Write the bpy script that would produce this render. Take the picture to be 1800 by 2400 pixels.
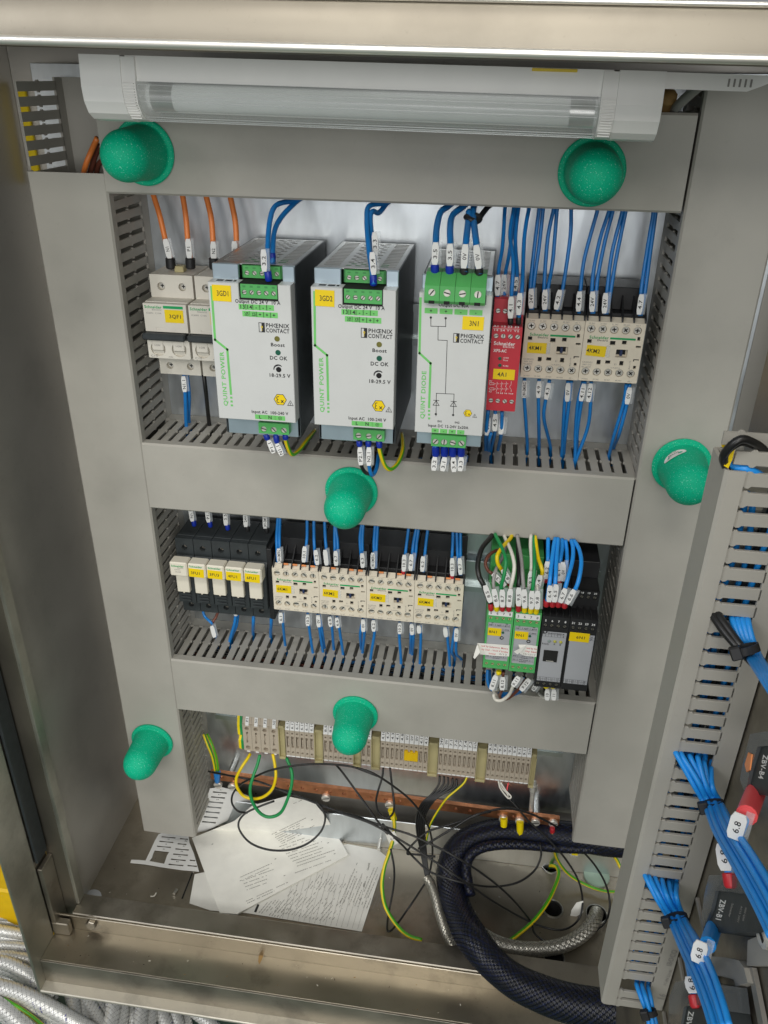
import bpy, bmesh, math, random
from mathutils import Vector, Matrix
from mathutils.geometry import tessellate_polygon
random.seed(7)
for o in list(bpy.data.objects): bpy.data.objects.remove(o)
scene = bpy.context.scene
COL = scene.collection
S = 0.001                                   # everything below is written in millimetres

# ------------------------------------------------------------------ camera
CAM = Vector((296.02, -690.017, 312.76)); YAW, PIT, ROL = -.133164, -.490166, .01634; FPX = 1914.918
FW = Vector((math.sin(YAW)*math.cos(PIT), math.cos(YAW)*math.cos(PIT), math.sin(PIT)))
RT = FW.cross(Vector((0, 0, 1))).normalized(); UP = RT.cross(FW)
RT, UP = math.cos(ROL)*RT+math.sin(ROL)*UP, -math.sin(ROL)*RT+math.cos(ROL)*UP
cd = bpy.data.cameras.new('camera'); cam = bpy.data.objects.new('camera', cd); COL.objects.link(cam)
cam.matrix_world = Matrix(((RT.x, UP.x, -FW.x, CAM.x*S), (RT.y, UP.y, -FW.y, CAM.y*S), (RT.z, UP.z, -FW.z, CAM.z*S), (0, 0, 0, 1)))
cd.sensor_fit = 'VERTICAL'; cd.sensor_height = 36; cd.lens = 36*FPX/2400; cd.clip_start = .01; cd.clip_end = 60
scene.camera = cam
# ------------------------------------------------------------------ light: a bright hall with tube lamps overhead
W = bpy.data.worlds.new('World'); scene.world = W; W.use_nodes = True
bg = W.node_tree.nodes['Background']; bg.inputs[0].default_value = (.94, .97, 1, 1); bg.inputs[1].default_value = .25
def area(name, loc, target, sx, sy, power, color):
    l = bpy.data.lights.new(name, 'AREA'); l.shape = 'RECTANGLE'; l.size = sx; l.size_y = sy; l.energy = power; l.color = color
    o = bpy.data.objects.new(name, l); COL.objects.link(o); o.location = loc
    o.rotation_euler = (Vector(target)-Vector(loc)).to_track_quat('-Z', 'Y').to_euler(); return o
area('hall_lamp', (.25, -1.75, 2.25), (.22, -.1, 0), 1.5, .35, 22, (1, .97, .91))
area('hall_lamp', (.35, -3.3, 1.75), (.22, -.1, -.1), 2.4, .7, 33, (1, .97, .91))
area('hall_lamp', (-1.7, -2.0, 1.5), (.2, -.1, -.1), 0.5, 1.6, 22, (.97, .98, 1))
area('front_fill', (.9, -3.4, .42), (.22, -.1, .1), 2.6, .9, 37, (.98, .98, .97))  # low fill added in front to brighten the cabinet lamp, no known source
scene.view_settings.view_transform = 'Standard'; scene.view_settings.look = 'None'
scene.view_settings.exposure = 0; scene.view_settings.gamma = 1

# ------------------------------------------------------------------ measuring: a photo point on a plane of known depth or height
FR = dict(A=(0, 0, 1.8433), B=(900, 0, 1.8433), C=(200, 440, 2.765), D=(700, 440, 3.16), E=(1100, 440, 2.765), F=(300, 1000, 2.765),
          G=(600, 1150, 2.765), H=(1080, 1230, 4.1475), I=(1400, 1000, 3.6875), J=(450, 1600, 3.318), K=(850, 1700, 2.765),
          L=(1350, 1700, 3.16), M=(0, 1500, 2.458), N=(540, 1660, 7.541), O=(860, 1700, 3.95), Q=(300, 1850, 6.38),
          R=(1500, 1950, 4.917), S=(1210, 720, 5.184), T=(0, 80, 3.687), U=(1450, 80, 4.74), V=(0, 2050, 2.37), P=(0, 0, 1),
          X=(330, 480, 4.4838), Y=(480, 540, 5.53), Z=(380, 1280, 5.925), W=(1550, 1000, 6.636), B2=(1600, 1650, 6.32))
def ray(fr, a, b):
    x0, y0, s = FR[fr]; u = x0+a/s; v = y0+b/s
    return RT*((u-900)/FPX)-UP*((v-1200)/FPX)+FW
def at(fr, a, b, d):                        # d >= 0: depth in front of the mounting plate; d < 0: height
    k = ray(fr, a, b)
    t = (-d-CAM.y)/k.y if d >= 0 else (d-CAM.z)/k.z
    return CAM+k*t
def atx(fr, a, b, X):
    k = ray(fr, a, b); return CAM+k*((X-CAM.x)/k.x)

# ------------------------------------------------------------------ materials
MATS = {}
def mat(name, col, rough=.5, metal=0, var=.08, vs=60, bump=0, bs=900, spec=None, alpha=None, stretch=None, rv=0, coat=0, emit=None, dirt=0, ds=9):
    m = bpy.data.materials.new(name); m.use_nodes = True; nt = m.node_tree; N = nt.nodes; Lk = nt.links
    p = N['Principled BSDF']; p.inputs['Roughness'].default_value = rough; p.inputs['Metallic'].default_value = metal
    if spec is not None: p.inputs['Specular IOR Level'].default_value = spec
    if coat: p.inputs['Coat Weight'].default_value = coat; p.inputs['Coat Roughness'].default_value = .1
    tc = N.new('ShaderNodeTexCoord'); mp = N.new('ShaderNodeMapping'); Lk.new(tc.outputs['Object'], mp.inputs[0])
    if stretch: mp.inputs['Scale'].default_value = stretch
    nz = N.new('ShaderNodeTexNoise'); nz.inputs['Scale'].default_value = vs; nz.inputs['Detail'].default_value = 5; Lk.new(mp.outputs[0], nz.inputs[0])
    mr = N.new('ShaderNodeMapRange'); mr.inputs[1].default_value = .3; mr.inputs[2].default_value = .7
    mr.inputs[3].default_value = 1-var; mr.inputs[4].default_value = 1+var; Lk.new(nz.outputs[0], mr.inputs[0])
    mx = N.new('ShaderNodeVectorMath'); mx.operation = 'SCALE'; mx.inputs[0].default_value = col[:3]; Lk.new(mr.outputs[0], mx.inputs['Scale'])
    colout = mx.outputs[0]
    if dirt:                                 # worn-in grime: blotches and fine specks that belong to the surface
        for sc_, lo, hi, k in ((ds, .52, .66, dirt), (ds*22, .63, .70, dirt*.8)):
            n3 = N.new('ShaderNodeTexNoise'); n3.inputs['Scale'].default_value = sc_; n3.inputs['Detail'].default_value = 7; n3.inputs['Roughness'].default_value = .65; Lk.new(tc.outputs['Object'], n3.inputs[0])
            m3 = N.new('ShaderNodeMapRange'); m3.inputs[1].default_value = lo; m3.inputs[2].default_value = hi; m3.inputs[3].default_value = 1; m3.inputs[4].default_value = 1-k; Lk.new(n3.outputs[0], m3.inputs[0])
            v3 = N.new('ShaderNodeVectorMath'); v3.operation = 'SCALE'; Lk.new(colout, v3.inputs[0]); Lk.new(m3.outputs[0], v3.inputs['Scale']); colout = v3.outputs[0]
    Lk.new(colout, p.inputs['Base Color'])
    if rv:
        r2 = N.new('ShaderNodeMapRange'); r2.inputs[1].default_value = .3; r2.inputs[2].default_value = .7
        r2.inputs[3].default_value = rough-rv; r2.inputs[4].default_value = rough+rv; Lk.new(nz.outputs[0], r2.inputs[0]); Lk.new(r2.outputs[0], p.inputs['Roughness'])
    if bump:
        n2 = N.new('ShaderNodeTexNoise'); n2.inputs['Scale'].default_value = bs; n2.inputs['Detail'].default_value = 3; Lk.new(mp.outputs[0], n2.inputs[0])
        b = N.new('ShaderNodeBump'); b.inputs['Strength'].default_value = bump; b.inputs['Distance'].default_value = .0004
        Lk.new(n2.outputs[0], b.inputs['Height']); Lk.new(b.outputs[0], p.inputs['Normal'])
    if alpha is not None:
        t = N.new('ShaderNodeBsdfTransparent'); ms = N.new('ShaderNodeMixShader'); ms.inputs[0].default_value = alpha
        Lk.new(t.outputs[0], ms.inputs[1]); Lk.new(p.outputs[0], ms.inputs[2]); Lk.new(ms.outputs[0], N['Material Output'].inputs[0])
    MATS[name] = m; return m
mat('duct', (.397, .381, .336), .52, rv=.08, dirt=.07, ds=11, var=.06, vs=14, bump=.12, bs=1500)
mat('duct_edge', (.50, .49, .44), .5)
mat('steel', (.52, .50, .46), .46, .75, dirt=.12, ds=6, var=.05, vs=14, bump=.03, bs=260, rv=.04)
mat('steel_bright', (.31, .28, .23), .46, 1, dirt=.12, ds=9, var=.06, vs=10, bump=.05, bs=120, rv=.06)
mat('steel_dull', (.38, .35, .30), .46, 1, dirt=.28, ds=18, var=.12, vs=30, bump=.08, bs=300, rv=.08)
mat('steel_floor', (.34, .305, .245), .42, .9, dirt=.30, ds=16, var=.12, vs=16, bump=.08, bs=300, rv=.08)
mat('frame', (.46, .45, .39), .42, .9, dirt=.22, ds=14, var=.08, vs=20, bump=.04, rv=.06)
mat('sill', (.44, .40, .33), .36, 1, dirt=.34, ds=13, var=.10, vs=9, bump=.06, bs=200, rv=.08)
mat('plate', (.66, .70, .73), .34, 1, var=.07, vs=130, bump=.03, bs=220, rv=.05, stretch=(1, 1, .3))
mat('rail', (.55, .60, .60), .3, 1, var=.08)
mat('zinc', (.62, .62, .60), .35, 1, var=.1)
mat('screw', (.72, .70, .64), .34, .55, var=.15, vs=300)
mat('copper', (.62, .27, .14), .36, 1, var=.18, vs=120, bump=.08, bs=500)
mat('cap_green', (.0, .46, .25), .52, var=.14, vs=1500, bump=.6, bs=2600, spec=.25)
m_ = MATS['cap_green']; nt = m_.node_tree; p_ = nt.nodes['Principled BSDF']; src = p_.inputs['Base Color'].links[0].from_socket
tc_ = nt.nodes.new('ShaderNodeTexCoord'); vz = nt.nodes.new('ShaderNodeTexNoise'); vz.inputs['Scale'].default_value = 1150; vz.inputs['Detail'].default_value = 1; nt.links.new(tc_.outputs['Object'], vz.inputs[0])
rp = nt.nodes.new('ShaderNodeMapRange'); rp.inputs[1].default_value = .67; rp.inputs[2].default_value = .73; nt.links.new(vz.outputs[0], rp.inputs[0])
mxs = nt.nodes.new('ShaderNodeMix'); mxs.data_type = 'RGBA'; mxs.inputs['B'].default_value = (.30, .80, .60, 1); nt.links.new(rp.outputs[0], mxs.inputs['Factor']); nt.links.new(src, mxs.inputs['A']); nt.links.new(mxs.outputs['Result'], p_.inputs['Base Color'])
mat('cream', (.76, .685, .55), .5, dirt=.08, ds=40, var=.03)
mat('ivory', (.76, .71, .59), .45, var=.03)
mat('mcb', (.68, .645, .565), .5, dirt=.10, ds=40, var=.03)
mat('fuse_black', (.028, .034, .036), .55, var=.15, vs=150, bump=.15)
mat('black', (.014, .014, .015), .5, var=.2, bump=.1)
mat('dark', (.006, .006, .006), .8)
mat('white', (.80, .80, .78), .5, var=.02)
mat('lamp_white', (.90, .895, .86), .4, var=.02)
mat('lamp_clear', (.9, .93, .92), .18, var=.02, alpha=.26, spec=.8)
mat('tube_glass', (.86, .88, .86), .25, var=.03)
mat('quint', (.60, .61, .595), .42, dirt=.05, ds=30, var=.02)
mat('quint_metal', (.60, .72, .80), .28, .75, var=.05)
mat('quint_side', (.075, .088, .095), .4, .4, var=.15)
mat('green', (.085, .40, .105), .45, var=.05)
mat('green_amp', (.085, .42, .12), .45, var=.05)
mat('green_dark', (.05, .26, .07), .5, var=.05)
mat('print_green', (.16, .55, .14), .5)
mat('brand_green', (.0, .34, .10), .5)
mat('ink', (.02, .02, .022), .6)
mat('ink_grey', (.28, .27, .25), .6)
mat('ink_red', (.60, .05, .07), .6)
mat('yellow_label', (.86, .62, .0), .45, var=.03)
mat('red', (.55, .028, .045), .4, var=.05)
mat('blue', (.010, .195, .56), .38, var=.06)
mat('blue_lit', (.015, .29, .80), .38, var=.06)  # lighter copy of the blue, stronger light put into the wire colour
mat('blue_sleeve', (.006, .03, .36), .4)
mat('blue_tab', (.02, .035, .10), .4)
mat('orange', (.80, .23, .05), .4, var=.05)
mat('wire_black', (.012, .012, .012), .35, var=.1)
mat('wire_white', (.75, .72, .64), .4)
mat('wire_grey', (.30, .29, .28), .4)
mat('wire_brown', (.16, .05, .03), .4)
mat('wire_green', (.01, .26, .07), .4)
mat('wire_yellow', (.80, .58, .0), .4)
mat('earth_green', (.07, .36, .01), .4)
mat('earth_yellow', (.74, .56, .01), .4)
mat('ferrule_red', (.50, .02, .03), .4)
mat('ferrule_pink', (.85, .09, .10), .4)
mat('ferrule_yellow', (.85, .66, .0), .4)
mat('clear', (.8, .84, .86), .15, alpha=.22, spec=.8)
mat('terminal', (.46, .395, .31), .5, dirt=.10, ds=60, var=.05)
mat('bracket', (.44, .385, .20), .5, var=.04)
mat('paper', (.86, .85, .79), .7, dirt=.06, ds=30, var=.05, vs=40, bump=.1, bs=60)
mat('paper2', (.78, .77, .72), .7, var=.05, vs=40, bump=.1, bs=60)
mat('hole', (.012, .012, .011), .7)
mat('amp_grey', (.40, .41, .43), .45, var=.02)
mat('braid_black', (.008, .009, .012), .36, var=.4, vs=300, spec=.45)
mat('braid_blue', (.006, .010, .036), .36, var=.4, vs=300, spec=.45)
mat('flange', (.60, .57, .49), .36, .6, dirt=.25, ds=20, var=.1, vs=20, rv=.08)
mat('lip_highlight', (.90, .87, .80), .34, .8, var=.04)  # near-white metal that carries the highlight lines of the roof lip
mat('braid_steel', (.50, .48, .42), .3, .8, var=.2, vs=400)
mat('braid_silver', (.72, .72, .69), .33, .4, var=.12, vs=300)
mat('braid_fleck', (.03, .03, .22), .4)
mat('hose_core', (.12, .115, .10), .6)
mat('yellow_bin', (.75, .48, .0), .5, var=.08)
mat('hall_floor', (.07, .12, .09), .55, var=.3, vs=8, bump=.1)
mat('smoke_clear', (.10, .11, .115), .12, alpha=.75, spec=.8)
mat('gland_green', (.35, .48, .38), .3)
mat('led_olive', (.16, .15, .03), .3)
mat('led_green', (.01, .10, .06), .3)
mat('led_yellow', (.45, .42, .06), .3)
mat('led_grey', (.22, .28, .26), .3)
mat('tan_dirt', (.33, .20, .07), .7)
mat('copper_orange', (.85, .30, .10), .4, .2)

# ------------------------------------------------------------------ glyphs of the built-in font, as flat meshes
CH = ''.join(chr(c) for c in range(33, 127))+'ŒØ°'
GL = {}
def glyphs():
    tmp = []
    def t(s, off):
        c = bpy.data.curves.new('t', 'FONT'); c.body = s; c.size = 1; c.resolution_u = 2; c.fill_mode = 'FRONT'; c.offset = off
        o = bpy.data.objects.new('t', c); COL.objects.link(o); tmp.append(o); return o
    jobs = [(ch, bold, t(ch, .024 if bold else .010), t(ch+'I', 0)) for ch in CH for bold in (0, 1)]
    ref = t('I', 0)
    dg = bpy.context.evaluated_depsgraph_get(); dg.update()
    def me(o): return o.evaluated_get(dg).to_mesh()
    r = me(ref); rmin = min(v.co.x for v in r.vertices); hI = max(v.co.y for v in r.vertices)
    for ch, bold, a, b in jobs:
        m = me(a); vs = [(v.co.x, v.co.y) for v in m.vertices]; fs = [tuple(p.vertices) for p in m.polygons]
        mb_ = me(b); xs = sorted(v.co.x for v in mb_.vertices); wI = max(v.co.x for v in r.vertices)-rmin
        GL[ch, bold] = (vs, fs, xs[-1]-wI-rmin)
    for o in tmp:
        c = o.data; bpy.data.objects.remove(o); bpy.data.curves.remove(c)
    return hI
HCAP = glyphs()

# ------------------------------------------------------------------ mesh collector
EX, EY, EZ = Vector((1, 0, 0)), Vector((0, 1, 0)), Vector((0, 0, 1))
BASE = {}                                    # object name -> world base in mm
class MB:
    def __init__(s): s.v = []; s.f = []; s.mi = []
    def add(s, vs, fs, mi=0):
        n = len(s.v); s.v += [Vector(v) for v in vs]; s.f += [tuple(i+n for i in f) for f in fs]; s.mi += [mi]*len(fs); return s
    def box(s, x0, x1, y0, y1, z0, z1, c=.4, mi=0, fr=None):
        x0, x1 = min(x0, x1), max(x0, x1); y0, y1 = min(y0, y1), max(y0, y1); z0, z1 = min(z0, z1), max(z0, z1)
        c = min(c, (x1-x0)*.45, (y1-y0)*.45, (z1-z0)*.45)
        vs = []; ix = {}
        X, Yy, Z = (x0, x1), (y0, y1), (z0, z1)
        for i in (0, 1):
            for j in (0, 1):
                for k in (0, 1):
                    sx, sy, sz = (1, -1)[i]*c, (1, -1)[j]*c, (1, -1)[k]*c
                    ix[i, j, k] = len(vs); p = (X[i], Yy[j], Z[k])
                    vs += [(p[0], p[1]+sy, p[2]+sz), (p[0]+sx, p[1], p[2]+sz), (p[0]+sx, p[1]+sy, p[2])]
        g = lambda i, j, k, a: ix[i, j, k]+a
        fs = []
        q = [(0, 0), (1, 0), (1, 1), (0, 1)]
        for e in (0, 1):
            fs += [tuple(g(e, a, b, 0) for a, b in q), tuple(g(a, e, b, 1) for a, b in q), tuple(g(a, b, e, 2) for a, b in q)]
        for a in (0, 1):
            for b in (0, 1):
                fs += [(g(a, b, 0, 0), g(a, b, 1, 0), g(a, b, 1, 1), g(a, b, 0, 1)), (g(a, 0, b, 0), g(a, 1, b, 0), g(a, 1, b, 2), g(a, 0, b, 2)),
                       (g(0, a, b, 1), g(1, a, b, 1), g(1, a, b, 2), g(0, a, b, 2))]
                for k in (0, 1): fs.append((g(a, b, k, 0), g(a, b, k, 1), g(a, b, k, 2)))
        if fr: o, ex, ey, ez = fr; vs = [o+ex*v[0]+ey*v[1]+ez*v[2] for v in vs]
        return s.add(vs, fs, mi)
    def quad(s, a, b, c, d, mi=0): return s.add([a, b, c, d], [(0, 1, 2, 3)], mi)
    def prism(s, pts, d, mi=0, cap=True):     # polygon pts (3-D) pushed along vector d
        n = len(pts); pts = [Vector(p) for p in pts]; d = Vector(d)
        tri = tessellate_polygon([pts])
        fs = [(i, (i+1) % n, (i+1) % n+n, i+n) for i in range(n)]
        fs += [tuple(t) for t in tri]
        if cap: fs += [tuple(i+n for i in t) for t in tri]
        return s.add(pts+[p+d for p in pts], fs, mi)
    def plate(s, outer, holes, o, ex, ey, nrm, th, hd=None, mi=0, hmi=None, floor=True):
        """front face with real holes: outline and holes as (x, y), front at o, body goes back by th, holes by hd"""
        P = lambda q, k=0: o+ex*q[0]+ey*q[1]-nrm*k
        loops = [outer]+holes; flat = [q for l in loops for q in l]
        tri = tessellate_polygon([[Vector((q[0], q[1], 0)) for q in l] for l in loops])
        s.add([P(q) for q in flat], [tuple(t) for t in tri], mi)
        n = len(outer); s.add([P(q) for q in outer]+[P(q, th) for q in outer], [(i, (i+1) % n, (i+1) % n+n, i+n) for i in range(n)], mi)
        hd = th if hd is None else hd
        for h in holes:
            n = len(h); s.add([P(q) for q in h]+[P(q, hd) for q in h], [(i, (i+1) % n, (i+1) % n+n, i+n) for i in range(n)], mi if hmi is None else hmi)
            if floor: s.add([P(q, hd) for q in h], [tuple(range(n))], mi if hmi is None else hmi)
        return s
    def cyl(s, p0, p1, r, n=16, r1=None, mi=0, cap=True):
        p0 = Vector(p0); p1 = Vector(p1); r1 = r if r1 is None else r1
        ax = (p1-p0).normalized(); a = ax.orthogonal().normalized(); b = ax.cross(a); vs = []
        for p, rr in ((p0, r), (p1, r1)):
            vs += [p+(a*math.cos(t)+b*math.sin(t))*rr for t in (2*math.pi*i/n for i in range(n))]
        fs = [(i, (i+1) % n, (i+1) % n+n, i+n) for i in range(n)]
        if cap: fs += [tuple(range(n)), tuple(range(n, 2*n))]
        return s.add(vs, fs, mi)
    def lathe(s, prof, o, ax, n=32, mi=0, a=None, cap0=False, cap1=False):   # prof: (along, radius)
        ax = Vector(ax).normalized(); a = (a or ax.orthogonal()).normalized(); b = ax.cross(a); vs = []
        for h, r in prof: vs += [o+ax*h+(a*math.cos(2*math.pi*i/n)+b*math.sin(2*math.pi*i/n))*r for i in range(n)]
        fs = [(k*n+i, k*n+(i+1) % n, (k+1)*n+(i+1) % n, (k+1)*n+i) for k in range(len(prof)-1) for i in range(n)]
        if cap0: fs.append(tuple(range(n)))
        if cap1: fs.append(tuple(range((len(prof)-1)*n, len(prof)*n)))
        return s.add(vs, fs, mi)
    def tube(s, pts, r, n=8, mf=None, cap=True, twist=0):
        pts = [Vector(p) for p in pts]; fr = frames(pts); vs = []
        for (p, t, a, b), k in zip(fr, range(len(pts))):
            vs += [p+(a*math.cos(q)+b*math.sin(q))*r for q in (2*math.pi*i/n+twist*k for i in range(n))]
        m = len(s.v); s.v += vs
        for k in range(len(pts)-1):
            for i in range(n):
                s.f.append((m+k*n+i, m+k*n+(i+1) % n, m+(k+1)*n+(i+1) % n, m+(k+1)*n+i)); s.mi.append(mf(i, k) if mf else 0)
        if cap:
            s.f += [tuple(m+i for i in range(n)), tuple(m+(len(pts)-1)*n+i for i in range(n))]; s.mi += [0, 0]
        return s
    def text(s, st, pos, right, up, h, w=None, bold=0, al='c', mi=0):
        right = Vector(right).normalized(); up = Vector(up).normalized(); k = h/HCAP; x = 0; out = []
        for ch in st:
            if ch == ' ': x += .32; continue
            g = GL.get((ch, bold))
            if not g: continue
            out.append((x, g)); x += g[2]+(.05 if bold else .03)
        if x <= 0: return s
        kx = k if w is None else w/x
        off = {'c': -x/2, 'l': 0, 'r': -x}[al]
        for x0, (vs, fs, _) in out:
            s.add([pos+right*((vx+x0+off)*kx)+up*((vy-HCAP/2)*k) for vx, vy in vs], fs, mi)
        return s
    def build(s, name, mats, parent=None, smooth=False, base=None):
        me = bpy.data.meshes.new(name)
        mats = mats if isinstance(mats, (list, tuple)) else [mats]
        if parent is not None: base = BASE[parent.name]
        elif base is None: base = sum(s.v, Vector())/max(1, len(s.v))
        me.from_pydata([(v-base)*S for v in s.v], [], s.f)
        for m in mats: me.materials.append(MATS[m])
        me.polygons.foreach_set('material_index', s.mi)
        bm = bmesh.new(); bm.from_mesh(me); bmesh.ops.recalc_face_normals(bm, faces=bm.faces); bm.to_mesh(me); bm.free()
        if smooth:
            me.polygons.foreach_set('use_smooth', [True]*len(me.polygons))
            if smooth != 'all': me.set_sharp_from_angle(angle=math.radians(40))
        o = bpy.data.objects.new(name, me); COL.objects.link(o)
        if parent is not None: o.parent = parent
        else: o.location = base*S
        BASE[o.name] = base
        return o
def frames(pts):
    n = len(pts); T = [(pts[min(i+1, n-1)]-pts[max(i-1, 0)]).normalized() for i in range(n)]
    a = T[0].orthogonal().normalized(); out = []
    for p, t in zip(pts, T):
        a = (a-t*a.dot(t)); a = a.normalized() if a.length > 1e-6 else t.orthogonal().normalized()
        out.append((p, t, a, t.cross(a)))
    return out
def spline(P, k=6):
    P = [Vector(p) for p in P]
    if len(P) < 3: return [P[0].lerp(P[-1], i/3) for i in range(4)]
    Q = [P[0]*2-P[1]]+P+[P[-1]*2-P[-2]]; out = []
    for i in range(1, len(Q)-2):
        a, b, c, d = Q[i-1:i+3]
        for j in range(k):
            t = j/k
            out.append(.5*((2*b)+(c-a)*t+(2*a-5*b+4*c-d)*t*t+(3*b-a-3*c+d)*t**3))
    return out+[P[-1]]
def circ(x, y, r, n=14): return [(x+r*math.cos(2*math.pi*i/n), y+r*math.sin(2*math.pi*i/n)) for i in range(n)]
def rect(x0, x1, y0, y1): return [(x0, y0), (x1, y0), (x1, y1), (x0, y1)]
def rrect(x0, x1, y0, y1, r, k=3):
    out = []
    for cx, cy, a0 in ((x1-r, y0+r, -90), (x1-r, y1-r, 0), (x0+r, y1-r, 90), (x0+r, y0+r, 180)):
        out += [(cx+r*math.cos(math.radians(a0+90*i/k)), cy+r*math.sin(math.radians(a0+90*i/k))) for i in range(k+1)]
    return out
def tag(o, label=None, cat=None, group=None, kind=None):
    if label: o['label'] = label
    if cat: o['category'] = cat
    if group: o['group'] = group
    if kind: o['kind'] = kind
    return o
def thing(name, base, label, cat, group=None):
    o = bpy.data.objects.new(name, None); COL.objects.link(o); o.location = Vector(base)*S; o.empty_display_size = .02
    BASE[o.name] = Vector(base); return tag(o, label, cat, group)
def dup(o, d, parent=None):                  # a copy of an object and of everything under it, moved by d
    c = o.copy(); COL.objects.link(c); BASE[c.name] = BASE[o.name]+Vector(d)
    if parent is not None: c.parent = parent
    else: c.location = o.location+Vector(d)*S
    for ch in list(o.children): dup(ch, d, c)
    return c
NY = -EY
def front(mb, outer, holes, d, th, hd=None, mi=0, hmi=None, floor=True):     # a plate facing the viewer at depth d, outline in (X, Z)
    return mb.plate(outer, holes, Vector((0, -d, 0)), EX, EZ, NY, th, hd, mi, hmi, floor)
def TX(mb, st, fr, a, b, d, h, w=None, bold=0, al='c', mi=0, dx=0, dz=0, rot=0):   # flat print on a face looking at the viewer
    p = at(fr, a, b, d); p = Vector((p.x+dx, -d-.12, p.z+dz)); c, s_ = math.cos(rot), math.sin(rot)
    return mb.text(st, p, EX*c+EZ*s_, EZ*c-EX*s_, h, w, bold, al, mi)
# ------------------------------------------------------------------ more collectors
def mmap(mb, f): mb.v = [f(v) for v in mb.v]; return mb
def tiltz(v): return Vector((v.x, v.y, v.z-.0135*(v.x-22)))
def cprism(mb, pts, o, ex, ey, n, th, c=.4, mi=0):
    """outline (x, y) with a chamfered outer face at o, pushed back by th"""
    k = len(pts); cx = sum(p[0] for p in pts)/k; cy = sum(p[1] for p in pts)/k; ins = []
    area_ = sum(pts[i][0]*pts[(i+1) % k][1]-pts[(i+1) % k][0]*pts[i][1] for i in range(k)); sg = 1 if area_ > 0 else -1
    for i in range(k):
        a = Vector(pts[i])-Vector(pts[i-1]); b = Vector(pts[(i+1) % k])-Vector(pts[i]); a.normalize(); b.normalize()
        na = Vector((-a.y, a.x))*sg; nb = Vector((-b.y, b.x))*sg; m = na+nb; m = m/max(.35, m.length_squared)*2*.5*2 if m.length else na
        ins.append((pts[i][0]+m.x*c*.5, pts[i][1]+m.y*c*.5))
    P = lambda q, h: o+ex*q[0]+ey*q[1]-n*h
    tri = tessellate_polygon([[Vector((q[0], q[1], 0)) for q in ins]])
    vs = [P(q, 0) for q in ins]+[P(q, c*.7) for q in pts]+[P(q, th) for q in pts]
    fs = [tuple(t) for t in tri]
    for r in (0, 1): fs += [(r*k+i, r*k+(i+1) % k, (r+1)*k+(i+1) % k, (r+1)*k+i) for i in range(k)]
    fs += [tuple(2*k+i for i in t) for t in tri]
    return mb.add(vs, fs, mi)
def braid(mb, pts, R, n, pitch, w, e=.5, mis=(0,), fleck=None, kk=3, wob=0):
    P = [Vector(p) for p in pts]; L = [0]
    for a, b in zip(P, P[1:]): L.append(L[-1]+(b-a).length)
    tot = L[-1]; N_ = max(8, int(2*n*tot/pitch*kk)); fr = frames(P); F2 = []; j = 0
    for i in range(N_+1):
        l = tot*i/N_
        while j < len(L)-2 and L[j+1] < l: j += 1
        t = (l-L[j])/max(1e-6, L[j+1]-L[j]); p0, t0, a0, b0 = fr[j]; p1, t1, a1, b1 = fr[j+1]
        F2.append((p0.lerp(p1, t), t0.lerp(t1, t).normalized(), a0.lerp(a1, t).normalized(), b0.lerp(b1, t).normalized(), l))
    for sg in (1, -1):
        for c in range(n):
            vs = []; fs = []; mi = []; base = mis[(c*7+(sg > 0)*3) % len(mis)]
            for i, (p, t, a, b, l) in enumerate(F2):
                th = 2*math.pi*c/n+sg*2*math.pi*l/pitch; r = R*(1+wob*math.sin(l*.045+1.3*math.sin(l*.021)))+e*math.cos(math.pi*(2*n*l/pitch)+math.pi*(c+(sg > 0)))
                d = w/2/R; rad = lambda q: (a*math.cos(q)+b*math.sin(q))
                vs += [p+rad(th-d)*r, p+rad(th+d)*r]
                if i: fs.append((2*i-2, 2*i-1, 2*i+1, 2*i)); mi.append(fleck[0] if fleck and sg > 0 and c % fleck[1] == 0 and (int(l/pitch*fleck[2])+c*5) % fleck[3] == 0 else base)
            m = len(mb.v); mb.v += vs; mb.f += [tuple(q+m for q in f) for f in fs]; mb.mi += mi
    return mb

# ------------------------------------------------------------------ setting
ZF = -520.0
mb = MB().quad((-2600, -2600, -980), (2600, -2600, -980), (2600, 2200, -980), (-2600, 2200, -980))
tag(mb.build('floor', 'hall_floor'), kind='structure')

cab = thing('cabinet', (200, -60, ZF), 'open stainless steel control cabinet around all the equipment, with roof lip, left frame and sill', 'cabinet')
HOLES = [('K', 1215, 915, 47), ('K', 1232, 1190, 50), ('K', 1515, 980, 60), ('K', 1515, 1225, 52), ('K', 1240, 1505, 52)]
hp = [at(f, a, b, ZF) for f, a, b, r in HOLES]; HR = [9.4, 10.6, 12, 11, 10.4]
mb = MB().plate(rect(-116, 540, -150, 26), [circ(p.x, p.y, r, 24) for p, r in zip(hp, HR)], Vector((0, 0, ZF)), EX, EY, EZ, 2.5, None, floor=False)
mb.build('floor_pan', 'steel_floor', cab)
p = at('M', 1045, 1490, ZF); q = at('M', 1105, 1340, ZF)
MB().prism([(p.x, p.y, ZF+.4), (p.x+1.6, p.y, ZF+.4), (q.x+1.6, q.y, ZF+.4), (q.x, q.y, ZF+.4)], (0, 0, -.3)).build('seam', 'dark', cab)
MB().box(-118.5, -116, -137, 26, ZF-30, 330, c=.3).build('side_wall', 'steel', cab)
MB().box(540, 543, -137, 26, ZF-30, 330, c=.3).build('side_wall', 'steel', cab)
MB().box(-116, 540, 24, 27, ZF-30, 330, c=.3).build('back_wall', 'steel', cab)
st = at('K', 200, 622, 6.5).z
MB().box(-85, 520, -6.5, -4.5, ZF, st, c=.5).build('back_ledge', 'plate', cab)
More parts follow.
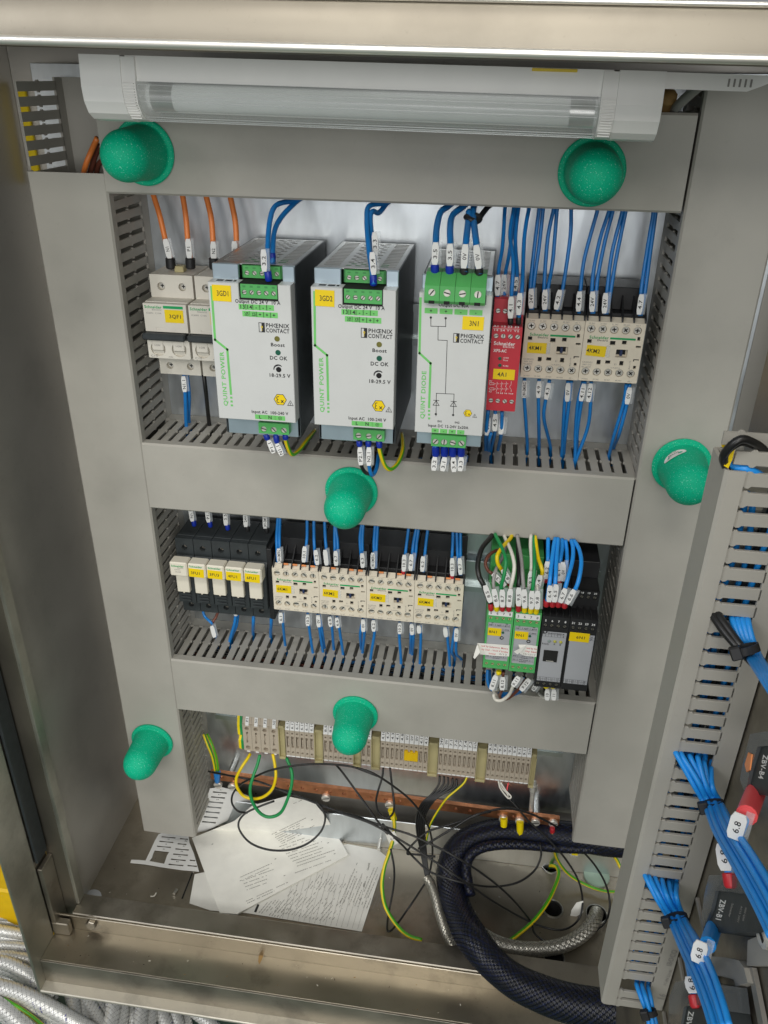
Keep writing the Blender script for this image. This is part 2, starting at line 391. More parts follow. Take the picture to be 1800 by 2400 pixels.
# roof with its rolled front lip
sec = [(24, 330), (-222, 330), (-223, 326), (-227, 323.6), (-231, 323.6), (-234.5, 326), (-235.2, 329), (-228, 347), (-226, 349), (-222, 350), (24, 354)]
mb = MB().prism([(-170, a, b) for a, b in sec], (860, 0, 0)); mmap(mb, lambda v: Vector((v.x, v.y, v.z-.0115*(v.x-27)))).build('roof', 'steel_bright', cab, smooth=True)
mb = MB().cyl((-170, -236.4, 326.4), (690, -236.4, 326.4), 2.3, 16); mmap(mb, lambda v: Vector((v.x, v.y, v.z-.0115*(v.x-27)))).build('roof_highlight', 'lip_highlight', cab, smooth=True)  # rod added along the lip to draw its bright highlight line
mb = MB().cyl((-170, -228.2, 348.6), (690, -228.2, 348.6), 1.3, 14); mmap(mb, lambda v: Vector((v.x, v.y, v.z-.0115*(v.x-27)))).build('roof_highlight', 'lip_highlight', cab, smooth=True)  # second added rod, for the highlight on the upper edge
# sill: lip, riser, ledge, fascia, outer flange
mb = MB().box(-112, 560, -160.5, -135.5, -502, -499.5, c=.9); mb.box(-112, 560, -137.5, -135.5, ZF, -502, c=.2); mb.build('sill_lip', 'steel_dull', cab)
MB().box(-131, 560, -162, -159.6, -525, -502.05, c=.5).build('sill_riser', 'sill', cab)
MB().box(-131, 560, -200.5, -162.05, -526, -523.5, c=.1).build('sill_ledge', 'sill', cab)
MB().box(-131, 560, -202.4, -200.0, -558, -523.9, c=.15).build('sill_fascia', 'steel_dull', cab)
mb = MB().box(-132, 560, -214, -200.7, -562, -558.05, c=.9); mb.build('sill_flange', 'flange', cab)
# left frame, the same section turned upright
MB().box(-112.5, -108.5, -149.5, -137.1, -499, 324, c=.8).build('frame_lip', 'frame', cab)
MB().box(-133, -112.6, -149.2, -147, -523, 324, c=.3).build('frame_riser', 'steel_bright', cab)
MB().box(-135.5, -132.6, -172, -149.25, -523, 324, c=.3).build('frame_ledge', 'steel_dull', cab)
MB().box(-134, -131.2, -214, -172.2, -562, 324, c=.9).build('frame_flange', 'frame', cab)
MB().box(-131.7, -128.6, -170.5, -151, -412, 324, c=.8).build('gasket', 'fuse_black', cab)
mb = MB().box(-131, -126, -171, -149.6, -523, -420, c=.5); mb.box(-131.9, -113, -171.2, -163, -523.4, -505, c=1); mb.build('hinge_block', 'steel_dull', cab)
b0 = at('M', 540, 1648, -517); bo = MB().lathe([(0, 10), (1.2, 10), (1.4, 6), (5, 6), (5.8, 5)], Vector((b0.x, -160.6, -510)), (0, -1, .15), 6, cap1=True)
bo.lathe([(-.1, 10.5), (1.2, 10.5), (1.21, 0)], Vector((b0.x, -160.6, -510)), (0, -1, .15), 18); bo.build('bolt', 'steel_dull', cab)
for i, (p, r) in enumerate(zip(hp, HR)):
    if i == 2: continue
    MB().lathe([(0, r+.2), (-24, r+.2), (-24, 0)], Vector((p.x, p.y, ZF-2.6)), EZ, 20).build('hole_dark_cup', 'hole', cab)  # dark cup added below each hole so it looks black inside
    MB().lathe([(-3, r-.2), (1.4, r-.2), (1.8, r+.1), (1.8, r+.9), (.2, r+1.5)], Vector((p.x, p.y, ZF)), EZ, 28).build('hole_ring', 'zinc', cab, smooth=True)
p = hp[2]; MB().lathe([(0, 15), (2.5, 15), (3.2, 14), (3.2, 0)], Vector((p.x, p.y, ZF)), EZ, 28).build('hole_plug', 'gland_green', cab, smooth=True)
p = at('J', 1465, 1225, 8); MB().cyl((p.x, -6, p.z), (p.x, -22, p.z), 2.2, 12).build('stud', 'screw', cab)

pl = MB().box(-85, 505, 0, 2.2, -432, 318, c=.4); tag(pl.build('mounting_plate', 'plate'), 'galvanised back plate the rails and ducts are fixed to', 'mounting plate')
# rails
def rail(x0, x1, zc, label):
    pr = [(0, -17.5), (1, -17.5), (7.5, -17.5), (7.5, -12.5), (1.2, -11.5), (1.2, 11.5), (7.5, 12.5), (7.5, 17.5), (8.6, 17.5), (8.6, 11.6), (2.3, 10.6), (2.3, -10.6), (8.6, -11.6), (8.6, -18.5), (7.5, -18.5)]
    pr = [(8.6, 17.5), (7.5, 17.5), (7.5, 12.6), (1, 12.6), (1, -12.6), (7.5, -12.6), (7.5, -17.5), (8.6, -17.5), (8.6, -11.6), (2, -11.6), (2, 11.6), (8.6, 11.6)]
    mb = MB().prism([(x0, -d, zc+h) for d, h in pr], (x1-x0, 0, 0)); tag(mb.build('mounting_rail', 'rail'), label, 'rail', 'steel mounting rails')
rail(6, 412, 127, 'steel rail behind the upper row of devices'); rail(4, 414, -118, 'steel rail behind the middle row of contactors'); rail(14, 405, -322, 'steel rail carrying the bottom row of terminals')

# ------------------------------------------------------------------ slotted ducts
def finger_mesh(L, Wo, D, d0, d1, pf=.46):
    pin = d0+(d1-d0)*pf; h = 3.25
    pts = [(-h, d0), (h, d0), (h, pin-1.9), (h+1.05, pin-.7), (h+1.05, pin+.7), (h, pin+1.9), (h, d1), (-h, d1), (-h, pin+1.9), (-h-1.05, pin+.7), (-h-1.05, pin-.7), (-h, pin-1.9)]
    return cprism(MB(), pts, Vector((0, 0, 0)), L, D, Wo, 1.7, .45)
def duct(label, o, L, Wv, D, length, width, depth, sides, skip=(), cover=None, d0=14, phase=5, matn='duct', pf=.46, name='cable_duct', group='grey slotted cable ducts'):
    """o: base corner; L along, Wv across, D away from the plate; sides: two of 'F' fingers, 'S' joined, '-' none"""
    t = thing(name, o, label, 'cable duct', group)
    mb = MB(); cov = cover or (0, length)
    W_ = lambda l, w, d: o+L*l+Wv*w+D*d
    sec = [(0, .3), (0, d0), (1.7, d0), (1.7, 2), (width-1.7, 2), (width-1.7, d0), (width, d0), (width, .3)]
    mb.prism([W_(0, w, d) for w, d in sec], L*length); mb.build('duct_base', matn, t)
    e = depth; sec = [(-1.1, e-9), (-1.1, e-1.6), (.4, e), (width-.4, e), (width+1.1, e-1.6), (width+1.1, e-9), (width+.1, e-9), (width+.1, e-1.8), (-.1, e-1.8), (-.1, e-9)]
    MB().prism([W_(cov[0], w, d) for w, d in sec], L*(cov[1]-cov[0])).build('duct_cover', matn, t)
    for si, k in enumerate(sides):
        if k == '-': continue
        w = 0 if si == 0 else width; Wo = -Wv if si == 0 else Wv
        n = int((length-phase)/10)+1; ls = [phase+10*i for i in range(n) if not any(a < phase+10*i < b for a, b in skip) and phase+10*i < length-2]
        if k == 'P':
            MB().prism([W_(0, w, d0-1), W_(0, w, e-3), W_(0, w, e-3)-Wo*1.5, W_(0, w, d0-1)-Wo*1.5], L*(cov[1]-1)).build('closed_wall', matn, t)  # unseen plain wall in place of slots, added to keep light out
            ls = [l for l in ls if l > cov[1]+2]
            if not ls: continue
        if k == 'S':
            allm = MB()
            for l in ls: m = finger_mesh(L, Wo, D, d0-1, e-3, pf); allm.add([v+W_(l, w, 0) for v in m.v], m.f)
            allm.build('finger_wall', matn, t); continue
        first = None
        for l in ls:
            if first is None:
                m = finger_mesh(L, Wo, D, d0-1, e-3, pf); m.v = [v+W_(0, w, 0) for v in m.v]; first = m.build('finger', matn, t); BASE[first.name] = BASE[t.name]; f = first
            else:
                f = first.copy(); COL.objects.link(f); f.parent = t
            f.location = L*(l*S)
            f.rotation_euler = tuple(random.uniform(-.012, .012)*abs(c) for c in Wv)
    return t
DD = 73.7
duct('wide horizontal grey duct cover under the lamp, across the top of the panel', Vector((0, 0, 233.2)), EX, EZ, NY, 418.4, 60, DD, 'PP', cover=(0, 416.4))
D2 = duct('horizontal grey duct between the upper and middle rows of devices', Vector((0, 0, -33.3)), EX, EZ, NY, 418.9, 61.7, DD, 'PF', phase=6.4, cover=(.7, 416.6))
D3 = duct('horizontal grey duct between the middle row and the bottom terminals', Vector((0, 0, -269.9)), EX, EZ, NY, 418.9, 63.5, DD, 'PF', phase=6.4, cover=(.7, 416.6))
sk = [(461.6-36, 461.6+26), (461.6-273, 461.6-209)]
duct('tall vertical grey duct on the left of the panel, open at its top', Vector((-60.5, 0, -461.6)), EZ, EX, NY, 770, 60.5, DD, 'PF', skip=sk, cover=(0, 707.5), phase=4)
sk = [(393-36, 393+26), (393-273, 393-209)]
duct('tall vertical grey duct on the right of the panel behind the open door', Vector((419.4, 0, -393)), EZ, EX, NY, 706, 60, DD, 'FP', skip=sk, phase=4)
for fr, a, b, d, txt, h, w in [('G', 795, 962, 4, 'IBOCO', 3.2, 19), ('F', 1610, 1375, 4, '', 3, 15)]:
    if txt: pass
p = at('G', 795, 962, -(206.4-.2)); mb = MB().text('IBOCO', Vector((p.x, p.y, -206.2)), EX, EY, 3, 19, 1); p2 = at('G', 1190, 995, -206.2)
mb.text('CE', Vector((p.x+165, p.y, -206.2)), EX, EY, 3.2, 7); mb.build('duct_print', 'ink_grey', D3)

# ------------------------------------------------------------------ green plastic caps on the duct covers
def cap(fr, a, b, label, r=22.5, length=50.5, rd=18.4, lean=(0, 0)):
    p = at(fr, a, b, DD+.2); o = Vector((p.x, -DD-.1, p.z)); ax = Vector((lean[0], -1, lean[1])).normalized()
    t = thing('domed_plug', o, label, 'plastic cap', 'green plastic caps on the duct covers')
    MB().lathe([(0, r-1), (.2, r), (2.2, r+.3), (3.2, r-.6), (3.4, rd+1.2), (4.6, rd+.2)], o, ax, 56).build('flange', 'cap_green', t, smooth=True)
    prof = [(3.2, rd+.6), (8, rd), (length-rd*1.0, rd-1.1)]+[(length-rd+rd*math.sin(q), (rd-1.1)*math.cos(q)) for q in (i*math.pi/20 for i in range(1, 10))]+[(length, 0)]
    MB().lathe(prof, o, ax, 56).build('dome', 'cap_green', t, smooth='all')
    return t, o, ax
cap('T', 1250, 1020, 'green domed cap at upper left, just below the end of the lamp')
cap('B', 897, 740, 'green domed cap at upper right, just below the other end of the lamp')
t, o, ax = cap('I', 725, 330, 'green domed cap with an oval white sticker, on the right vertical duct')
def on_cap(h, ang, rd=18): return o+ax*h+(EX*math.cos(ang)+EZ*math.sin(ang))*(rd-.35)
sticker = MB(); vs = []
for i in range(28):
    q = 2*math.pi*i/28; x, y_ = 9.6*math.cos(q), 4.6*math.sin(q); x, y_ = x*.98-y_*.12, x*.12+y_*.98
    vs.append((x, y_))
C0 = 2.2; H0 = 15.5
def stick(x, y_, k=.12): return o+ax*(H0-y_)+(EX*math.cos(C0-x/18)+EZ*math.sin(C0-x/18))*(18.15+k)
sticker.add([stick(0, 0, .5)]+[stick(*v, .4) for v in vs], [(0, i+1, (i+1) % 28+1) for i in range(28)])
sk_ = sticker.build('sticker', 'white', t, smooth='all')
tx = MB(); m = MB().text('MADE', Vector((0, 0, 0)), EX, EY, 2.2, 9); m.text('IN UK', Vector((0, 3, 0)), EX, EY, 1.2, 6)

tx.add([stick(v.x, v.y, .9) for v in m.v], m.f); tx.build('sticker_print', 'ink_grey', t)
cap('F', 1450, 415, 'green domed cap in the middle of the duct under the two power supplies')
cap('J', 1272, 240, 'green domed cap on the lower horizontal duct, in front of the bottom terminals')
cap('M', 880, 578, 'green domed cap at lower left, on the left vertical duct')

# ------------------------------------------------------------------ cabinet lamp
lamp = thing('cabinet_lamp', (200, -145, 322), 'white fluorescent cabinet lamp with ribbed clear tube cover under the roof', 'lamp')
def prof_x(pr, x0, x1): return mmap(MB().prism([(x0, a, b) for a, b in pr], (x1-x0, 0, 0)), tiltz)
D_out = [(-122, 322), (-166, 322), (-168, 305), (-167, 297), (-163, 290.5), (-157, 287), (-148, 285.5), (-136, 286), (-127, 290), (-122, 298)]
D_in = [(a*.97-4.3, 285.9+(b-285.5)*.97) for a, b in D_out]
prof_x([(-122, 322), (-163.5, 322), (-164, 308.5), (-126, 308.5)], 66, 350).build('housing', 'lamp_white', lamp)
for x0, x1 in ((38.5, 64), (353, 378)): prof_x(D_out, x0, x1).build('end_cap', 'lamp_white', lamp)
for x0, x1 in ((64.05, 72.5), (344.5, 352.95)):
    mb = MB()
    for k in range(11):
        a = -64+k*17; pass
    ring = prof_x(D_in, x0, x1)
    for k in range(14):
        z0 = 288+k*1.45; y0 = -168.2+max(0, (296-z0))*.9
        mm = mmap(MB().box(x0+.8, x1-.8, y0-.1, y0+2, z0, z0+.75, c=.1), tiltz); ring.add(mm.v, mm.f)
    ring.build('end_ring', 'lamp_white', lamp)
arc = [(-146+20.5*math.cos(q), 305.5+19*math.sin(q)) for q in [math.radians(a) for a in range(170, 371, 10)]]
mb = MB(); n = len(arc); rad = []
vs = [(x, a, b) for x in (72.6, 344.4) for a, b in arc]; mb.add(vs, [(i, i+1, n+i+1, n+i) for i in range(n-1)])
mmap(mb, tiltz).build('tube_cover', 'lamp_clear', lamp, smooth='all')
mb = MB()
for q in range(176, 366, 9):
    c, s_ = math.cos(math.radians(q)), math.sin(math.radians(q)); a, b = -146+20.7*c, 305.5+19.2*s_
    if q < 205 or q > 232: mb.box(72.7, 344.3, a-.22, a+.22, b-.22, b+.22, c=.05)
mmap(mb, tiltz).build('cover_rib', 'lamp_clear', lamp)
mmap(MB().cyl((72, -146, 300), (345, -146, 300), 8, 20), tiltz).build('fluorescent_tube', 'tube_glass', lamp, smooth=True)
for x0 in (75, 329): mmap(MB().cyl((x0, -146, 300), (x0+14, -146, 300), 8.3, 20), tiltz).build('tube_end', 'zinc', lamp, smooth=True)
mmap(MB().box(70, 347, -139, -136, 291, 308, c=.4), tiltz).build('reflector', 'lamp_white', lamp)
mmap(MB().box(305, 330, -164.6, -163.4, 320.2, 321.8, c=.2), tiltz).build('yellow_mark', 'yellow_label', lamp)
mb = mmap(MB().prism([(378, 0, 321.8), (378, 0, 313.5), (425, 0, 313.3), (432, 0, 316), (445, 0, 321.8)], (0, 14, 0)), lambda v: tiltz(v+Vector((0, -152, 0)))); lead = mb.build('lead_socket', 'lamp_white', lamp)
mb = MB()
for k in range(5): mb.box(414+k*3, 415+k*3, -152.4, -151.8, 315.5, 319.5, c=.1)
mmap(mb, tiltz).build('socket_slot', 'ink_grey', lamp)
tag(MB().tube(spline([at('U', 930, 545, 120), at('U', 800, 660, 100), at('U', 680, 770, 80), at('U', 610, 850, 60)]), 3.2, 10).build('lamp_cable', 'wire_grey', smooth='all'), 'grey lamp cable running down behind the lamp at the upper right', 'cable')
tag(MB().tube(spline([at('U', 560, 690, 70), at('U', 525, 770, 62), at('U', 510, 870, 55)]), 5.5, 10).build('lamp_cable', 'tan_dirt', smooth='all'), 'short tan cable end beside the right end of the lamp', 'cable')
for fr, pts, r, c, lb in [('T', [(840, 900, 55), (790, 1010, 50), (745, 1120, 50), (720, 1220, 45)], 2.2, 'orange', 'orange wire bent inside the open top of the left duct'),
                      ('T', [(870, 960, 45), (820, 1060, 42), (775, 1210, 40)], 2.2, 'wire_brown', 'brown wire behind the orange one in the open top of the left duct'),
                      ('T', [(890, 1090, 40), (850, 1130, 38), (830, 1220, 35)], 2.2, 'wire_brown', 'second brown wire lowest in the open top of the left duct')]:
    tag(MB().tube(spline([at(fr, *q) for q in pts]), r, 8).build('wire', c, smooth='all'), lb, 'wire', 'wires inside the left duct')

MB().box(-111, -104, 20, 23.6, 226, 304, c=.6).build('yellow_strip', 'yellow_label', cab)
# ------------------------------------------------------------------ device helpers
SCM = {}
def screw_in(par, x, z, d, r, rot=None, cross=False, n=14, mats=('screw', 'screw', 'dark')):
    """a slotted screw head at depth d facing the viewer: one part each, sharing one mesh per kind"""
    rot = random.choice((.2, .9, 1.5, 2.3, 2.9)) if rot is None else rot; key = (round(r, 2), rot, cross, mats); B = Vector((x, -d, z))
    if key not in SCM: SCM[key] = screw_mesh(r, rot, cross, n, mats)
    ob = bpy.data.objects.new('terminal_screw', SCM[key]); COL.objects.link(ob); ob.parent = par; ob.location = (B-BASE[par.name])*S; BASE[ob.name] = B; return ob
def screw_mesh(r, rot, cross, n, mats):
    mi_s = 1; mb = MB(); o = Vector((0, 0, 0)); mb.lathe([(-1.2, r), (-.25, r), (0, r-.25)], o, NY, n, mi=mi_s); 
    w = r*.16; sl = []
    mb.add([o+NY*0+(EX*math.cos(t)+EZ*math.sin(t))*(r-.25) for t in (2*math.pi*i/n for i in range(n))], [tuple(range(n))], mi_s)
    for a in ((rot, rot+math.pi/2) if cross else (rot,)):
        u = EX*math.cos(a)+EZ*math.sin(a); v = EX*-math.sin(a)+EZ*math.cos(a); k = r*.86 if not cross else r*.6
        mb.add([o+NY*.06+u*k*s1+v*w*s2 for s1, s2 in ((-1, -1), (1, -1), (1, 1), (-1, 1))], [(0, 1, 2, 3)], 2)
    ob = mb.build('terminal_screw', list(mats), base=Vector((0, 0, 0))); me = ob.data; bpy.data.objects.remove(ob); return me
def label_part(par, st, x0, x1, z0, z1, d, h, w=None, dx=0, tilt=0, bend=.5):
    mb = MB().box(x0, x1, -d-.35, -d-.05, z0, z1, c=.08)
    if tilt:
        cx, cz = (x0+x1)/2, (z0+z1)/2; c, s_ = math.cos(tilt), math.sin(tilt)
        mb.v = [Vector((cx+(v.x-cx)*c-(v.z-cz)*s_, v.y, cz+(v.x-cx)*s_+(v.z-cz)*c)) for v in mb.v]
    l = mb.build('name_label', 'yellow_label', par)
    t = MB().text(st, Vector(((x0+x1)/2+dx, -d-.45, (z0+z1)/2)), EX*math.cos(tilt)+EZ*math.sin(tilt), EZ*math.cos(tilt)-EX*math.sin(tilt), h*1.12, w*1.15 if w else w, 0)
    t.build('label_text', 'ink', l); l['label'] = 'yellow label reading '+st
def brand(mb, x, z, d, w, h=2.2):            # the maker's name with its small second word below
    mb.text('Schneider', Vector((x, -d-.1, z)), EX, EZ, h, w, 1, 'l', 0)
    mb.text('Electric', Vector((x+w*.42, -d-.1, z-h*.95)), EX, EZ, h*.62, w*.56, 0, 'l', 1)

# ------------------------------------------------------------------ miniature circuit breakers
def mcb(x0, st, label):
    t = thing('circuit_breaker', (x0+18, 0, 84), label, 'circuit breaker', 'circuit breakers')
    w = 36.6
    mb = MB().box(x0, x0+w, -40, -6, 84, 168, c=.6)
    front(mb, rect(x0+.2, x0+w-.2, 149, 168), [circ(x0+9.3, 158.5, 3.3), circ(x0+27.3, 158.5, 3.3)], 46, 6.2, 4)
    front(mb, rect(x0+.2, x0+w-.2, 84, 103), [circ(x0+9.3, 91.5, 3.1), circ(x0+27.3, 91.5, 3.1)], 46, 6.2, 4)
    mb.box(x0, x0+w-.4, -60, -40.1, 103.4, 149.6, c=.5)
    front(mb, rect(x0+.1, x0+w-.5, 126.2, 149), [rect(x0+9, x0+16, 128, 129.6)], 65, 5.1, .5)
    front(mb, rrect(x0+.1, x0+w-.5, 104, 119.8, 1), [circ(x0+8.8, 112, 6.3, 20), circ(x0+26.8, 112, 6.3, 20)], 65, 5.1, 2.5)
    mb.build('housing', 'mcb', t)
    for i in (0, 1):
        for z in (158.5, 91.5): screw_in(t, x0+9.3+18*i, z, 43.2, 2.5, 0, cross=True)
    MB().box(x0-1.6, x0+w-2, -71, -60.2, 120.2, 125.8, c=1.2).build('toggle_bar', 'fuse_black', t)
    for i in (0, 1):
        c = x0+8.8+18*i
        mb = MB().box(c-5, c+5, -65.6, -62, 110.4, 119.6, c=.7); mb.prism([(c-5, -64.9, 110.2), (c+5, -64.9, 110.2), (c+4.2, -63.3, 106.6), (c-4.2, -63.3, 106.6)], (0, 1, 0)); k = mb.build('toggle', 'mcb', t)
        m2 = MB().text('I-ON', Vector((c, -65.75, 115)), EX, EZ, 1.5, 5); m2.build('toggle_print', 'ink_grey', k)
    mb = MB(); brand(mb, x0+1.3, 146.3, 65, 14.5, 2.2); front(mb, rect(x0+17, x0+33.5, 145.4, 147.6), [], 65.1, .02, mi=0)
    mb.text('iC60N  C10A', Vector((x0+8.6, -65.1, 141.3)), EX, EZ, 1.2, 13, mi=1); mb.text('C10', Vector((x0+4.8, -65.1, 105.7)), EX, EZ, 1.7, 6, mi=1)
    mb.text('A9N', Vector((x0+19, -65.1, 105.4)), EX, EZ, 1.1, 4, mi=1); mb.build('front_print', ['brand_green', 'ink_grey'], t)
    label_part(t, st, x0+17.8, x0+33.4, 134.2, 144.6, 65, 2.6, 9.5, dx=1.2)
    return t
mcb(13.6, '3QF1', 'white two-pole circuit breaker with yellow 3QF1 label, leftmost in the upper row')
mcb(51.6, '3QF2', 'white two-pole circuit breaker half hidden behind the first power supply')
q0 = at('C', 620, 500, 30); tag(MB().box(q0.x-4, q0.x+4, -36, -28, 168.1, 173, c=.5).build('yellow_clip', 'bracket'), 'small ochre clip standing on top of the leftmost circuit breaker', 'clip')

# ------------------------------------------------------------------ power supplies and diode module
def ex_mark(mb, x, z, d, r, al=1):           # hexagon with Ex
    hx = [(x+r*math.cos(math.pi/3*i), z+r*.98*math.sin(math.pi/3*i)) for i in range(6)]
    front(mb, [(x+(a-x)*1.0, z+(b-z)*1.0) for a, b in hx], [], d+.1, .02, mi=1)
    front(mb, [(x+(a-x)*.9, z+(b-z)*.9) for a, b in hx], [], d+.16, .02, mi=3)
    arc = lambda cx, cz, rr, a0, a1, wd: [(cx+rr*math.cos(math.radians(a0+(a1-a0)*i/8)), cz+rr*math.sin(math.radians(a0+(a1-a0)*i/8))) for i in range(9)]+[(cx+(rr-wd)*math.cos(math.radians(a1+(a0-a1)*i/8)), cz+(rr-wd)*math.sin(math.radians(a1+(a0-a1)*i/8))) for i in range(9)]
    for s_ in (1, -1): front(mb, arc(x-r*.28, z+s_*r*.24, r*.29, 60 if s_ > 0 else 120, 300 if s_ < 0 else 270, r*.11), [], d+.22, .02, mi=1)
    mb.text('x', Vector((x+r*.34, -d-.24, z-r*.17)), EX, EZ, r*.62, None, 1, mi=1)
def warn(mb, x, z, d, r):
    P = [(x-r, z-r*.75), (x+r, z-r*.75), (x, z+r)]
    front(mb, P, [[(x+(a-x)*.74, z-.02+(b-z)*.74) for a, b in P]], d+.1, .02, mi=1, floor=False); mb.text('!', Vector((x, -d-.12, z-r*.2)), EX, EZ, r*.9, None, 1, mi=1)
def maker(mb, x, z, d, w):                   # emblem and two-line name
    h = w*.105
    front(mb, rect(x, x+w*.2, z-h*1.45, z+h*1.55), [rect(x+w*.02, x+w*.095, z-h*1.25, z+h*1.35)], d+.1, .02, mi=1, floor=False)
    front(mb, circ(x+w*.1, z+h*.2, w*.035, 12), [circ(x+w*.1, z+h*.2, w*.018, 12)], d+.16, .02, mi=3, floor=False)
    front(mb, rect(x+w*.094, x+w*.106, z-h*1.0, z-h*.1), [], d+.16, .02, mi=3)
    mb.text('PHŒNIX', Vector((x+w*.23, -d-.1, z+h*.82)), EX, EZ, h*1.2, w*.77, 1, 'l', mi=1); mb.text('CONTACT', Vector((x+w*.23, -d-.1, z-h*.75)), EX, EZ, h*1.2, w*.77, 1, 'l', mi=1)
def strip_line(mb, pts, wd, d, mi):          # an inked line of width wd through (x, z) points
    for (a, b), (c, e) in zip(pts, pts[1:]):
        v = Vector((c-a, e-b)); L_ = v.length; v /= L_; n = Vector((-v.y, v.x))*wd/2; v *= wd/2
        front(mb, [(a-v.x+n.x, b-v.y+n.y), (a-v.x-n.x, b-v.y-n.y), (c+v.x-n.x, e+v.y-n.y), (c+v.x+n.x, e+v.y+n.y)], [], d+.1, .02, mi=mi)
def plug(name, par, x0, x1, z0, z1, d0, d1, n, r, hole=True, matn='green', entry=True):
    mb = MB(); p = (x1-x0)/n
    if hole:
        front(mb, rect(x0, x1, z0, z1), [circ(x0+p*(i+.5), z0+(z1-z0)*.40, r, 14) for i in range(n)], d1, d1-d0, 2.2)
    else: mb.box(x0, x1, -d1, -d0, z0, z1, c=.3)
    if entry:
        for i in range(n):
            c = x0+p*(i+.5); front(mb, rect(c-p*.2, c+p*.2, z0+(z1-z0)*.76, z0+(z1-z0)*.9), [], d1+.05, .02, mi=2)
            mb.plate(rect(c-p*.3, c+p*.3, -1.2, 1.2), [], Vector((0, -(d0+d1)/2-.5, z1+.06)), EX, EY, EZ, .02, mi=2)
    o = mb.build(name, [matn, 'screw', 'green_dark'], par)
    for i in range(n): screw_in(o, x0+p*(i+.5), z0+(z1-z0)*.40, d1-.5, r*.94)
    return o
def vents(mb, x0, x1, y0, y1, z, mi=0):
    n = 16; st_ = (y1-y0)/n; holes = []
    for i in range(n):
        a = y0+st_*(i+.18); b = a+st_*.62
        holes.append(rect(x0+3, x0+15, a, b)); holes.append(rect(x1-14, x1-3, a, b))
        for k in range(4):
            c = x0+18.5+k*7+(3.2 if i % 2 else 0)
            if c+5.2 < x1-15: holes.append([(c, (a+b)/2), (c+1.2, a), (c+4, a), (c+5.2, (a+b)/2), (c+4, b), (c+1.2, b)])
    mb.plate(rect(x0, x1, y0-6, y1+3), holes, Vector((0, 0, z)), EX, EY, EZ, 1, 1, mi, floor=False)
def supply(x0, st, label):
    t = thing('power_supply', (x0+30, 0, 62), label, 'power supply', 'grey power supplies with green trim'); DF = 127.7; x1 = x0+60; X = x0-92.2
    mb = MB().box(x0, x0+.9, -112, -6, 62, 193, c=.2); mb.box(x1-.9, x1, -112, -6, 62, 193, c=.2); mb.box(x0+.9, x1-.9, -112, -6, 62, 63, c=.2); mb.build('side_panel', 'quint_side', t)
    MB().box(x0+1.5, x1-1.5, -98, -8, 66, 162, c=.3).build('core', 'dark', t)
    mb = MB(); vents(mb, x0+.95, x1-.95, -104, -12, 193.1); mb.build('vent_grille', 'zinc', t)
    mb = MB().box(x0+2, x1-2, -112.9, -112, 62.3, 182, c=.2)
    mb.box(x0, x0+19.2, -115.4, -112.05, 181, 193.4, c=.4); mb.box(x1-8.6, x1, -115.4, -112.05, 181, 193.4, c=.4); mb.build('upper_panel', 'quint_metal', t)
    # front hood with its notch for the plug
    N0, N1, NZ = x0+22.4, x0+50.8, 171.0
    out = [(x0, 80), (x1, 80), (x1, 182.8), (N1, 182.8), (N1, NZ), (N0, NZ), (N0, 182.8), (x0, 182.8)]
    bx, bz = x0+45.7, 133.4
    mb = MB(); cprism(mb, out, Vector((0, -DF, 0)), EX, EZ, NY, 12.2, .8); hood = mb.build('front_hood', 'quint', t)
    mb = MB(); front(mb, rect(x0+3.5, x0+8.6, -1, 1), [], 0, .1)
    mb = MB()
    for a, b in ((4.5, 9.6), (11, 16), (17.2, 19)):
        mb.plate(rect(x0+a, x0+b, -123, -118.5), [], Vector((0, 0, 182.9)), EX, EY, EZ, .03)
    mb.build('vent_slot', 'dark', t)
    MB().box(N0-1.2, N1+.6, -125.8, -100, NZ-1.6, 182.6, c=.1).build('plug_recess', 'dark', t)
    plug('output_plug', t, x0+23.4, x0+50, 172.6, 182.2, 106, 126.5, 5, 1.75)
    plug('output_plug', t, x0+21.6, x0+49, 183.4, 191.8, 92, 111.8, 5, 1.75)
    MB().box(x0+20.2, x0+50.5, -110, -90, 182.9, 193.0, c=.2).build('plug_recess', 'green_dark', t)
    plug('input_plug', t, x0+28.4, x0+52.4, 66.6, 75.4, 105, 120, 3, 2.4, entry=False)
    # print
    mb = MB(); TXT = lambda s_, a, b, h, w=None, bold=1, mi=1, rot=0, al='c': TX(mb, s_, 'C', a, b, DF, h, w, bold, al, mi, X, 0, rot)
    TXT('Output DC 24 V  10 A', 1117, 740, 2.5, 33); TXT('Boost', 1247, 1018, 2.5, 10.6); TXT('DC OK', 1252, 1104, 2.7, 13.2); TXT('18-29.5 V', 1259, 1217, 2.6, 16.4)
    TXT('Input AC  100-240 V', 1196, 1457, 2.3, 28.5)
    cell = lambda a, b, w, h: front(mb, rect(*(lambda p: (p.x+X-w/2, p.x+X+w/2, p.z-h/2, p.z+h/2))(at('C', a, b, DF))), [], DF+.06, .02, mi=0)
    for i, (s_, a, b) in enumerate([('13', 1018, 771), ('14', 1063, 773), ('-', 1108, 775), ('-', 1153, 777), ('-', 1198, 779)]): cell(a, b, 5.5, 4); TXT(s_, a, b, 2.7 if s_ != '-' else 2.5)
    for i, (s_, a, b) in enumerate([('DC', 1042, 816), ('I<', 1088, 819), ('+', 1133, 822), ('+', 1178, 825), ('+', 1223, 827)]):
        cell(a, b, 5.5, 4)
        if i < 2: TXT(s_, a-2, b, 1.6, 3, rot=math.pi/2); TXT('OK' if i == 0 else 'In', a+9, b, 1.5, 3, rot=math.pi/2)
        else: TXT(s_, a, b, 2.5)
    for i, (s_, a, b) in enumerate([('L', 1133, 1485), ('N', 1198, 1489), ('', 1262, 1494)]): cell(a, b, 7.9, 3.7); TXT(s_, a, b, 2.5)
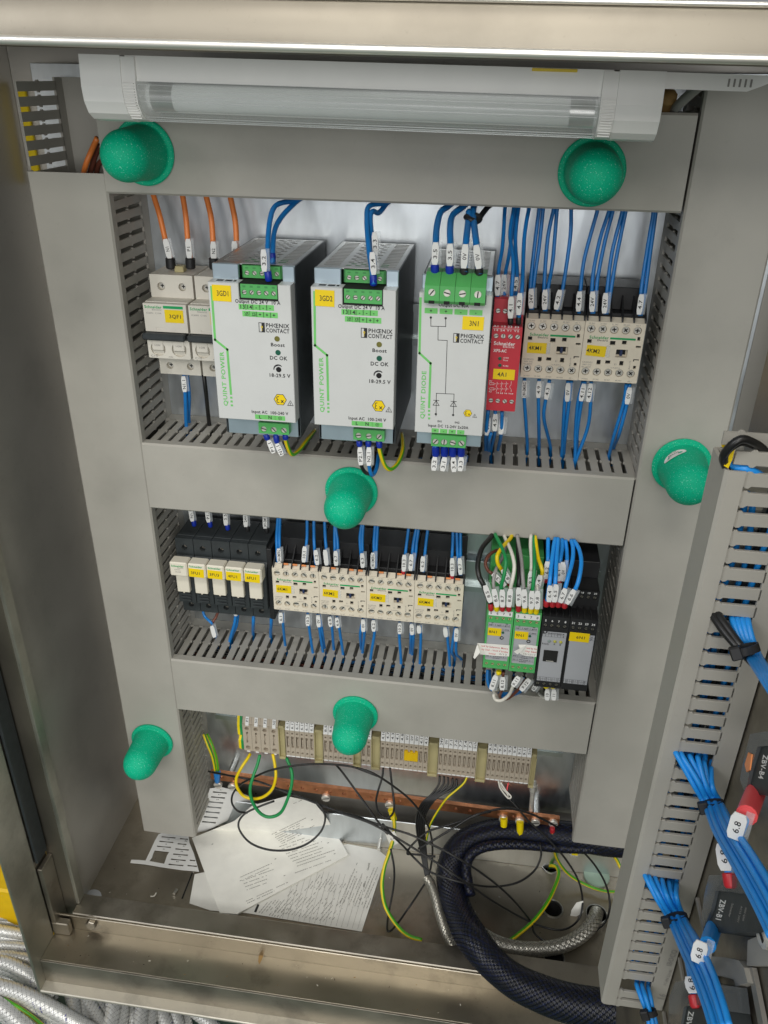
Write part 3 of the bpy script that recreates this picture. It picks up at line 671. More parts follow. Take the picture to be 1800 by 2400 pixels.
    p = at('C', 1262, 1494, DF); front(mb, circ(p.x+X, p.z, 1.4), [circ(p.x+X, p.z, 1.1)], DF+.12, .02, mi=1, floor=False); TX(mb, '+', 'C', 1262, 1494, DF, 1.6, None, 1, 'c', 1, X)
    P = lambda a, b: (lambda p: (p.x+X, p.z))(at('C', a, b, DF))
    strip_line(mb, [P(817, 645), P(841, 985), P(920, 1048), P(944, 1335)], 1.7, DF, 0)
    for k in range(3): a = P(946+k*2, 1360+k*25); front(mb, rect(a[0]-.85, a[0]+.85, a[1]-.8, a[1]+.8), [], DF+.1, .02, mi=0)
    a = P(893, 1240); mb.text('QUINT POWER', Vector((a[0]+.5, -DF-.1, a[1])), EZ, -EX, 3.0, 42.5, 1, mi=0)
    a = P(1124, 905); maker(mb, a[0], a[1], DF, 22.6)
    a = P(1263, 1373); ex_mark(mb, a[0], a[1], DF, 5.0); a = P(1329, 1398); warn(mb, a[0], a[1], DF, 2.5)
    a = P(1251, 1176); ring = [(a[0]+3.7*math.cos(math.radians(q)), a[1]+3.7*math.sin(math.radians(q))) for q in range(40, 200, 10)]; ring += [(a[0]+(2.4+.8*abs(q-110)/90)*math.cos(math.radians(q)), a[1]+(2.4+.8*abs(q-110)/90)*math.sin(math.radians(q))) for q in range(190, 30, -10)]
    front(mb, ring, [], DF+.1, .02, mi=1)
    mb.build('front_print', ['print_green', 'ink', 'ink_grey', 'yellow_label'], hood)
    for k, (aa, bb, m) in enumerate([(1243, 979, 'led_olive'), (1249, 1068, 'led_green'), (1253, 1178, 'dark')]):
        a = P(aa, bb); MB().lathe([(0, 2.0), (.25, 2.0), (.3, 1.75), (.1, 1.7), (.1, 0)], Vector((a[0], -DF, a[1])), NY, 16).build('status_light' if k < 2 else 'trimmer', m, t)
    label_part(t, st, x0+3.0, x0+16.8, 169.6, 181, DF, 3.2, 8.2, dx=1, tilt=-.015)
    return t
supply(92.2, '3GD1', 'tall grey power supply with yellow 3GD1 label, left one of the pair')
supply(166.6, '3GD2', 'tall grey power supply with yellow 3GD2 label, right one of the pair')

t = thing('diode_module', (268, 0, 64), 'tall grey diode module with four big green output terminals and yellow 3N1 label', 'diode module'); DF = 125.5
x0, x1 = 242.4, 292.6
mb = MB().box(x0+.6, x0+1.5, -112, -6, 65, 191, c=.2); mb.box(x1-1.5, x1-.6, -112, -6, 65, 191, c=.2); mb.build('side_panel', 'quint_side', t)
MB().box(x0+2, x1-2, -100, -8, 68, 160, c=.3).build('core', 'dark', t)
mb = MB(); vents(mb, x0+1.6, x1-1.6, -95, -12, 190.5); mb.build('vent_grille', 'zinc', t)
MB().box(x0+.6, x1-.6, -113, -110, 64.5, 191.5, c=.4).build('upper_panel', 'quint_metal', t)
cprism(MB(), [(x0, 78.6), (x1, 78.6), (x1, 182), (x1-4.4, 182), (x1-4.4, 175.6), (x0+3.8, 175.6), (x0+3.8, 182), (x0, 182)], Vector((0, -DF, 0)), EX, EZ, NY, 12, .8)
mb = MB(); cprism(mb, [(x0, 78.6), (x1, 78.6), (x1, 182), (x1-4.4, 182), (x1-4.4, 175.6), (x0+3.8, 175.6), (x0+3.8, 182), (x0, 182)], Vector((0, -DF, 0)), EX, EZ, NY, 12, .8); hood = mb.build('front_hood', 'quint', t)
for i in range(4):
    a = 246.6+i*10.35
    mb = MB(); sc = [(-133, 178.4), (-133, 188.5), (-122, 195.5), (-108, 195.5), (-108, 176.2), (-131, 176.2)]
    mb.prism([(a, y_, z) for y_, z in sc], (10.1, 0, 0)); front(mb, rect(a+3, a+7, 176.4, 178.6), [], 133.05, .02, mi=2)
    screw_in(mb.build('output_terminal', ['green', 'screw', 'dark'], t), a+5, 184, 133.3, 2.5)
plug('input_plug', t, 255.2, 281, 68.4, 77.4, 108, 126, 4, 2.5, entry=False)
mb = MB(); TXT = lambda s_, a, b, h, w=None, bold=1, mi=1: TX(mb, s_, 'D', a, b, DF, h, w, bold, 'c', mi)
TXT('Output DC 40A', 1148, 870, 2.3, 20.8); TXT('Input DC 12-24V 2x20A', 1107, 1768, 2.1, 30, 1); TXT('IN1', 1046, 1730, 1.5, 3.6); TXT('IN2', 1174, 1739, 1.5, 3.6)
P = lambda a, b: (lambda p: (p.x, p.z))(at('D', a, b, DF))
for s_, a, b in [('+', 981, 911), ('+', 1092, 916), ('-', 1202, 921), ('-', 1313, 925)]: p = P(a, b); front(mb, rect(p[0]-4.5, p[0]+4.5, p[1]-1.9, p[1]+1.9), [], DF+.06, .02, mi=0); TXT(s_, a, b, 2.3)
for s_, a, b in [('+', 1011, 1798), ('-', 1074, 1803), ('+', 1137, 1807), ('-', 1200, 1811)]: p = P(a, b); front(mb, rect(p[0]-2.7, p[0]+2.7, p[1]-1.7, p[1]+1.7), [], DF+.06, .02, mi=0); TXT(s_, a, b, 2)
strip_line(mb, [P(903, 820), P(895, 1225), P(977, 1300), P(966, 1625)], 1.6, DF, 0)
for k in range(3): a = P(966, 1652+k*28); front(mb, rect(a[0]-.8, a[0]+.8, a[1]-.8, a[1]+.8), [], DF+.1, .02, mi=0)
a = P(920, 1535); mb.text('QUINT DIODE', Vector((a[0]+.2, -DF-.1, a[1])), EZ, -EX, 3.0, 37, 1, mi=0)
for L_ in ([P(979, 963), P(979, 1025), P(1089, 1028), P(1089, 968)], [P(1033, 1027), P(1032, 1128), P(1100, 1131), P(1087, 1522)], [P(1017, 1690), P(1020, 1522), P(1151, 1528), P(1145, 1682)]): strip_line(mb, L_, .42, DF, 1)
for a in ((979, 961), (1089, 966), (1016, 1676), (1144, 1683)): p = P(*a); front(mb, circ(p[0], p[1], .85), [], DF+.12, .02, mi=1)
for a, b in ((1018, 1594), (1147, 1602)):
    p = P(a, b); strip_line(mb, [(p[0]-2.2, p[1]-1.8), (p[0]+2.2, p[1]-1.8), (p[0], p[1]+1.9), (p[0]-2.2, p[1]-1.8)], .42, DF, 1); strip_line(mb, [(p[0]-2, p[1]+2), (p[0]+2, p[1]+2)], .42, DF, 1)
p = P(1145, 1112); maker(mb, p[0], p[1], DF, 21.4); p = P(1252, 1670); ex_mark(mb, p[0], p[1], DF, 3.2); p = P(1304, 1690); warn(mb, p[0], p[1], DF, 1.7)
mb.build('front_print', ['print_green', 'ink', 'ink_grey', 'yellow_label'], hood)
p = P(1292, 1003); label_part(t, '3N1', p[0]-7.4, p[0]+7.4, p[1]-4.8, p[1]+4.6, DF, 3.1, 6.3, dx=1)

# ------------------------------------------------------------------ red safety relay
t = thing('safety_relay', (305, 0, 84), 'narrow red safety relay with yellow 4A1 label beside the diode module', 'relay'); DF = 100
x0, x1 = 293.8, 315.6
mb = MB().box(x0, x1, -86, -6, 86, 172, c=.5); front(mb, rect(x0+.2, x1-.2, 154.5, 171.5), [circ(x0+3.2+5.2*i, 162.5, 1.9) for i in range(4)], 88, 2, 1.5)
front(mb, rrect(x0, x1, 90, 154.5, .6), [circ(x0+3.2+5.2*i, z, 1.9) for i in range(4) for z in (147.2, 97.6)], DF, 14, 1.6); mb.build('housing', 'red', t)
for i in range(4):
    for z, d in ((147.2, DF-.5), (97.6, DF-.5), (162.5, 87.6)): screw_in(t, x0+3.2+5.2*i, z, d, 1.75)
mb = MB(); TXT = lambda s_, a, b, h, w=None, bold=0: TX(mb, s_, 'E', a, b, DF, h, w, bold)
TXT('A1 13 23 33', 240, 900, 1.4, 18.6); TXT('14 24 Y1 Y2', 240, 925, 1.4, 18.6); TXT('Schneider', 228, 1010, 2.5, 15.5, 1); TXT('Electric', 255, 1031, 1.5, 8.5); TXT('XPS-AC', 200, 1056, 2.1, 9.6, 1)
TXT('A1/A2', 238, 1102, 1.1, 4); TXT('Fuse', 235, 1118, 1.1, 3.5); TXT('K1/K2', 236, 1155, 1.1, 4); TXT('K1', 140, 1252, 1.2); TXT('K2', 136, 1320, 1.2); TXT('14 24 34 Y64', 228, 1332, 1, 13)
P = lambda a, b: (lambda p: (p.x, p.z))(at('E', a, b, DF))
for y_ in (1270, 1303):
    strip_line(mb, [P(130, y_-7), P(160, y_-6), P(160, y_+7), P(130, y_+6), P(130, y_-7)], .25, DF, 0)
    for a, b in ((164, 176), (182, 192), (198, 206), (212, 222), (228, 238), (244, 252)): strip_line(mb, [P(a, y_), P(b, y_+1)], .22, DF, 0)
for a in (180, 210, 240): strip_line(mb, [P(a, 1258), P(a+1, 1272), P(a-6, 1290), P(a, 1292), P(a+1, 1302), P(a-6, 1320)], .22, DF, 0)
strip_line(mb, [P(272, 1255), P(270, 1278), P(262, 1285), P(264, 1300), P(272, 1305), P(271, 1322)], .22, DF, 0); strip_line(mb, [P(155, 912), P(325, 917)], .2, DF, 0)
mb.build('front_print', 'white', t)
for b in (1106, 1150): p = P(198, b); MB().lathe([(0, 1.3), (.4, 1.3), (.5, 1), (.5, 0)], Vector((p[0], -DF, p[1])), NY, 12).build('status_light', 'led_green', t)
p0, p1 = P(157, 1172), P(292, 1252); label_part(t, '4A1', p0[0], p1[0]-.2, p1[1]+.6, p0[1], DF, 2.8, 6.5, dx=-1)

# ------------------------------------------------------------------ contactors
CX, CZ, CD = 318.4, 151.0, 60
def sp(a, b): p = at('S', a, b, CD); return p.x-CX, p.z-CZ
SCR_T = [sp(183, 235), sp(320, 239), sp(460, 243), sp(598, 250), sp(738, 243)]; SCR_B = [sp(138, 742), sp(273, 750), sp(408, 757), sp(545, 768), sp(680, 785)]
ez_t = sum(p[1] for p in SCR_T)/5; ez_b = sum(p[1] for p in SCR_B)/5
SCR = [(4.9+8.6*i, ez_t) for i in range(5)]+[(4.9+8.6*i, ez_b+.2) for i in range(5)]
HOL = []
for a, b, w, h in [(168, 377, 3.3, 2.9), (445, 400, 4, 3.2), (585, 395, 3.4, 2.9), (755, 350, 2.2, 2.9), (753, 447, 3.7, 1.5), (285, 632, 3, 3.6), (395, 630, 3.8, 2.6), (557, 645, 3, 3.6), (715, 695, 2.1, 2.4)]:
    x, z = sp(a, b); HOL.append(rect(x-w/2, x+w/2, z-h/2, z+h/2))
WIN = (lambda x, z: rrect(x-4.2, x+4.4, z-3.6, z+2.6, .5))(*sp(555, 520)); WC = sp(548, 512)
LBL = (sp(250, 495))
def contactor(x0, z0, st, label, orange, tilt=0, txs=0):
    t = thing('contactor', (x0+22.5, 0, z0-48), label, 'contactor', 'small cream contactors'); o = Vector((x0, -CD, z0))
    mb = MB(); mb.plate(rrect(.15, 44.85, -46.8, 0, .7), [circ(x, z, 3.1, 16) for x, z in SCR]+HOL+[WIN], o, EX, EZ, NY, 9, 3.4)
    mb.prism([o+Vector((0.2, 0.2, -.2)), o+Vector((44.8, .2, -.2)), o+Vector((44.8, 6, 2.6)), o+Vector((.2, 6, 2.6))], (0, 3, -3)); mb.build('front_cover', 'cream', t)
    for x, z in SCR: screw_in(t, x0+x, z0+z, CD-.9 if not orange else CD-1.9, 2.8, cross=not orange, n=16)
    mb = MB()
    for h in HOL:
        (a, b), (c, e) = h[0], h[2]; front(mb, rect(x0+a+.1, x0+c-.1, z0+b+.1, z0+e-.1), [], CD-1.6, .3)
    front(mb, rect(x0+WC[0]-3.6, x0+WC[0]+3.4, z0+WC[1]-2.0, z0+WC[1]+2.2), [], CD-1.3, .3); mb.build('keying_slot', 'dark', t)
    MB().box(x0+WC[0]-.9, x0+WC[0]+1.2, -CD-.3, -CD+3, z0+WC[1]-3, z0+WC[1]+1.8, c=.4).build('indicator_tab', 'blue_tab', t)
    mb = MB().box(x0+.3, x0+44.7, -51, -6, z0-46, z0+5, c=.4); mb.box(x0+.3, x0+44.7, -40, -8, z0+4.9, z0+22, c=.5)
    for i in range(6):
        xx = x0+.8+i*8.5+(.4 if i else 0); mb.prism([(xx, -40, z0+16), (xx, -59, z0+2.5), (xx, -59.5, z0+.1), (xx, -40, z0+.1)], (1.2, 0, 0))
        mb.prism([(xx, -49, z0-46.9), (xx, -49, z0-46), (xx, -9, z0-46), (xx, -9, z0-52)], (1.2, 0, 0))
    mb.box(x0+.5, x0+44.5, -36, -8, z0-52, z0-45.9, c=.4); mb.build('terminal_body', 'black', t)
    if orange:
        mb = MB()
        for i in range(1, 5):
            if random.random() < .85: mb.box(x0+2.6+8.5*i, x0+7+8.5*i, -57.6, -56.4, z0+2.8, z0+4.4, c=.2)
        mb.build('coil_terminal', 'copper_orange', t)
    mb = MB(); x, z = sp(165, 327); brand(mb, x0+x, z0+z, CD, 14.6, 2.2); a = sp(413, 343); b = sp(718, 357)
    front(mb, rect(x0+a[0], x0+b[0], z0+a[1]-.75, z0+a[1]+.75), [], CD+.1, .02, mi=0)
    for i, s_ in enumerate(['13 NO', '21 NC', '31 NC', '43 NO', 'A1 +']): mb.text(s_, Vector((x0+4.9+8.6*i, -CD-.1, z0-1.5)), EX, EZ, 1.1, None, mi=2)
    for i, s_ in enumerate(['14 NO', '22 NC', '32 NC', '44 NO', 'A2 -']): mb.text(s_, Vector((x0+4.9+8.6*i, -CD-.1, z0-45.3)), EX, EZ, 1.1, None, mi=2)
    x, z = sp(150, 630); mb.text('CA3KN22', Vector((x0+x, -CD-.1, z0+z)), EX, EZ, 1.1, 8, mi=2); mb.text('24V DC', Vector((x0+x, -CD-.1, z0+z-1.9)), EX, EZ, 1.1, 7, mi=2)
    mb.text('IEC 60947', Vector((x0+x-.4, -CD-.1, z0+z-3.8)), EX, EZ, 1.0, 7, mi=2); x, z = sp(485, 700); mb.text('LADN', Vector((x0+x, -CD-.1, z0+z)), EX, EZ, .9, 7, mi=2)
    x, z = sp(487, 657); mb.text('E1', Vector((x0+x, -CD-.1, z0+z)), EX, EZ, 1.3, mi=2); x, z = sp(655, 665); mb.text('Made in FR', Vector((x0+x, -CD-.1, z0+z)), EZ, -EX, .9, 7, mi=2)
    a = sp(697, 600); b = sp(765, 602); front(mb, rect(x0+a[0], x0+b[0], z0+a[1]-.35, z0+a[1]+.35), [], CD+.1, .02, mi=1); front(mb, rect(x0+a[0], x0+a[0]+.8, z0+a[1]-1.4, z0+a[1]), [], CD+.1, .02, mi=1)
    mb.build('front_print', ['brand_green', 'ink', 'ink_grey'], t)
    a = sp(374, 430); b = sp(405, 570); MB().box(x0+a[0], x0+b[0], -CD-.7, -CD-.1, z0+b[1], z0+a[1], c=.2).build('clip_label', 'clear', t)
    x, z = LBL; label_part(t, st, x0+x-7.4, x0+x+7.3, z0+z-4.2, z0+z+4.2, CD, 2.7, 9.0, dx=-1+txs, tilt=tilt)
    return t
contactor(318.4, 151, '4KM1', 'cream contactor with yellow 4KM1 label, beside the red relay in the upper row', 0, .0)
contactor(363.4, 151.2, '4KM2', 'cream contactor with yellow 4KM2 label, last in the upper row', 0, -.05, -1)
for i, (st, tl, pos) in enumerate([('6KM1', 0, 'beside the black fuse holders'), ('6KM2', -.05, 'second in the middle row'), ('6KM3', -.03, 'third in the middle row'), ('6KM4', -.02, 'rightmost of the four in the middle row')]):
    contactor(106.3+45*i, -95, st, 'cream contactor with yellow '+st+' label, '+pos, 1, tl)

# ------------------------------------------------------------------ fuse holders
def fuse(x0, st, label):
    t = thing('fuse_holder', (x0+9, 0, -162), label, 'fuse holder', 'black fuse holders with ivory grips'); w = 17.6
    mb = MB().box(x0, x0+w, -44, -6, -161, -77, c=.5)
    front(mb, rect(x0+.1, x0+w-.1, -96, -77.3), [circ(x0+w/2, -87, 2.8)], 50, 6.2, 5); mb.prism([(x0+.1, -50, -96), (x0+.1, -57, -105), (x0+.1, -44, -105), (x0+.1, -44, -96)], (w-.2, 0, 0))
    mb.box(x0+.1, x0+w-.1, -56.5, -44, -146, -105.1, c=.4)
    front(mb, rect(x0+.1, x0+w-.1, -161, -147.6), [circ(x0+w/2-.4, -153.6, 2.8)], 49, 5.2, 4)
    for k in range(3): mb.box(x0+3, x0+w-4.5, -58.2, -56.4, -143.5+k*3.6, -141.8+k*3.6, c=.2)
    mb.build('housing', 'fuse_black', t)
    FM = ('steel_dull', 'steel_dull', 'dark'); screw_in(t, x0+w/2, -87, 46.2, 2.2, mats=FM); screw_in(t, x0+w/2-.4, -153.6, 45.6, 2.2, mats=FM)
    mb = MB().box(x0+.25, x0+w-.25, -70, -57.2, -107.4, -92.3, c=1.1); mb.box(x0+1.6, x0+w-3.6, -61.5, -56.6, -131, -107.2, c=.6); mb.prism([(x0+7, -61.4, -131), (x0+9, -61.4, -131), (x0+8, -61.4, -132)], (0, 2, 0)); mb.build('fuse_carrier', 'ivory', t)
    mb = MB(); mb.text('Schneider', Vector((x0+8.2, -70.15, -95.0 if st else -96)), EX, EZ, 2, 12.4, 1, mi=0)
    if not st: mb.text('DF101', Vector((x0+8, -70.15, -100)), EX, EZ, 1.3, 6, mi=1); mb.text('10x38', Vector((x0+8, -70.15, -102.4)), EX, EZ, 1.3, 6, mi=1); mb.text('Electric', Vector((x0+11, -70.15, -97.9)), EX, EZ, 1.2, 6, mi=1)
    mb.build('front_print', ['brand_green', 'ink_grey'], t)
    if st: label_part(t, st, x0+.9 if st == '3FU1' else x0+1.2, x0+15.6, -106.4, -97.2, 70, 2.6, 8.4, dx=-.6, tilt=-.03)
for i, (st, lb) in enumerate([('', 'black fuse holder with a plain ivory grip without a label, leftmost of five'), ('3FU1', 'black fuse holder with yellow 3FU1 label on its ivory grip'), ('3FU3', 'black fuse holder with yellow 3FU3 label, middle of the five'), ('4FU1', 'black fuse holder with yellow 4FU1 label on its ivory grip'), ('6FU1', 'black fuse holder with yellow 6FU1 label, next to the cream contactors')]): fuse(9.8+18*i, st, lb)
tag(MB().box(99.6, 104.5, -52, -6, -160, -80, c=.5).build('end_stop', 'black'), 'black plastic end stop between the fuse holders and the contactors', 'end stop')

# ------------------------------------------------------------------ green signal amplifiers
HD = 112
def hz(a, b, d=HD): p = at('H', a, b, d); return p.x, p.z
def amp(x0, st, label, dz):
    t = thing('signal_amplifier', (x0+11, 0, -150), label, 'signal amplifier', 'green signal amplifiers'); w = 22.3
    zt, zb = -81.6+dz, -145.3+dz
    mb = MB().box(x0, x0+w, -97, -6, -146+dz, -66, c=.4); mb.box(x0, x0+w, -72, -6, -66, -52, c=.4)
    front(mb, rect(x0, x0+w, zb, zt), [circ(x0+3.2+5.3*i, z, 1.9, 12) for i in range(4) for z in (zt-10.6, zb+4.2)]+[rect(x0+1.4, x0+w-1.4, zb+8.2, zt-15)], HD, 15, .8)
    for i in range(4): mb.box(x0+1.2+5.3*i-.6, x0+1.2+5.3*i+.2, -HD, -98, zt, zt+2.2, c=.1)
    for i in range(5): mb.box(x0+.3+5.3*i, x0+1.2+5.3*i, -96, -74, -66, -63, c=.1)
    mb.build('housing', 'green_amp', t)
    for i in range(4):
        for z in (zt-10.6, zb+4.2): screw_in(t, x0+3.2+5.3*i, z, HD-.75, 1.5, mats=('bracket', 'bracket', 'dark'))
    MB().box(x0+1, x0+w-1.2, -HD-.5, -HD-.05, zt-7.6, zt-2.2, c=.15).build('number_strip', 'white', t)
    mb = MB()
    for i in range(4): mb.text(str(5+i), Vector((x0+3.2+5.3*i, -HD-.6, zt-4.9)), EX, EZ, 2.3, None, 0, mi=0)
    dm = HD-.72
    MB().box(x0+1.45, x0+w-1.45, -dm, -dm+.5, zb+8.3, zt-15.1, c=.1).build('front_plate', 'amp_grey', t)
    for k, (s_, dzz) in enumerate([('sg1 | sg2 | gnd', -17.6), ('in+ | CT | sec', -21.8), ('0V | -15V | +15', -47.2), ('in | Wout | -', -51)]):
        mb.text(s_, Vector((x0+w/2, -dm-.1, zt+dzz)), EX, EZ, 1.15, 17.5, 1); strip_line(mb, [(x0+2, zt+dzz-1.4), (x0+w-2, zt+dzz-1.4)], .2, dm, 0)
    mb.text('output', Vector((x0+w/2+1, -dm-.1, zt-48.9)), EX, EZ, 1, 6, 1); mb.text('power', Vector((x0+w/2, -dm-.1, zt-53)), EX, EZ, 1, 6, 1); mb.text('7      8', Vector((x0+w/2, -dm-.1, zt-15.9)), EX, EZ, 1, 15)
    mb.build('front_print', 'ink', t)
    MB().lathe([(0, 1.2), (.5, 1.1), (.5, 0)], Vector((x0+14.6, -dm, zt-25)), NY, 12).build('status_light', 'led_green', t)
    MB().lathe([(0, 1.7), (.4, 1.7), (.4, 1.1), (-.3, 1.0)], Vector((x0+14, -dm, zt-30.6)), NY, 14).build('gain_trimmer', 'ink', t)
    label_part(t, st, x0+1.8, x0+13.2, zt-29, zt-21, dm, 2.3, 6.6, dx=-1)
    return t, zt
tA, zA = amp(308.4, '8N1', 'green signal amplifier with yellow 8N1 label, left of the two', 0)
tB, zB = amp(331.3, '9N1', 'green signal amplifier with yellow 9N1 label, right of the two', -1.0)
def seal(pts, par, label, lines, curl):
    d = HD+.25; mb = MB(); P3 = [Vector((at('H', a, b, d).x, -d, at('H', a, b, d).z)) for a, b in pts]
    mb.prism(P3, (0, .15, 0)); o = mb.build('paper_seal', 'paper'); tag(o, label, 'paper seal', 'torn paper seals on the amplifiers'); b0 = BASE[o.name]
    c = MB(); Pc = [Vector((at('H', a, b, d+k).x, -d-k, at('H', a, b, d+k).z)) for a, b, k in curl]
    c.add(Pc, [tuple(range(len(Pc)))]); cc = c.build('curled_end', 'paper', o)
    m = MB()
    for s_, a, b, h, w, mi in lines:
        p = at('H', a, b, d); m.text(s_, Vector((p.x, -d-.15, p.z)), EX*.99-EZ*.03, EZ, h, w, 0, mi=mi)
    m.build('seal_print', ['ink_red', 'ink_grey'], o)
seal([(160, 1150), (300, 1158), (472, 1172), (470, 1280), (330, 1275), (185, 1258)], tA, 'torn paper seal with red print across the left amplifier',
     [('ted by Solartron Metro', 330, 1190, 1.7, 23, 0), ('ity Seal - Void if broke', 330, 1222, 1.7, 23, 0), ('Initial', 305, 1252, 1.6, 6, 0), ('2/12', 410, 1258, 1.6, 7, 1)], [(160, 1150, 0), (185, 1258, 0), (190, 1240, 5), (135, 1305, 7), (120, 1290, 7), (160, 1160, 3)])
seal([(560, 1165), (640, 1165), (745, 1180), (735, 1285), (620, 1272), (575, 1255)], tB, 'torn paper seal curling off the right amplifier',
     [('ted by So', 690, 1202, 1.7, 9, 0), ('rity Seal', 680, 1232, 1.7, 10, 0), ('10/12/17', 665, 1260, 1.6, 11, 1)], [(560, 1165, 0), (640, 1168, 0), (590, 1230, 3), (550, 1260, 5), (515, 1232, 6), (575, 1200, 3)])

# ------------------------------------------------------------------ black two-part controller
def module(x0, x1, label, left):
    t = thing('controller_module', ((x0+x1)/2, 0, -165), label, 'controller', 'black controller modules'); zt, zb = -85, -160.5
    mb = MB().box(x0, x1, -96, -6, zb+1, -66, c=.4); mb.box(x0, x1, -76, -6, -66, -50, c=.4); w = x1-x0
    front(mb, rect(x0, x1, zb, zt), [circ(x0+3+5.4*i, z, 1.8, 12) for i in range(4) for z in ((zt-9.5, zb+3.4) if left else (zt-9.5,))], HD, 16, 1.2)
    front(mb, rect(x0, x1, -80, -66), [circ(x0+3+5.4*i, -72, 1.8, 12) for i in range(4)], 98, 3, 1)
    for i in range(5): mb.box(x0+.2+5.4*i, x0+1+5.4*i, -HD+1, -97, zt-.2, zt+2.6, c=.1)
    mb.build('housing', 'black', t)
    for i in range(4):
        for z, d in ((zt-9.5, HD-.6), (-72, 97.4))+(((zb+3.4, HD-.6),) if left else ()): screw_in(t, x0+3+5.4*i, z, d, 1.5, mats=('steel_dull', 'steel_dull', 'dark'))
    MB().box(x0+1.6, x1-1, -HD-.4, -HD-.05, zb+7.2, zt-15.4, c=.1).build('front_plate', 'amp_grey', t)
    mb = MB()
    for i in range(4):
        mb.text(str((5 if left else 21)+i), Vector((x0+3+5.4*i, -HD-.1, zt-4.4)), EX, EZ, 1.9, None, 1, mi=1); mb.text(str((1 if left else 17)+i), Vector((x0+3+5.4*i, -98.1, -67.6)), EX, EZ, 1.6, None, 1, mi=1)
        c = x0+4.2+5.0*i; e = HD+.42
        for s_, z in ((str((1 if left else 17)+i), zt-17), (str((5 if left else 21)+i), zt-19.4), (str((9 if left else 25)+i), zb+10.6), (str((13 if left else 29)+i), zb+8.4)): mb.text(s_, Vector((c, -e-.05, z)), EX, EZ, 1.5, None, 0, mi=0)
        strip_line(mb, [(c-2.5, zt-16), (c-2.5, zt-20.3)], .15, e, 0); strip_line(mb, [(c-2.5, zb+7.6), (c-2.5, zb+11.6)], .15, e, 0)
    for z in (zt-18.2, zt-20.4, zb+9.5, zb+11.7): strip_line(mb, [(x0+1.8, z), (x1-1.2, z)], .15, HD+.42, 0)
    e = HD+.42
    if left:
        a = hz(822, 1037); front(mb, [(a[0]-2, a[1]-1.9), (a[0]-.4, a[1]-1.9), (a[0]+1.3, a[1]-1.2), (a[0]+2, a[1]), (a[0]+1.3, a[1]+1.2), (a[0]-.4, a[1]+1.9), (a[0]-2, a[1]+1.9)], [circ(a[0]-.2, a[1], .9, 10)], e+.06, .02, mi=0, floor=False)
        a = hz(925, 1034); mb.text('DUPLOMATIC', Vector((a[0], -e-.1, a[1])), EX, EZ, 1.2, 13, 1, mi=0); a = hz(925, 1056); mb.text('OLEODINAMICA', Vector((a[0], -e-.1, a[1])), EX, EZ, 1.2, 13.6, 1, mi=0)
        for s_, aa, bb in (('Ready', 822, 1152), ('A', 909, 1158), ('B', 966, 1165)): a = hz(aa, bb); mb.text(s_, Vector((a[0], -e-.1, a[1])), EX, EZ, 1.6, 6 if s_ == 'Ready' else None, 0, mi=0)
    mb.build('front_print', ['ink', 'white'], t)
    if left:
        for aa, bb, m in ((858, 1126, 'led_grey'), (914, 1131, 'led_yellow'), (971, 1137, 'led_yellow')): a = hz(aa, bb); MB().lathe([(0, 1.4), (.6, 1.3), (1.1, .8), (1.2, 0)], Vector((a[0], -e, a[1])), NY, 12).build('status_light', m, t, smooth='all')
        a = hz(870, 1272); mb = MB(); front(mb, rect(a[0]-6, a[0]+6, a[1]-6, a[1]+6), [[(a[0]-4.6, a[1]-3), (a[0]-3.2, a[1]-4.8), (a[0]+3.2, a[1]-4.8), (a[0]+4.6, a[1]-3), (a[0]+4.6, a[1]+4.4), (a[0]-4.6, a[1]+4.4)]], e+.4, .8, 3.5)
        front(mb, rect(a[0]-4.8, a[0]+4.8, a[1]-5, a[1]+4.6), [], e+.1, .05); mb.box(a[0]-1.4, a[0]+1.4, -e-.35, -e, a[1]-1, a[1]+3.5, c=.1); mb.build('data_socket', 'hole', t); MB().box(a[0]-3.2, a[0]+3.2, -e-.5, -e-.3, a[1]-5.6, a[1]-5.0, c=.1).build('socket_rim', 'screw', t)
    else:
        a = hz(1152, 1090); label_part(t, '6N1', a[0]-8.3, a[0]+8.3, a[1]-4.6, a[1]+4.6, e, 2.4, 7, dx=1.4, tilt=-.01)
module(354.6, 377.2, 'black controller module with a data socket and maker print on its grey front', True)
module(377.6, 400.4, 'black controller module with yellow 6N1 label on a plain grey front', False)
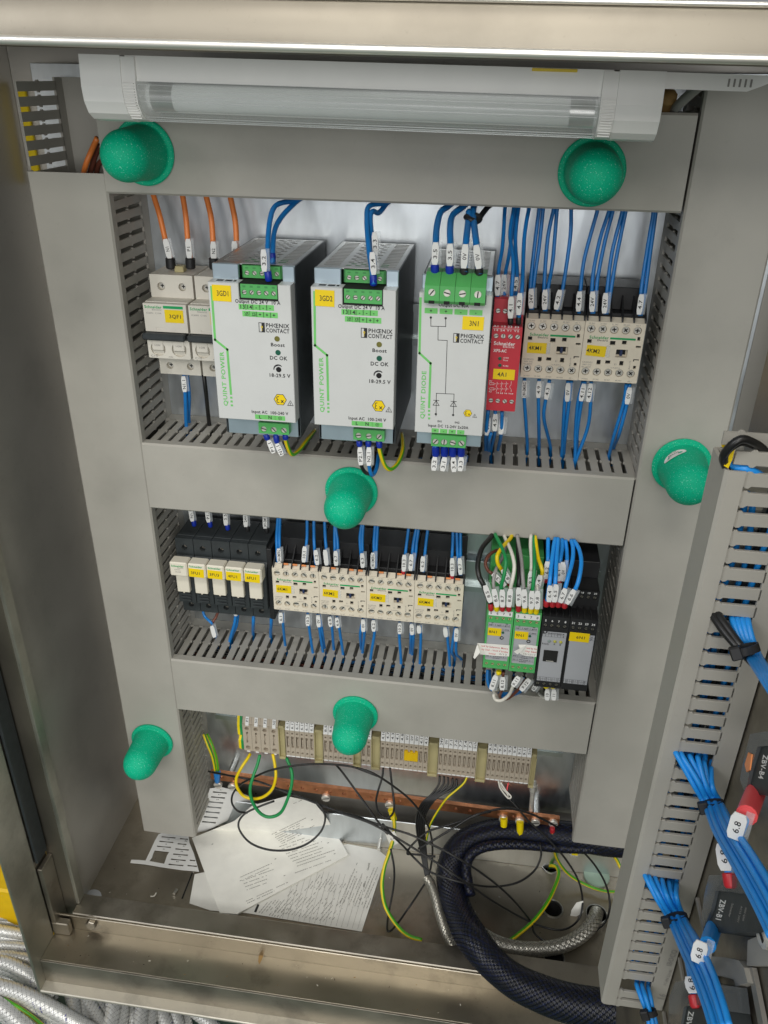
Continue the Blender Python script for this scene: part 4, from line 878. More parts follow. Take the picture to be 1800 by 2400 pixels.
# ------------------------------------------------------------------ bottom row of terminals
TD = 46
def tX(fr, a, b): return at(fr, a, b, TD).x
TZ0, TZ1 = -346.0, -295.5
def terminal(x0, w, st, label, group, big=False, k=1.0):
    t = thing('terminal_block', (x0+w/2, 0, TZ0), label, 'terminal block', 'terminals: '+group); r = 2.7 if big else 1.45; c = x0+w/2; g = .12
    mb = MB().box(x0+g, x0+w-g, -40, -9, TZ0+1.5, TZ1, c=.3)
    rec = rect(c-w*.27, c+w*.27, -333.5, -317)
    if big: rec = [(c-1.6, -333.5), (c+.4, -333.5), (c+1.8, -322), (c+.6, -317), (c-1.2, -318.5), (c-.6, -325)]
    front(mb, rect(x0+g, x0+w-g, TZ0+1, -308.8 if not big else -307), [circ(c, -313, r*.9, 10), circ(c, -340, r, 10), rec], TD, 6.1, 4.5)
    mb.prism([(x0+g, -TD, -308.8), (x0+w-g, -TD, -308.8), (x0+w-g, -40.1, TZ1), (x0+g, -40.1, TZ1)], (0, 1, -1))
    mb.box(c-w*.1, c+w*.16, -TD+1.2, -TD+4.4, -332, -322, c=.3); mb.build('housing', 'terminal', t)
    f = lambda u: Vector((0, -TD+.0-(-5.9)*u, -308.8+13.3*u)); n = Vector((0, -13.3, 5.9)).normalized(); upv = Vector((0, 5.9, 13.3)).normalized()
    mw = (w-.5)/2 if not big else 1.9; oo = Vector((c if not big else c+.6, -TD-.02, -308.6))
    mb = MB(); cprism(mb, rect(-mw, mw, .3, 13.2), oo+n*.75, EX, upv, n, .7, .12); m = mb.build('marker', 'white', t)
    MB().text(st, oo+n*.86+upv*6.8, upv, -EX, 2.5, min(9.5, 2.5*len(st)), 0).build('marker_text', 'ink', m)
    MB().box(c-mw, c+mw, -TD-.2, -TD+4, TZ0-.6, TZ0+.95, c=.15).build('marker', 'white', t)
ORD = ['first', 'second', 'third', 'fourth', 'fifth', 'sixth', 'seventh', 'eighth', 'ninth', 'tenth']
def group_(fr, p0, p1, texts, grp, labels=None, big=False):
    xa, xb = tX(fr, *p0), tX(fr, *p1); w = (xb-xa)/len(texts)
    for i, s_ in enumerate(texts): terminal(xa+w*i, w, s_, (labels or {}).get(i) or (('large' if big else 'slim')+' grey terminal marked '+s_+', '+ORD[i]+' of '+grp), grp, big)
    return xa, xb
xa, _ = group_('N', (205, 300), (835, 330), ['P1', 'N1', 'P2', 'N2'], 'four big ones at the left end', big=True)
mb = MB()
for mi, (a, b) in enumerate(((xa-5.6, xa-2.8), (xa-2.8, xa-.1))):
    mb.prism([(a, -y_, z) for y_, z in ((9, -346), (44, -346), (46, -342), (46, -331), (40, -327), (46, -323), (46, -309), (42, -297), (9, -297))], (b-a, 0, 0), mi=mi)
e = mb.build('earth_terminal', ['orange' and 'ferrule_yellow', 'wire_green']); tag(e, 'yellow and green earth terminal at the left end of the bottom row', 'terminal block')
_, b2 = group_('N', (962, 370), (1472, 410), ['6.12', '6.13', '6.14', '6.15', '6.16', '6.19'], 'six right of the big ones')
a3, b3 = group_('J', (1018, 390), (1252, 420), ['8.5', '8.6', '8.7', '8.8', '8.11', '8.12'], 'six half behind the green cap')
a4, b4 = group_('J', (1316, 430), (1394, 440), ['10.1', '10.2'], 'pair right of the green cap')
a5, b5 = group_('O', (126, 140), (570, 170), ['4.10', '4.7', '4.3', '4.1', '4.8', '0V', '0V', '0V', '4.11', '4.12'], 'ten around the yellow jumper',
   {5: 'terminal marked 0V under the left end of the yellow jumper', 6: 'terminal marked 0V under the middle of the yellow jumper', 7: 'terminal marked 0V under the right end of the yellow jumper'})
a6, b6 = group_('O', (666, 190), (1022, 220), ['24V', '0V', '7.1', '7.6', '7.7', '7.4', '7.2', 'Sch'], 'eight right of the yellow jumper')
a7, b7 = group_('O', (1120, 230), (1528, 262), ['9.5', '9.8', '9.6', '9.7', '9.3', '9.4', '9.12', '9.11', 'Sch'], 'nine at the right end')
xb_ = tX('N', 835, 330)
w5 = (b5-a5)/10; mb = MB(); cprism(mb, [(a5+w5*5+.3, -331), (a5+w5*8-.3, -331), (a5+w5*8-.3, -318), (a5+w5*7+1.6, -318), (a5+w5*7+1.4, -320), (a5+w5*7-.6, -320), (a5+w5*7-.8, -318), (a5+w5*6+1.6, -318), (a5+w5*6+1.4, -320), (a5+w5*6-.6, -320), (a5+w5*6-.8, -318), (a5+w5*5+.3, -318)], Vector((0, -TD-2, 0)), EX, EZ, NY, 5, .3)
tag(mb.build('jumper', 'yellow_bin'), 'yellow jumper bridging three 0V terminals in the middle of the bottom row', 'jumper')
def bracket(xl, xr, label):
    mb = MB(); xl += .25; xr -= .25
    mb.box(xl, xr, -44, -9, -350, -304, c=.5); mb.box(xl, xl+1, -47.5, -43.9, -350.5, -304.5, c=.3); mb.box(xr-1, xr, -47.5, -43.9, -350.5, -309, c=.3); mb.box(xl, xr, -47.3, -43.9, -350.6, -347.5, c=.3); mb.box(xl+.9, xr-.9, -46.5, -43.9, -307, -303.6, c=.3)
    mb.box(xl+2, xr-1, -36, -9, -303.9, -292, c=.3, mi=1)
    tag(mb.build('end_bracket', ['bracket', 'black']), label, 'end bracket', 'tan end brackets between the terminal groups')
bracket(xb_, tX('N', 962, 370), 'tan end bracket right of the four large terminals'); bracket(b2, a3, 'tan end bracket just left of the green cap'); bracket(b3, a4, 'tan end bracket under the right edge of the green cap')
bracket(b4, a5, 'tan end bracket left of the group with the yellow jumper'); bracket(b5, a6, 'tan end bracket between terminals 4.12 and 24V'); bracket(b6, a7, 'tan end bracket between the two right-hand terminal groups'); bracket(b7, b7+6, 'tan end bracket closing the right end of the row')

# ------------------------------------------------------------------ copper earth bar
BZ = lambda x: -410.8-.0205*(x-10)
t = thing('earth_bar', (200, -25, -415), 'long copper earth bar with drilled holes across the bottom of the panel', 'earth bar')
o = Vector((8, -27, BZ(8))); ex = Vector((1, 0, -.0205)).normalized(); holes = [circ(13+16.1*i, 0, 2.1, 12) for i in range(25)]
mb = MB().plate(rect(0, 402, -6, 6), holes, o, ex, EZ, NY, 5, floor=False, hmi=1); mb.build('bar', ['copper', 'copper'], t)
MB().box(14, 404, -21.5, -20, -423, -404, c=.2)
BS = [('J', 200, 800), ('J', 310, 815), ('J', 1040, 900), ('J', 1535, 955), ('K', 912, 612), ('K', 1018, 625), ('K', 1120, 632), ('K', 1235, 640)]
for fr, a, b in BS:
    p = at(fr, a, b, 30); q = Vector((p.x, -27, p.z)); mb = MB(); mb.lathe([(0, 5), (3.2, 5), (3.8, 4.3), (3.8, 0)], q, NY, 16); w = .6
    mb.add([q+NY*3.9+v for v in (Vector((-4, 0, -w-1)), Vector((4, 0, -w+1)), Vector((4, 0, w+1)), Vector((-4, 0, w-1)))], [(0, 1, 2, 3)], 1); mb.build('bar_screw', ['screw', 'dark'], t)
for x in (30, 385): MB().cyl((x, -22, BZ(x)), (x, 0, BZ(x)), 4, 12).build('stand_off', 'zinc', t)
p = at('K', 1112, 400, 20); q = at('K', 1122, 570, 24)
t = thing('threaded_stud', (p.x, -20, q.z), 'bright zinc bolt standing upright behind the right end of the copper bar', 'bolt')
MB().cyl((p.x, -20, q.z), (p.x-1, -20, p.z-4), 2.6, 12).build('shank', 'screw', t); MB().cyl((p.x-1, -20, p.z-5), (p.x-1, -20, p.z+3), 4.6, 6).build('nut', 'screw', t); MB().cyl((p.x-1, -20, p.z+3), (p.x-1, -20, p.z+8), 3, 12).build('bolt_end', 'screw', t)

# ------------------------------------------------------------------ wires
def P3(fr, q): 
    if isinstance(q[2], tuple): k = ray(fr, q[0], q[1]); return CAM+k*((q[2][0]-CAM).dot(q[2][1])/k.dot(q[2][1]))
    if isinstance(q[2], str) and q[2][0] == 'x': return atx(fr, q[0], q[1], float(q[2][1:]))
    if isinstance(q[2], str): z = float(q[2][1:]); k = ray(fr, q[0], q[1]); return CAM+k*((z-CAM.z)/k.z)
    p = at(fr, *q)
    if fr in 'JK' and p.z < -512: p = at(fr, q[0], q[1], -512.0)      # loose wires rest on the cabinet floor
    return p
def add_marker(par, fr, a0, b0, a1, b1, d, st, sleeve=1, w=4.1, side=1):
    p0, p1 = P3(fr, (a0, b0, d)), P3(fr, (a1, b1, d)); ax = (p0-p1); L_ = ax.length; ax.normalize(); tc = (CAM-(p0+p1)/2).normalized()
    n = (tc-ax*tc.dot(ax)).normalized(); sd = n.cross(ax)          # sd points left as seen
    o = (p0+p1)/2+n*2.5; h = w/2
    mb = MB(); cprism(mb, [(-L_/2, -h*.62), (L_/2, -h*.62), (L_/2-.0, h*.62), (-L_/2, h*.62)][:0] or [(-L_/2, -h*.7), (-L_/2+3, -h), (L_/2-3, -h), (L_/2, -h*.7), (L_/2, h*.7), (L_/2-3, h), (-L_/2+3, h), (-L_/2, h*.7)], o, ax, sd, n, .7, .15)
    m = mb.build('marker', 'white', par)
    if st: MB().text(st, o+n*.12, ax, sd, 2.5, min(L_*.85, 2.3*len(st)), 0).build('marker_text', 'ink', m)
    if sleeve:
        q = o-sd*(h*side)-n*2.0; mb = MB(); cprism(mb, rect(-L_/2, L_/2, -2.2, 1.2), q+n*1.6, ax, sd, n, 3.2, .8); mb.build('sleeve', 'clear', par)
def wire(col, r, fr, pts, label, group=None, markers=(), ferr=(), drop=False, cat='wire', k=6, name='wire', stripe=None):
    P_ = [P3(fr, q) for q in pts]
    if drop: P_.append(P_[-1]+Vector((random.uniform(-2, 2), 3, -18)))
    S_ = spline(P_, k); mb = MB()
    if stripe: mb.tube(S_, r, 12, mf=lambda i, kk: 1 if i % 6 < 3 else 0, twist=.02); o = mb.build(name, [col, stripe], smooth='all', base=P_[0])
    else: o = mb.tube(S_, r, 8).build(name, col, smooth='all', base=P_[0])
    tag(o, label, cat, group)
    for m in markers: add_marker(o, fr, *m)
    for f in ferr:
        a0, b0, a1, b1, d, c = f[:6]; rr = f[6] if len(f) > 6 else r+.7; d0, d1 = d if isinstance(d, list) else (d, d); p0, p1 = P3(fr, (a0, b0, d0)), P3(fr, (a1, b1, d1))
        mb = MB(); mb.lathe([(0, rr*.85), (.5, rr), ((p1-p0).length-1, rr), ((p1-p0).length, rr*.75)], p0, p1-p0, 12, cap0=True, cap1=True); mb.build('ferrule', c, o, smooth=True)
    return o
BL = 1.45
# upper row: wires coming down to the red relay and the two contactors
g = 'blue wires hanging from the top duct'
wire('blue', BL, 'E', [(232, 100, 40), (230, 140, 42), (215, 380, 62), (190, 530, 78), (183, 690, 84), (183, 745, 80)], 'blue wire marked 4.7 going to the upper left terminal of the red relay', g, [(184, 560, 182, 695, 86, '4.7')], [(182, 698, 183, 748, 82, 'black')])
wire('blue', BL, 'E', [(308, 100, 38), (300, 140, 40), (258, 430, 55), (236, 545, 68), (226, 690, 78), (226, 745, 76)], 'blue wire marked 24V behind the two nearest wires of the red relay', g, [(225, 560, 222, 690, 76, '24V')], [(223, 692, 226, 745, 76, 'black')])
wire('blue', BL, 'E', [(290, 95, 46), (288, 135, 48), (264, 300, 66), (285, 480, 92), (274, 680, 100), (268, 880, 92)], 'blue wire marked 4.1 bending in front of the red relay', g, [(272, 700, 266, 842, 101, '4.1')], [(266, 845, 267, 885, 98, 'black')])
wire('blue', BL, 'E', [(395, 100, 46), (385, 140, 48), (356, 330, 66), (342, 660, 96), (322, 830, 98), (320, 880, 92)], 'blue wire marked 4.3 reaching the right terminal of the red relay', g, [(328, 678, 318, 820, 99, '4.3')], [(318, 822, 319, 832, 97, 'blue_sleeve'), (319, 833, 320, 885, 97, 'black')])
wire('blue', BL, 'E', [(322, 100, 38), (318, 135, 40), (298, 330, 56), (310, 560, 78), (302, 660, 80), (300, 740, 78)], 'blue wire whose marker hides behind the 4.3 marker on the red relay', g, [(303, 575, 296, 665, 80, '4.5')])
for a, pr, mk, st, lb in [
    (0, [(452, 140), (420, 400), (396, 640), (400, 790)], (401, 650, 400, 778), '24V', 'blue wire of the pair marked 24V at the first terminal of contactor 4KM1'), (0, [(478, 140), (452, 380), (416, 640), (408, 790)], None, '', 'second blue wire of the 24V pair at the first terminal of contactor 4KM1'),
    (0, [(545, 145), (508, 330), (485, 640), (488, 800)], (491, 656, 487, 786), '24V', 'blue wire of the pair marked 24V at the second terminal of contactor 4KM1'), (0, [(568, 145), (540, 480), (512, 640), (495, 800)], None, '', 'second blue wire of the 24V pair at the second terminal of contactor 4KM1'),
    (0, [(660, 145), (654, 320), (608, 640), (570, 800)], (588, 658, 562, 785), '4.2', 'single blue wire marked 4.2 above contactor 4KM1'),
    (0, [(828, 155), (748, 450), (722, 650), (710, 815)], (715, 668, 706, 797), '4.4', 'single blue wire marked 4.4 at the last terminal of contactor 4KM1'),
    (0, [(903, 158), (850, 320), (808, 520), (795, 660), (796, 815)], (800, 668, 794, 800), '24V', 'blue wire of the pair marked 24V at the first terminal of contactor 4KM2'), (0, [(928, 158), (880, 340), (836, 560), (822, 680), (805, 815)], None, '', 'second blue wire of the 24V pair at the first terminal of contactor 4KM2'),
    (0, [(990, 160), (925, 420), (893, 665), (880, 820)], (884, 678, 874, 810), '24V', 'blue wire of the pair marked 24V at the second terminal of contactor 4KM2'), (0, [(1012, 160), (955, 440), (917, 670), (890, 820)], None, '', 'second blue wire of the 24V pair at the second terminal of contactor 4KM2'),
    (0, [(1192, 165), (1145, 450), (1115, 660), (1105, 830)], (1118, 686, 1099, 818), '4.7', 'blue wire of the pair marked 4.7 at the far right of contactor 4KM2'), (0, [(1208, 165), (1170, 440), (1140, 670), (1112, 830)], None, '', 'second blue wire of the 4.7 pair at the far right of contactor 4KM2')]:
    ds = [36, 40, 48, 52, 54][:len(pr)]; pts = [(pr[0][0]+6, pr[0][1]-50, 35)]+[(x, y_, d) for (x, y_), d in zip(pr, ds)]
    wire('blue', BL, 'E', pts, lb, g, [(*mk, 55, st)] if mk else ())
g = 'blue wires dropping from the upper row into the duct below'
for pr, mk, st, lb in [
    ([(357, 1235), (356, 1360), (368, 1540), (375, 1700)], (359, 1245, 354, 1356, 50), '24V-EMERG', 'blue wire marked 24V-EMERG under the left end of contactor 4KM1'),
    ([(452, 1240), (448, 1360), (450, 1520), (452, 1690)], (453, 1248, 447, 1356, 50), '4.9', 'blue wire marked 4.9 under contactor 4KM1'),
    ([(520, 1245), (495, 1370), (484, 1500), (527, 1690)], (517, 1260, 498, 1366, 50), '4.3', 'blue wire marked 4.3 bowing left under contactor 4KM1'),
    ([(640, 1250), (618, 1390), (608, 1560), (598, 1735)], (641, 1260, 634, 1379, 50), '0V', 'blue wire of the pair marked 0V under the right end of contactor 4KM1'),
    ([(662, 1250), (640, 1440), (622, 1600), (612, 1725)], None, '', 'second blue wire of the 0V pair under the right end of contactor 4KM1'),
    ([(738, 1255), (702, 1400), (688, 1580), (684, 1770)], (744, 1265, 724, 1377, 50), '4.11', 'blue wire of the pair marked 4.11 under contactor 4KM2'),
    ([(750, 1255), (725, 1400), (700, 1580), (694, 1740)], None, '', 'second blue wire of the 4.11 pair under contactor 4KM2'),
    ([(790, 1255), (786, 1400), (765, 1560), (690, 1770)], (788, 1263, 771, 1382, 50), '4.12', 'blue wire marked 4.12 sweeping left under contactor 4KM2'),
    ([(1018, 1270), (1000, 1395), (940, 1600), (905, 1740)], (1042, 1288, 1022, 1397, 50), '0V', 'blue wire of the pair marked 0V under the right end of contactor 4KM2'),
    ([(1040, 1270), (1022, 1400), (970, 1600), (935, 1690)], None, '', 'second blue wire of the 0V pair under the right end of contactor 4KM2')]:
    n = len(pr); pts = [(*pr[0], 50), (*pr[1], 50), (*pr[2], 46)]+[(*pr[3], 'z28.4')]
    wire('blue', BL, 'E', pts, lb, g, [(*mk, st)] if mk else (), drop=True)
for pr, mk, st, lb in [([(122, 1440), (108, 1600), (106, 1700)], (127, 1485, 113, 1598, 84), '0V', 'blue wire marked 0V under the red relay'), ([(168, 1440), (166, 1580), (140, 1705)], (169, 1458, 164, 1571, 88), '4.5', 'blue wire marked 4.5, middle of the marked wires under the red relay'),
                       ([(212, 1450), (206, 1600), (185, 1700)], (215, 1478, 203, 1591, 86), '4.4', 'blue wire marked 4.4, right one under the red relay'), ([(140, 1590), (128, 1640), (126, 1705)], None, '', 'unmarked blue wire just left of the 4.5 wire under the red relay')]:
    wire('blue', BL, 'E', [(*pr[0], 90), (*pr[1], 82), (*pr[2], 'z28.4')], lb, g, [(*mk, st)] if mk else (), drop=True)
# power supplies, diode module
g = 'blue wires at the power supplies and the diode module'
wire('blue', 1.9, 'C', [(1420, 60, 42), (1340, 85, 50), (1235, 115, 70), (1195, 220, 88), (1182, 400, 108), (1182, 540, 118), (1190, 600, 119)], 'blue wire marked 3.2 into the first power supply', g, [(1153, 395, 1160, 540, 121, '3.2')], [(1181, 536, 1190, 606, 119, 'blue_sleeve')])
wire('blue', 1.9, 'C', [(1430, 50, 38), (1368, 90, 46), (1275, 185, 66), (1228, 275, 84), (1215, 400, 98), (1212, 500, 102)], 'blue wire looping behind the 3.2 wire of the first power supply', g, (), [(1210, 420, 1212, 490, 100, 'blue_sleeve')])
wire('blue', 1.9, 'D', [(690, 90, 44), (640, 115, 52), (525, 135, 68), (505, 230, 82), (520, 450, 106), (545, 620, 118), (555, 715, 120)], 'blue wire marked 3.4 into the second power supply', g, [(543, 472, 556, 640, 121, '3.4')], [(553, 645, 554, 725, 119, 'blue_sleeve')])
wire('blue', 1.9, 'D', [(700, 80, 40), (650, 120, 46), (595, 185, 60), (548, 175, 72), (530, 230, 80), (545, 400, 96), (560, 570, 104)], 'blue wire marked 3.3 behind the 3.4 wire of the second power supply', g, [(561, 325, 568, 495, 100, '3.3')])
for pr, mk, st, fc, lb in [([(1140, 110, 50), (1105, 140, 56), (1050, 185, 70), (1022, 300, 92), (1016, 420, 110), (1009, 600, 122)], (1015, 400, 1008, 566, 121), '3.5', 'blue_sleeve', 'blue wire marked 3.5 into the first big green terminal of the diode module'),
    ([(1250, 110, 50), (1212, 145, 56), (1140, 205, 70), (1122, 300, 92), (1124, 430, 110), (1118, 610, 122)], (1121, 410, 1118, 576, 121), '3.5', 'blue_sleeve', 'blue wire marked 3.5 into the second big green terminal of the diode module'),
    ([(1262, 175, 70), (1255, 260, 84), (1240, 400, 108), (1228, 630, 122)], (1236, 414, 1222, 592, 121), '0V', 'black', 'blue wire marked 0V into the third big green terminal of the diode module'),
    ([(1300, 130, 56), (1292, 190, 70), (1306, 330, 98), (1318, 430, 112), (1340, 645, 122)], (1314, 420, 1334, 596, 121), '0V', 'black', 'blue wire marked 0V into the fourth big green terminal of the diode module')]:
    e = pr[-1]; wire('blue', 2.3, 'D', pr, lb, g, [(*mk, st, 1, 4.6)], [(mk[2], mk[3]+2, e[0]+1, e[1]+32, 121, fc, 2.9)])
wire('wire_black', 2.0, 'D', [(1440, 110, 50), (1395, 150, 58), (1335, 225, 72), (1300, 240, 78)], 'short black wire end tied above the diode module', None)
tag(MB().tube(spline([at('D', 1240, 215, 78), at('D', 1275, 240, 84), at('D', 1320, 250, 80), at('D', 1342, 222, 76), at('D', 1310, 205, 74)]), 2.2, 8).build('cable_tie', 'black', smooth='all'), 'black cable tie around the 0V wires above the diode module', 'cable tie', 'black cable ties')
for a0, b0, a1, b1, st, x in [(1010, 1985, 1000, 2086, '3.2', 1015), (1083, 1987, 1066, 2090, '3.1', 1080), (1145, 1990, 1150, 2096, '3.4', 1141), (1206, 1987, 1196, 2090, '3.3', 1203)]:
    wire('blue', 1.9, 'D', [(x, 1905, 117), (x+2, 1960, 114), (a1+12, 2040, 104), (a1+34, 2030, 88), (a1+45, 1990, 76)], '%s blue wire from the left under the diode module, marked %s' % ({1015: 'first', 1080: 'second', 1141: 'third', 1203: 'fourth'}[x], st), 'blue wires under the diode module', [(a0, b0, a1, b1, 116, st, 1, 4.4)], [(x, 1915, x+1, 1988, 116, 'blue_sleeve', 3.0)])
wire('wire_black', 1.6, 'F', [(893, 45, 112), (908, 90, 110), (945, 150, 100), (990, 130, 80)], 'black wire marked P1.1 under the first power supply', 'wires under the power supplies', [(908, 84, 942, 166, 112, 'P1.1')], [(893, 48, 906, 84, 112, 'blue_sleeve', 2.4)])
wire('blue', 1.6, 'F', [(958, 45, 112), (970, 110, 110), (1005, 160, 98), (1020, 120, 80)], 'blue wire marked N1.1 under the first power supply', 'wires under the power supplies', [(962, 106, 996, 183, 112, 'N1.1')], [(958, 50, 966, 104, 112, 'blue_sleeve', 2.4)])
wire('earth_yellow', 1.7, 'F', [(1020, 45, 112), (1025, 100, 110), (1058, 178, 104), (1105, 155, 92), (1160, 85, 74), (1212, 20, 50)], 'yellow and green earth wire curling under the first power supply', 'wires under the power supplies', (), [(1020, 48, 1022, 84, 112, 'blue_sleeve', 2.4)], stripe='earth_green')
wire('wire_black', 1.6, 'D', [(448, 1870, 114), (462, 2040, 112), (490, 2105, 106), (530, 2115, 98), (560, 2060, 86), (570, 1960, 76)], 'black wire marked P2.1 under the second power supply', 'wires under the power supplies', [(452, 1915, 460, 2046, 114, 'P2.1')], [(448, 1872, 452, 1914, 114, 'blue_sleeve', 2.4)])
wire('blue', 1.6, 'D', [(515, 1870, 114), (520, 2045, 112), (543, 2128, 108), (578, 2075, 98), (592, 1970, 80)], 'blue wire marked N2.1 under the second power supply', 'wires under the power supplies', [(520, 1915, 519, 2050, 114, 'N2.1')], [(515, 1874, 519, 1914, 114, 'blue_sleeve', 2.4)])
wire('earth_yellow', 1.7, 'D', [(592, 1870, 114), (604, 1960, 112), (640, 2060, 108), (685, 2085, 104), (740, 2030, 92), (772, 1930, 74), (765, 1820, 46)], 'yellow and green earth wire curling under the second power supply', 'wires under the power supplies', (), [(594, 1874, 600, 1925, 114, 'blue_sleeve', 2.4)], stripe='earth_green')
# breakers
g = 'orange wires feeding the circuit breakers'
for pr, mk, st, lb in [([(425, -10), (445, 60), (482, 180), (518, 335), (552, 470), (556, 525)], (516, 330, 546, 456), 'N1', 'orange wire marked N1, leftmost of four above the circuit breakers'), ([(622, 0), (632, 60), (652, 190), (664, 335), (682, 470), (682, 525)], (664, 328, 674, 453), 'P1', 'orange wire marked P1, second of four above the circuit breakers'),
                       ([(775, 10), (787, 70), (816, 200), (828, 350), (834, 470), (836, 530)], (828, 345, 832, 468), 'N2', 'orange wire marked N2, third of four above the circuit breakers'), ([(930, 10), (942, 70), (972, 220), (980, 360), (982, 470), (984, 530)], (964, 343, 972, 470), 'P2', 'orange wire marked P2, rightmost of four above the circuit breakers')]:
    ds = [20, 22, 26, 30, 34, 34]; p = [(x, y_, d) for (x, y_), d in zip(pr, ds)]; e = pr[4]
    wire('orange', 2.35, 'C', p, lb, g, [(*mk, 35, st, 1, 4.6)], [(e[0]-2, e[1]-16, pr[5][0], pr[5][1], 35, 'black', 4.0)])
wire('blue', 1.8, 'C', [(640, 1205, 40), (648, 1330, 40), (655, 1545, 'z28.4')], 'blue wire marked N1.1 under the leftmost circuit breaker', None, [(634, 1216, 644, 1318, 42, 'N1.1')], drop=True)
wire('blue', 1.8, 'C', [(658, 1205, 36), (672, 1340, 36), (672, 1520, 'z28.4')], 'second blue wire beside the N1.1 wire under the leftmost circuit breaker', drop=True)
wire('wire_black', 1.9, 'C', [(765, 1190, 40), (782, 1330, 40), (805, 1540, 'z28.4')], 'black wire under the leftmost circuit breaker', drop=True)
# fuse holders
g = 'wires above the black fuse holders'
for a0, b0, a1, b1, st, fc, lb in [(400, 535, 416, 607, 'N1.1', 'blue_sleeve', 'wire marked N1.1 above the leftmost fuse holder'), (508, 540, 521, 613, 'P1.1', 'blue_sleeve', 'wire marked P1.1 above the 3FU1 fuse holder'), (627, 548, 634, 632, '3.5', 'blue_sleeve', 'wire marked 3.5 above the 3FU3 fuse holder'), (758, 562, 763, 642, '24V', 'black', 'wire marked 24V above the 4FU1 fuse holder'), (886, 572, 888, 652, '24V-EMERG', 'black', 'wire marked 24V-EMERG above the 6FU1 fuse holder')]:
    wire('blue' if fc[0:4] == 'blue' else 'wire_black', 1.5, 'F', [(a0-4, b0-60, 30), (a0+6, b0, 34), (a1+8, b1, 36), (a1+14, b1+35, 36)], lb, g, [(a0, b0-25, a1, b1, 39, st)], [(a1+8, b1-4, a1+14, b1+36, 37, fc, 2.3)])
g = 'wires under the black fuse holders'
wire('blue', 1.4, 'F', [(483, 1185, 40), (500, 1232, 42), (548, 1282, 46), (570, 1360, 'z-206.4')], 'thin blue wire under the second fuse holder joining the white sleeve', g, [(540, 1284, 560, 1358, 50, '')], drop=True)
wire('wire_brown', 1.4, 'F', [(586, 1190, 40), (570, 1235, 42), (550, 1275, 44), (572, 1350, 'z-206.4')], 'thin brown wire under the third fuse holder', g, drop=True)
for i, (a, b, c, e, lb) in enumerate([(700, 690, 660, 1390, 'blue wire under the fourth fuse holder'), (814, 812, 811, 1345, 'blue wire under the gap before the last fuse holder'), (928, 928, 925, 1362, 'blue wire under the last fuse holder')]):
    wire('blue', 1.7, 'F', [(a, 1205, 42), (b, 1280, 42), (c, e, 'z-206.4')], lb, g, (), [(a, 1205, a-2, 1222, 43, 'white', 2.4)] if i != 1 else (), drop=True)
wire('blue', 1.7, 'F', [(712, 1205, 38), (702, 1290, 38), (672, 1365, 'z-206.4')], 'blue wire behind the one under the fourth fuse holder', g, drop=True)
# middle row contactors
g = 'blue wires above the middle row contactors'
for ws, mk, st, fc, lb in [
    ([[(142, 175), (134, 300), (136, 380), (140, 470)], [(156, 175), (152, 300), (153, 380), (152, 470)]], (146, 368, 151, 459), '24V-EMERG', None, 'first terminal of 6KM1'),
    ([[(331, 190), (331, 290), (325, 370), (322, 460)]], (316, 354, 309, 456), '10.1', None, 'fourth terminal of 6KM1'), ([[(375, 195), (376, 300), (379, 370), (388, 480)]], (384, 378, 397, 474), '6.2', None, 'last terminal of 6KM1'),
    ([[(445, 200), (449, 300), (456, 380), (465, 480)]], (446, 376, 457, 476), '', None, 'first terminal of 6KM2'), ([[(510, 245), (510, 320), (512, 390), (518, 480)], [(518, 250), (528, 320), (530, 390), (526, 480)]], (515, 383, 519, 479), '6.7', None, 'second terminal of 6KM2'),
    ([[(684, 220), (674, 300), (678, 390), (690, 495)], [(695, 222), (690, 300), (690, 390), (696, 495)]], (687, 398, 691, 491), '6.3', None, 'last terminal of 6KM2'), ([[(772, 225), (766, 310), (765, 390), (770, 500)], [(788, 228), (784, 310), (780, 390), (776, 500)]], (757, 395, 757, 497), '24V-EMERG', None, 'first terminal of 6KM3'),
    ([[(988, 250), (978, 330), (969, 405), (957, 545)]], (962, 408, 957, 515), '10.3', 'ferrule_red', 'fourth terminal of 6KM3'), ([[(1036, 255), (1022, 330), (1014, 400), (1006, 515)], [(1052, 258), (1042, 330), (1034, 410), (1014, 515)]], (1008, 405, 1001, 511), '6.7', None, 'last terminal of 6KM3'),
    ([[(1112, 258), (1102, 340), (1094, 420), (1086, 525)]], (1083, 418, 1077, 516), '6.2', None, 'first terminal of 6KM4'), ([[(1277, 270), (1275, 350), (1271, 430), (1268, 575)]], (1271, 430, 1272, 545), '10.3', 'ferrule_red', 'fourth terminal of 6KM4'),
    ([[(1302, 275), (1304, 350), (1308, 430), (1322, 545)], [(1326, 278), (1326, 350), (1326, 430), (1330, 545)]], (1319, 430, 1325, 536), '6.7', None, 'last terminal of 6KM4')]:
    for i, pr in enumerate(ws):
        pts = [(pr[0][0]+2, pr[0][1]-45, 40)]+[(*q, d) for q, d in zip(pr, (44, 47, 50, 52))]
        wire('blue', BL, 'G', pts, ('blue wire' if len(ws) == 1 else ('left' if i == 0 else 'right')+' blue wire of the pair')+(' marked '+st if st else ' with a blank marker')+' into the '+lb, g, [(*mk, 54, st)] if i == 0 else (), [(mk[2], mk[3], mk[2]-1, mk[3]+32, 53, fc, 2.3)] if fc else ())
g = 'blue wires under the middle row contactors'
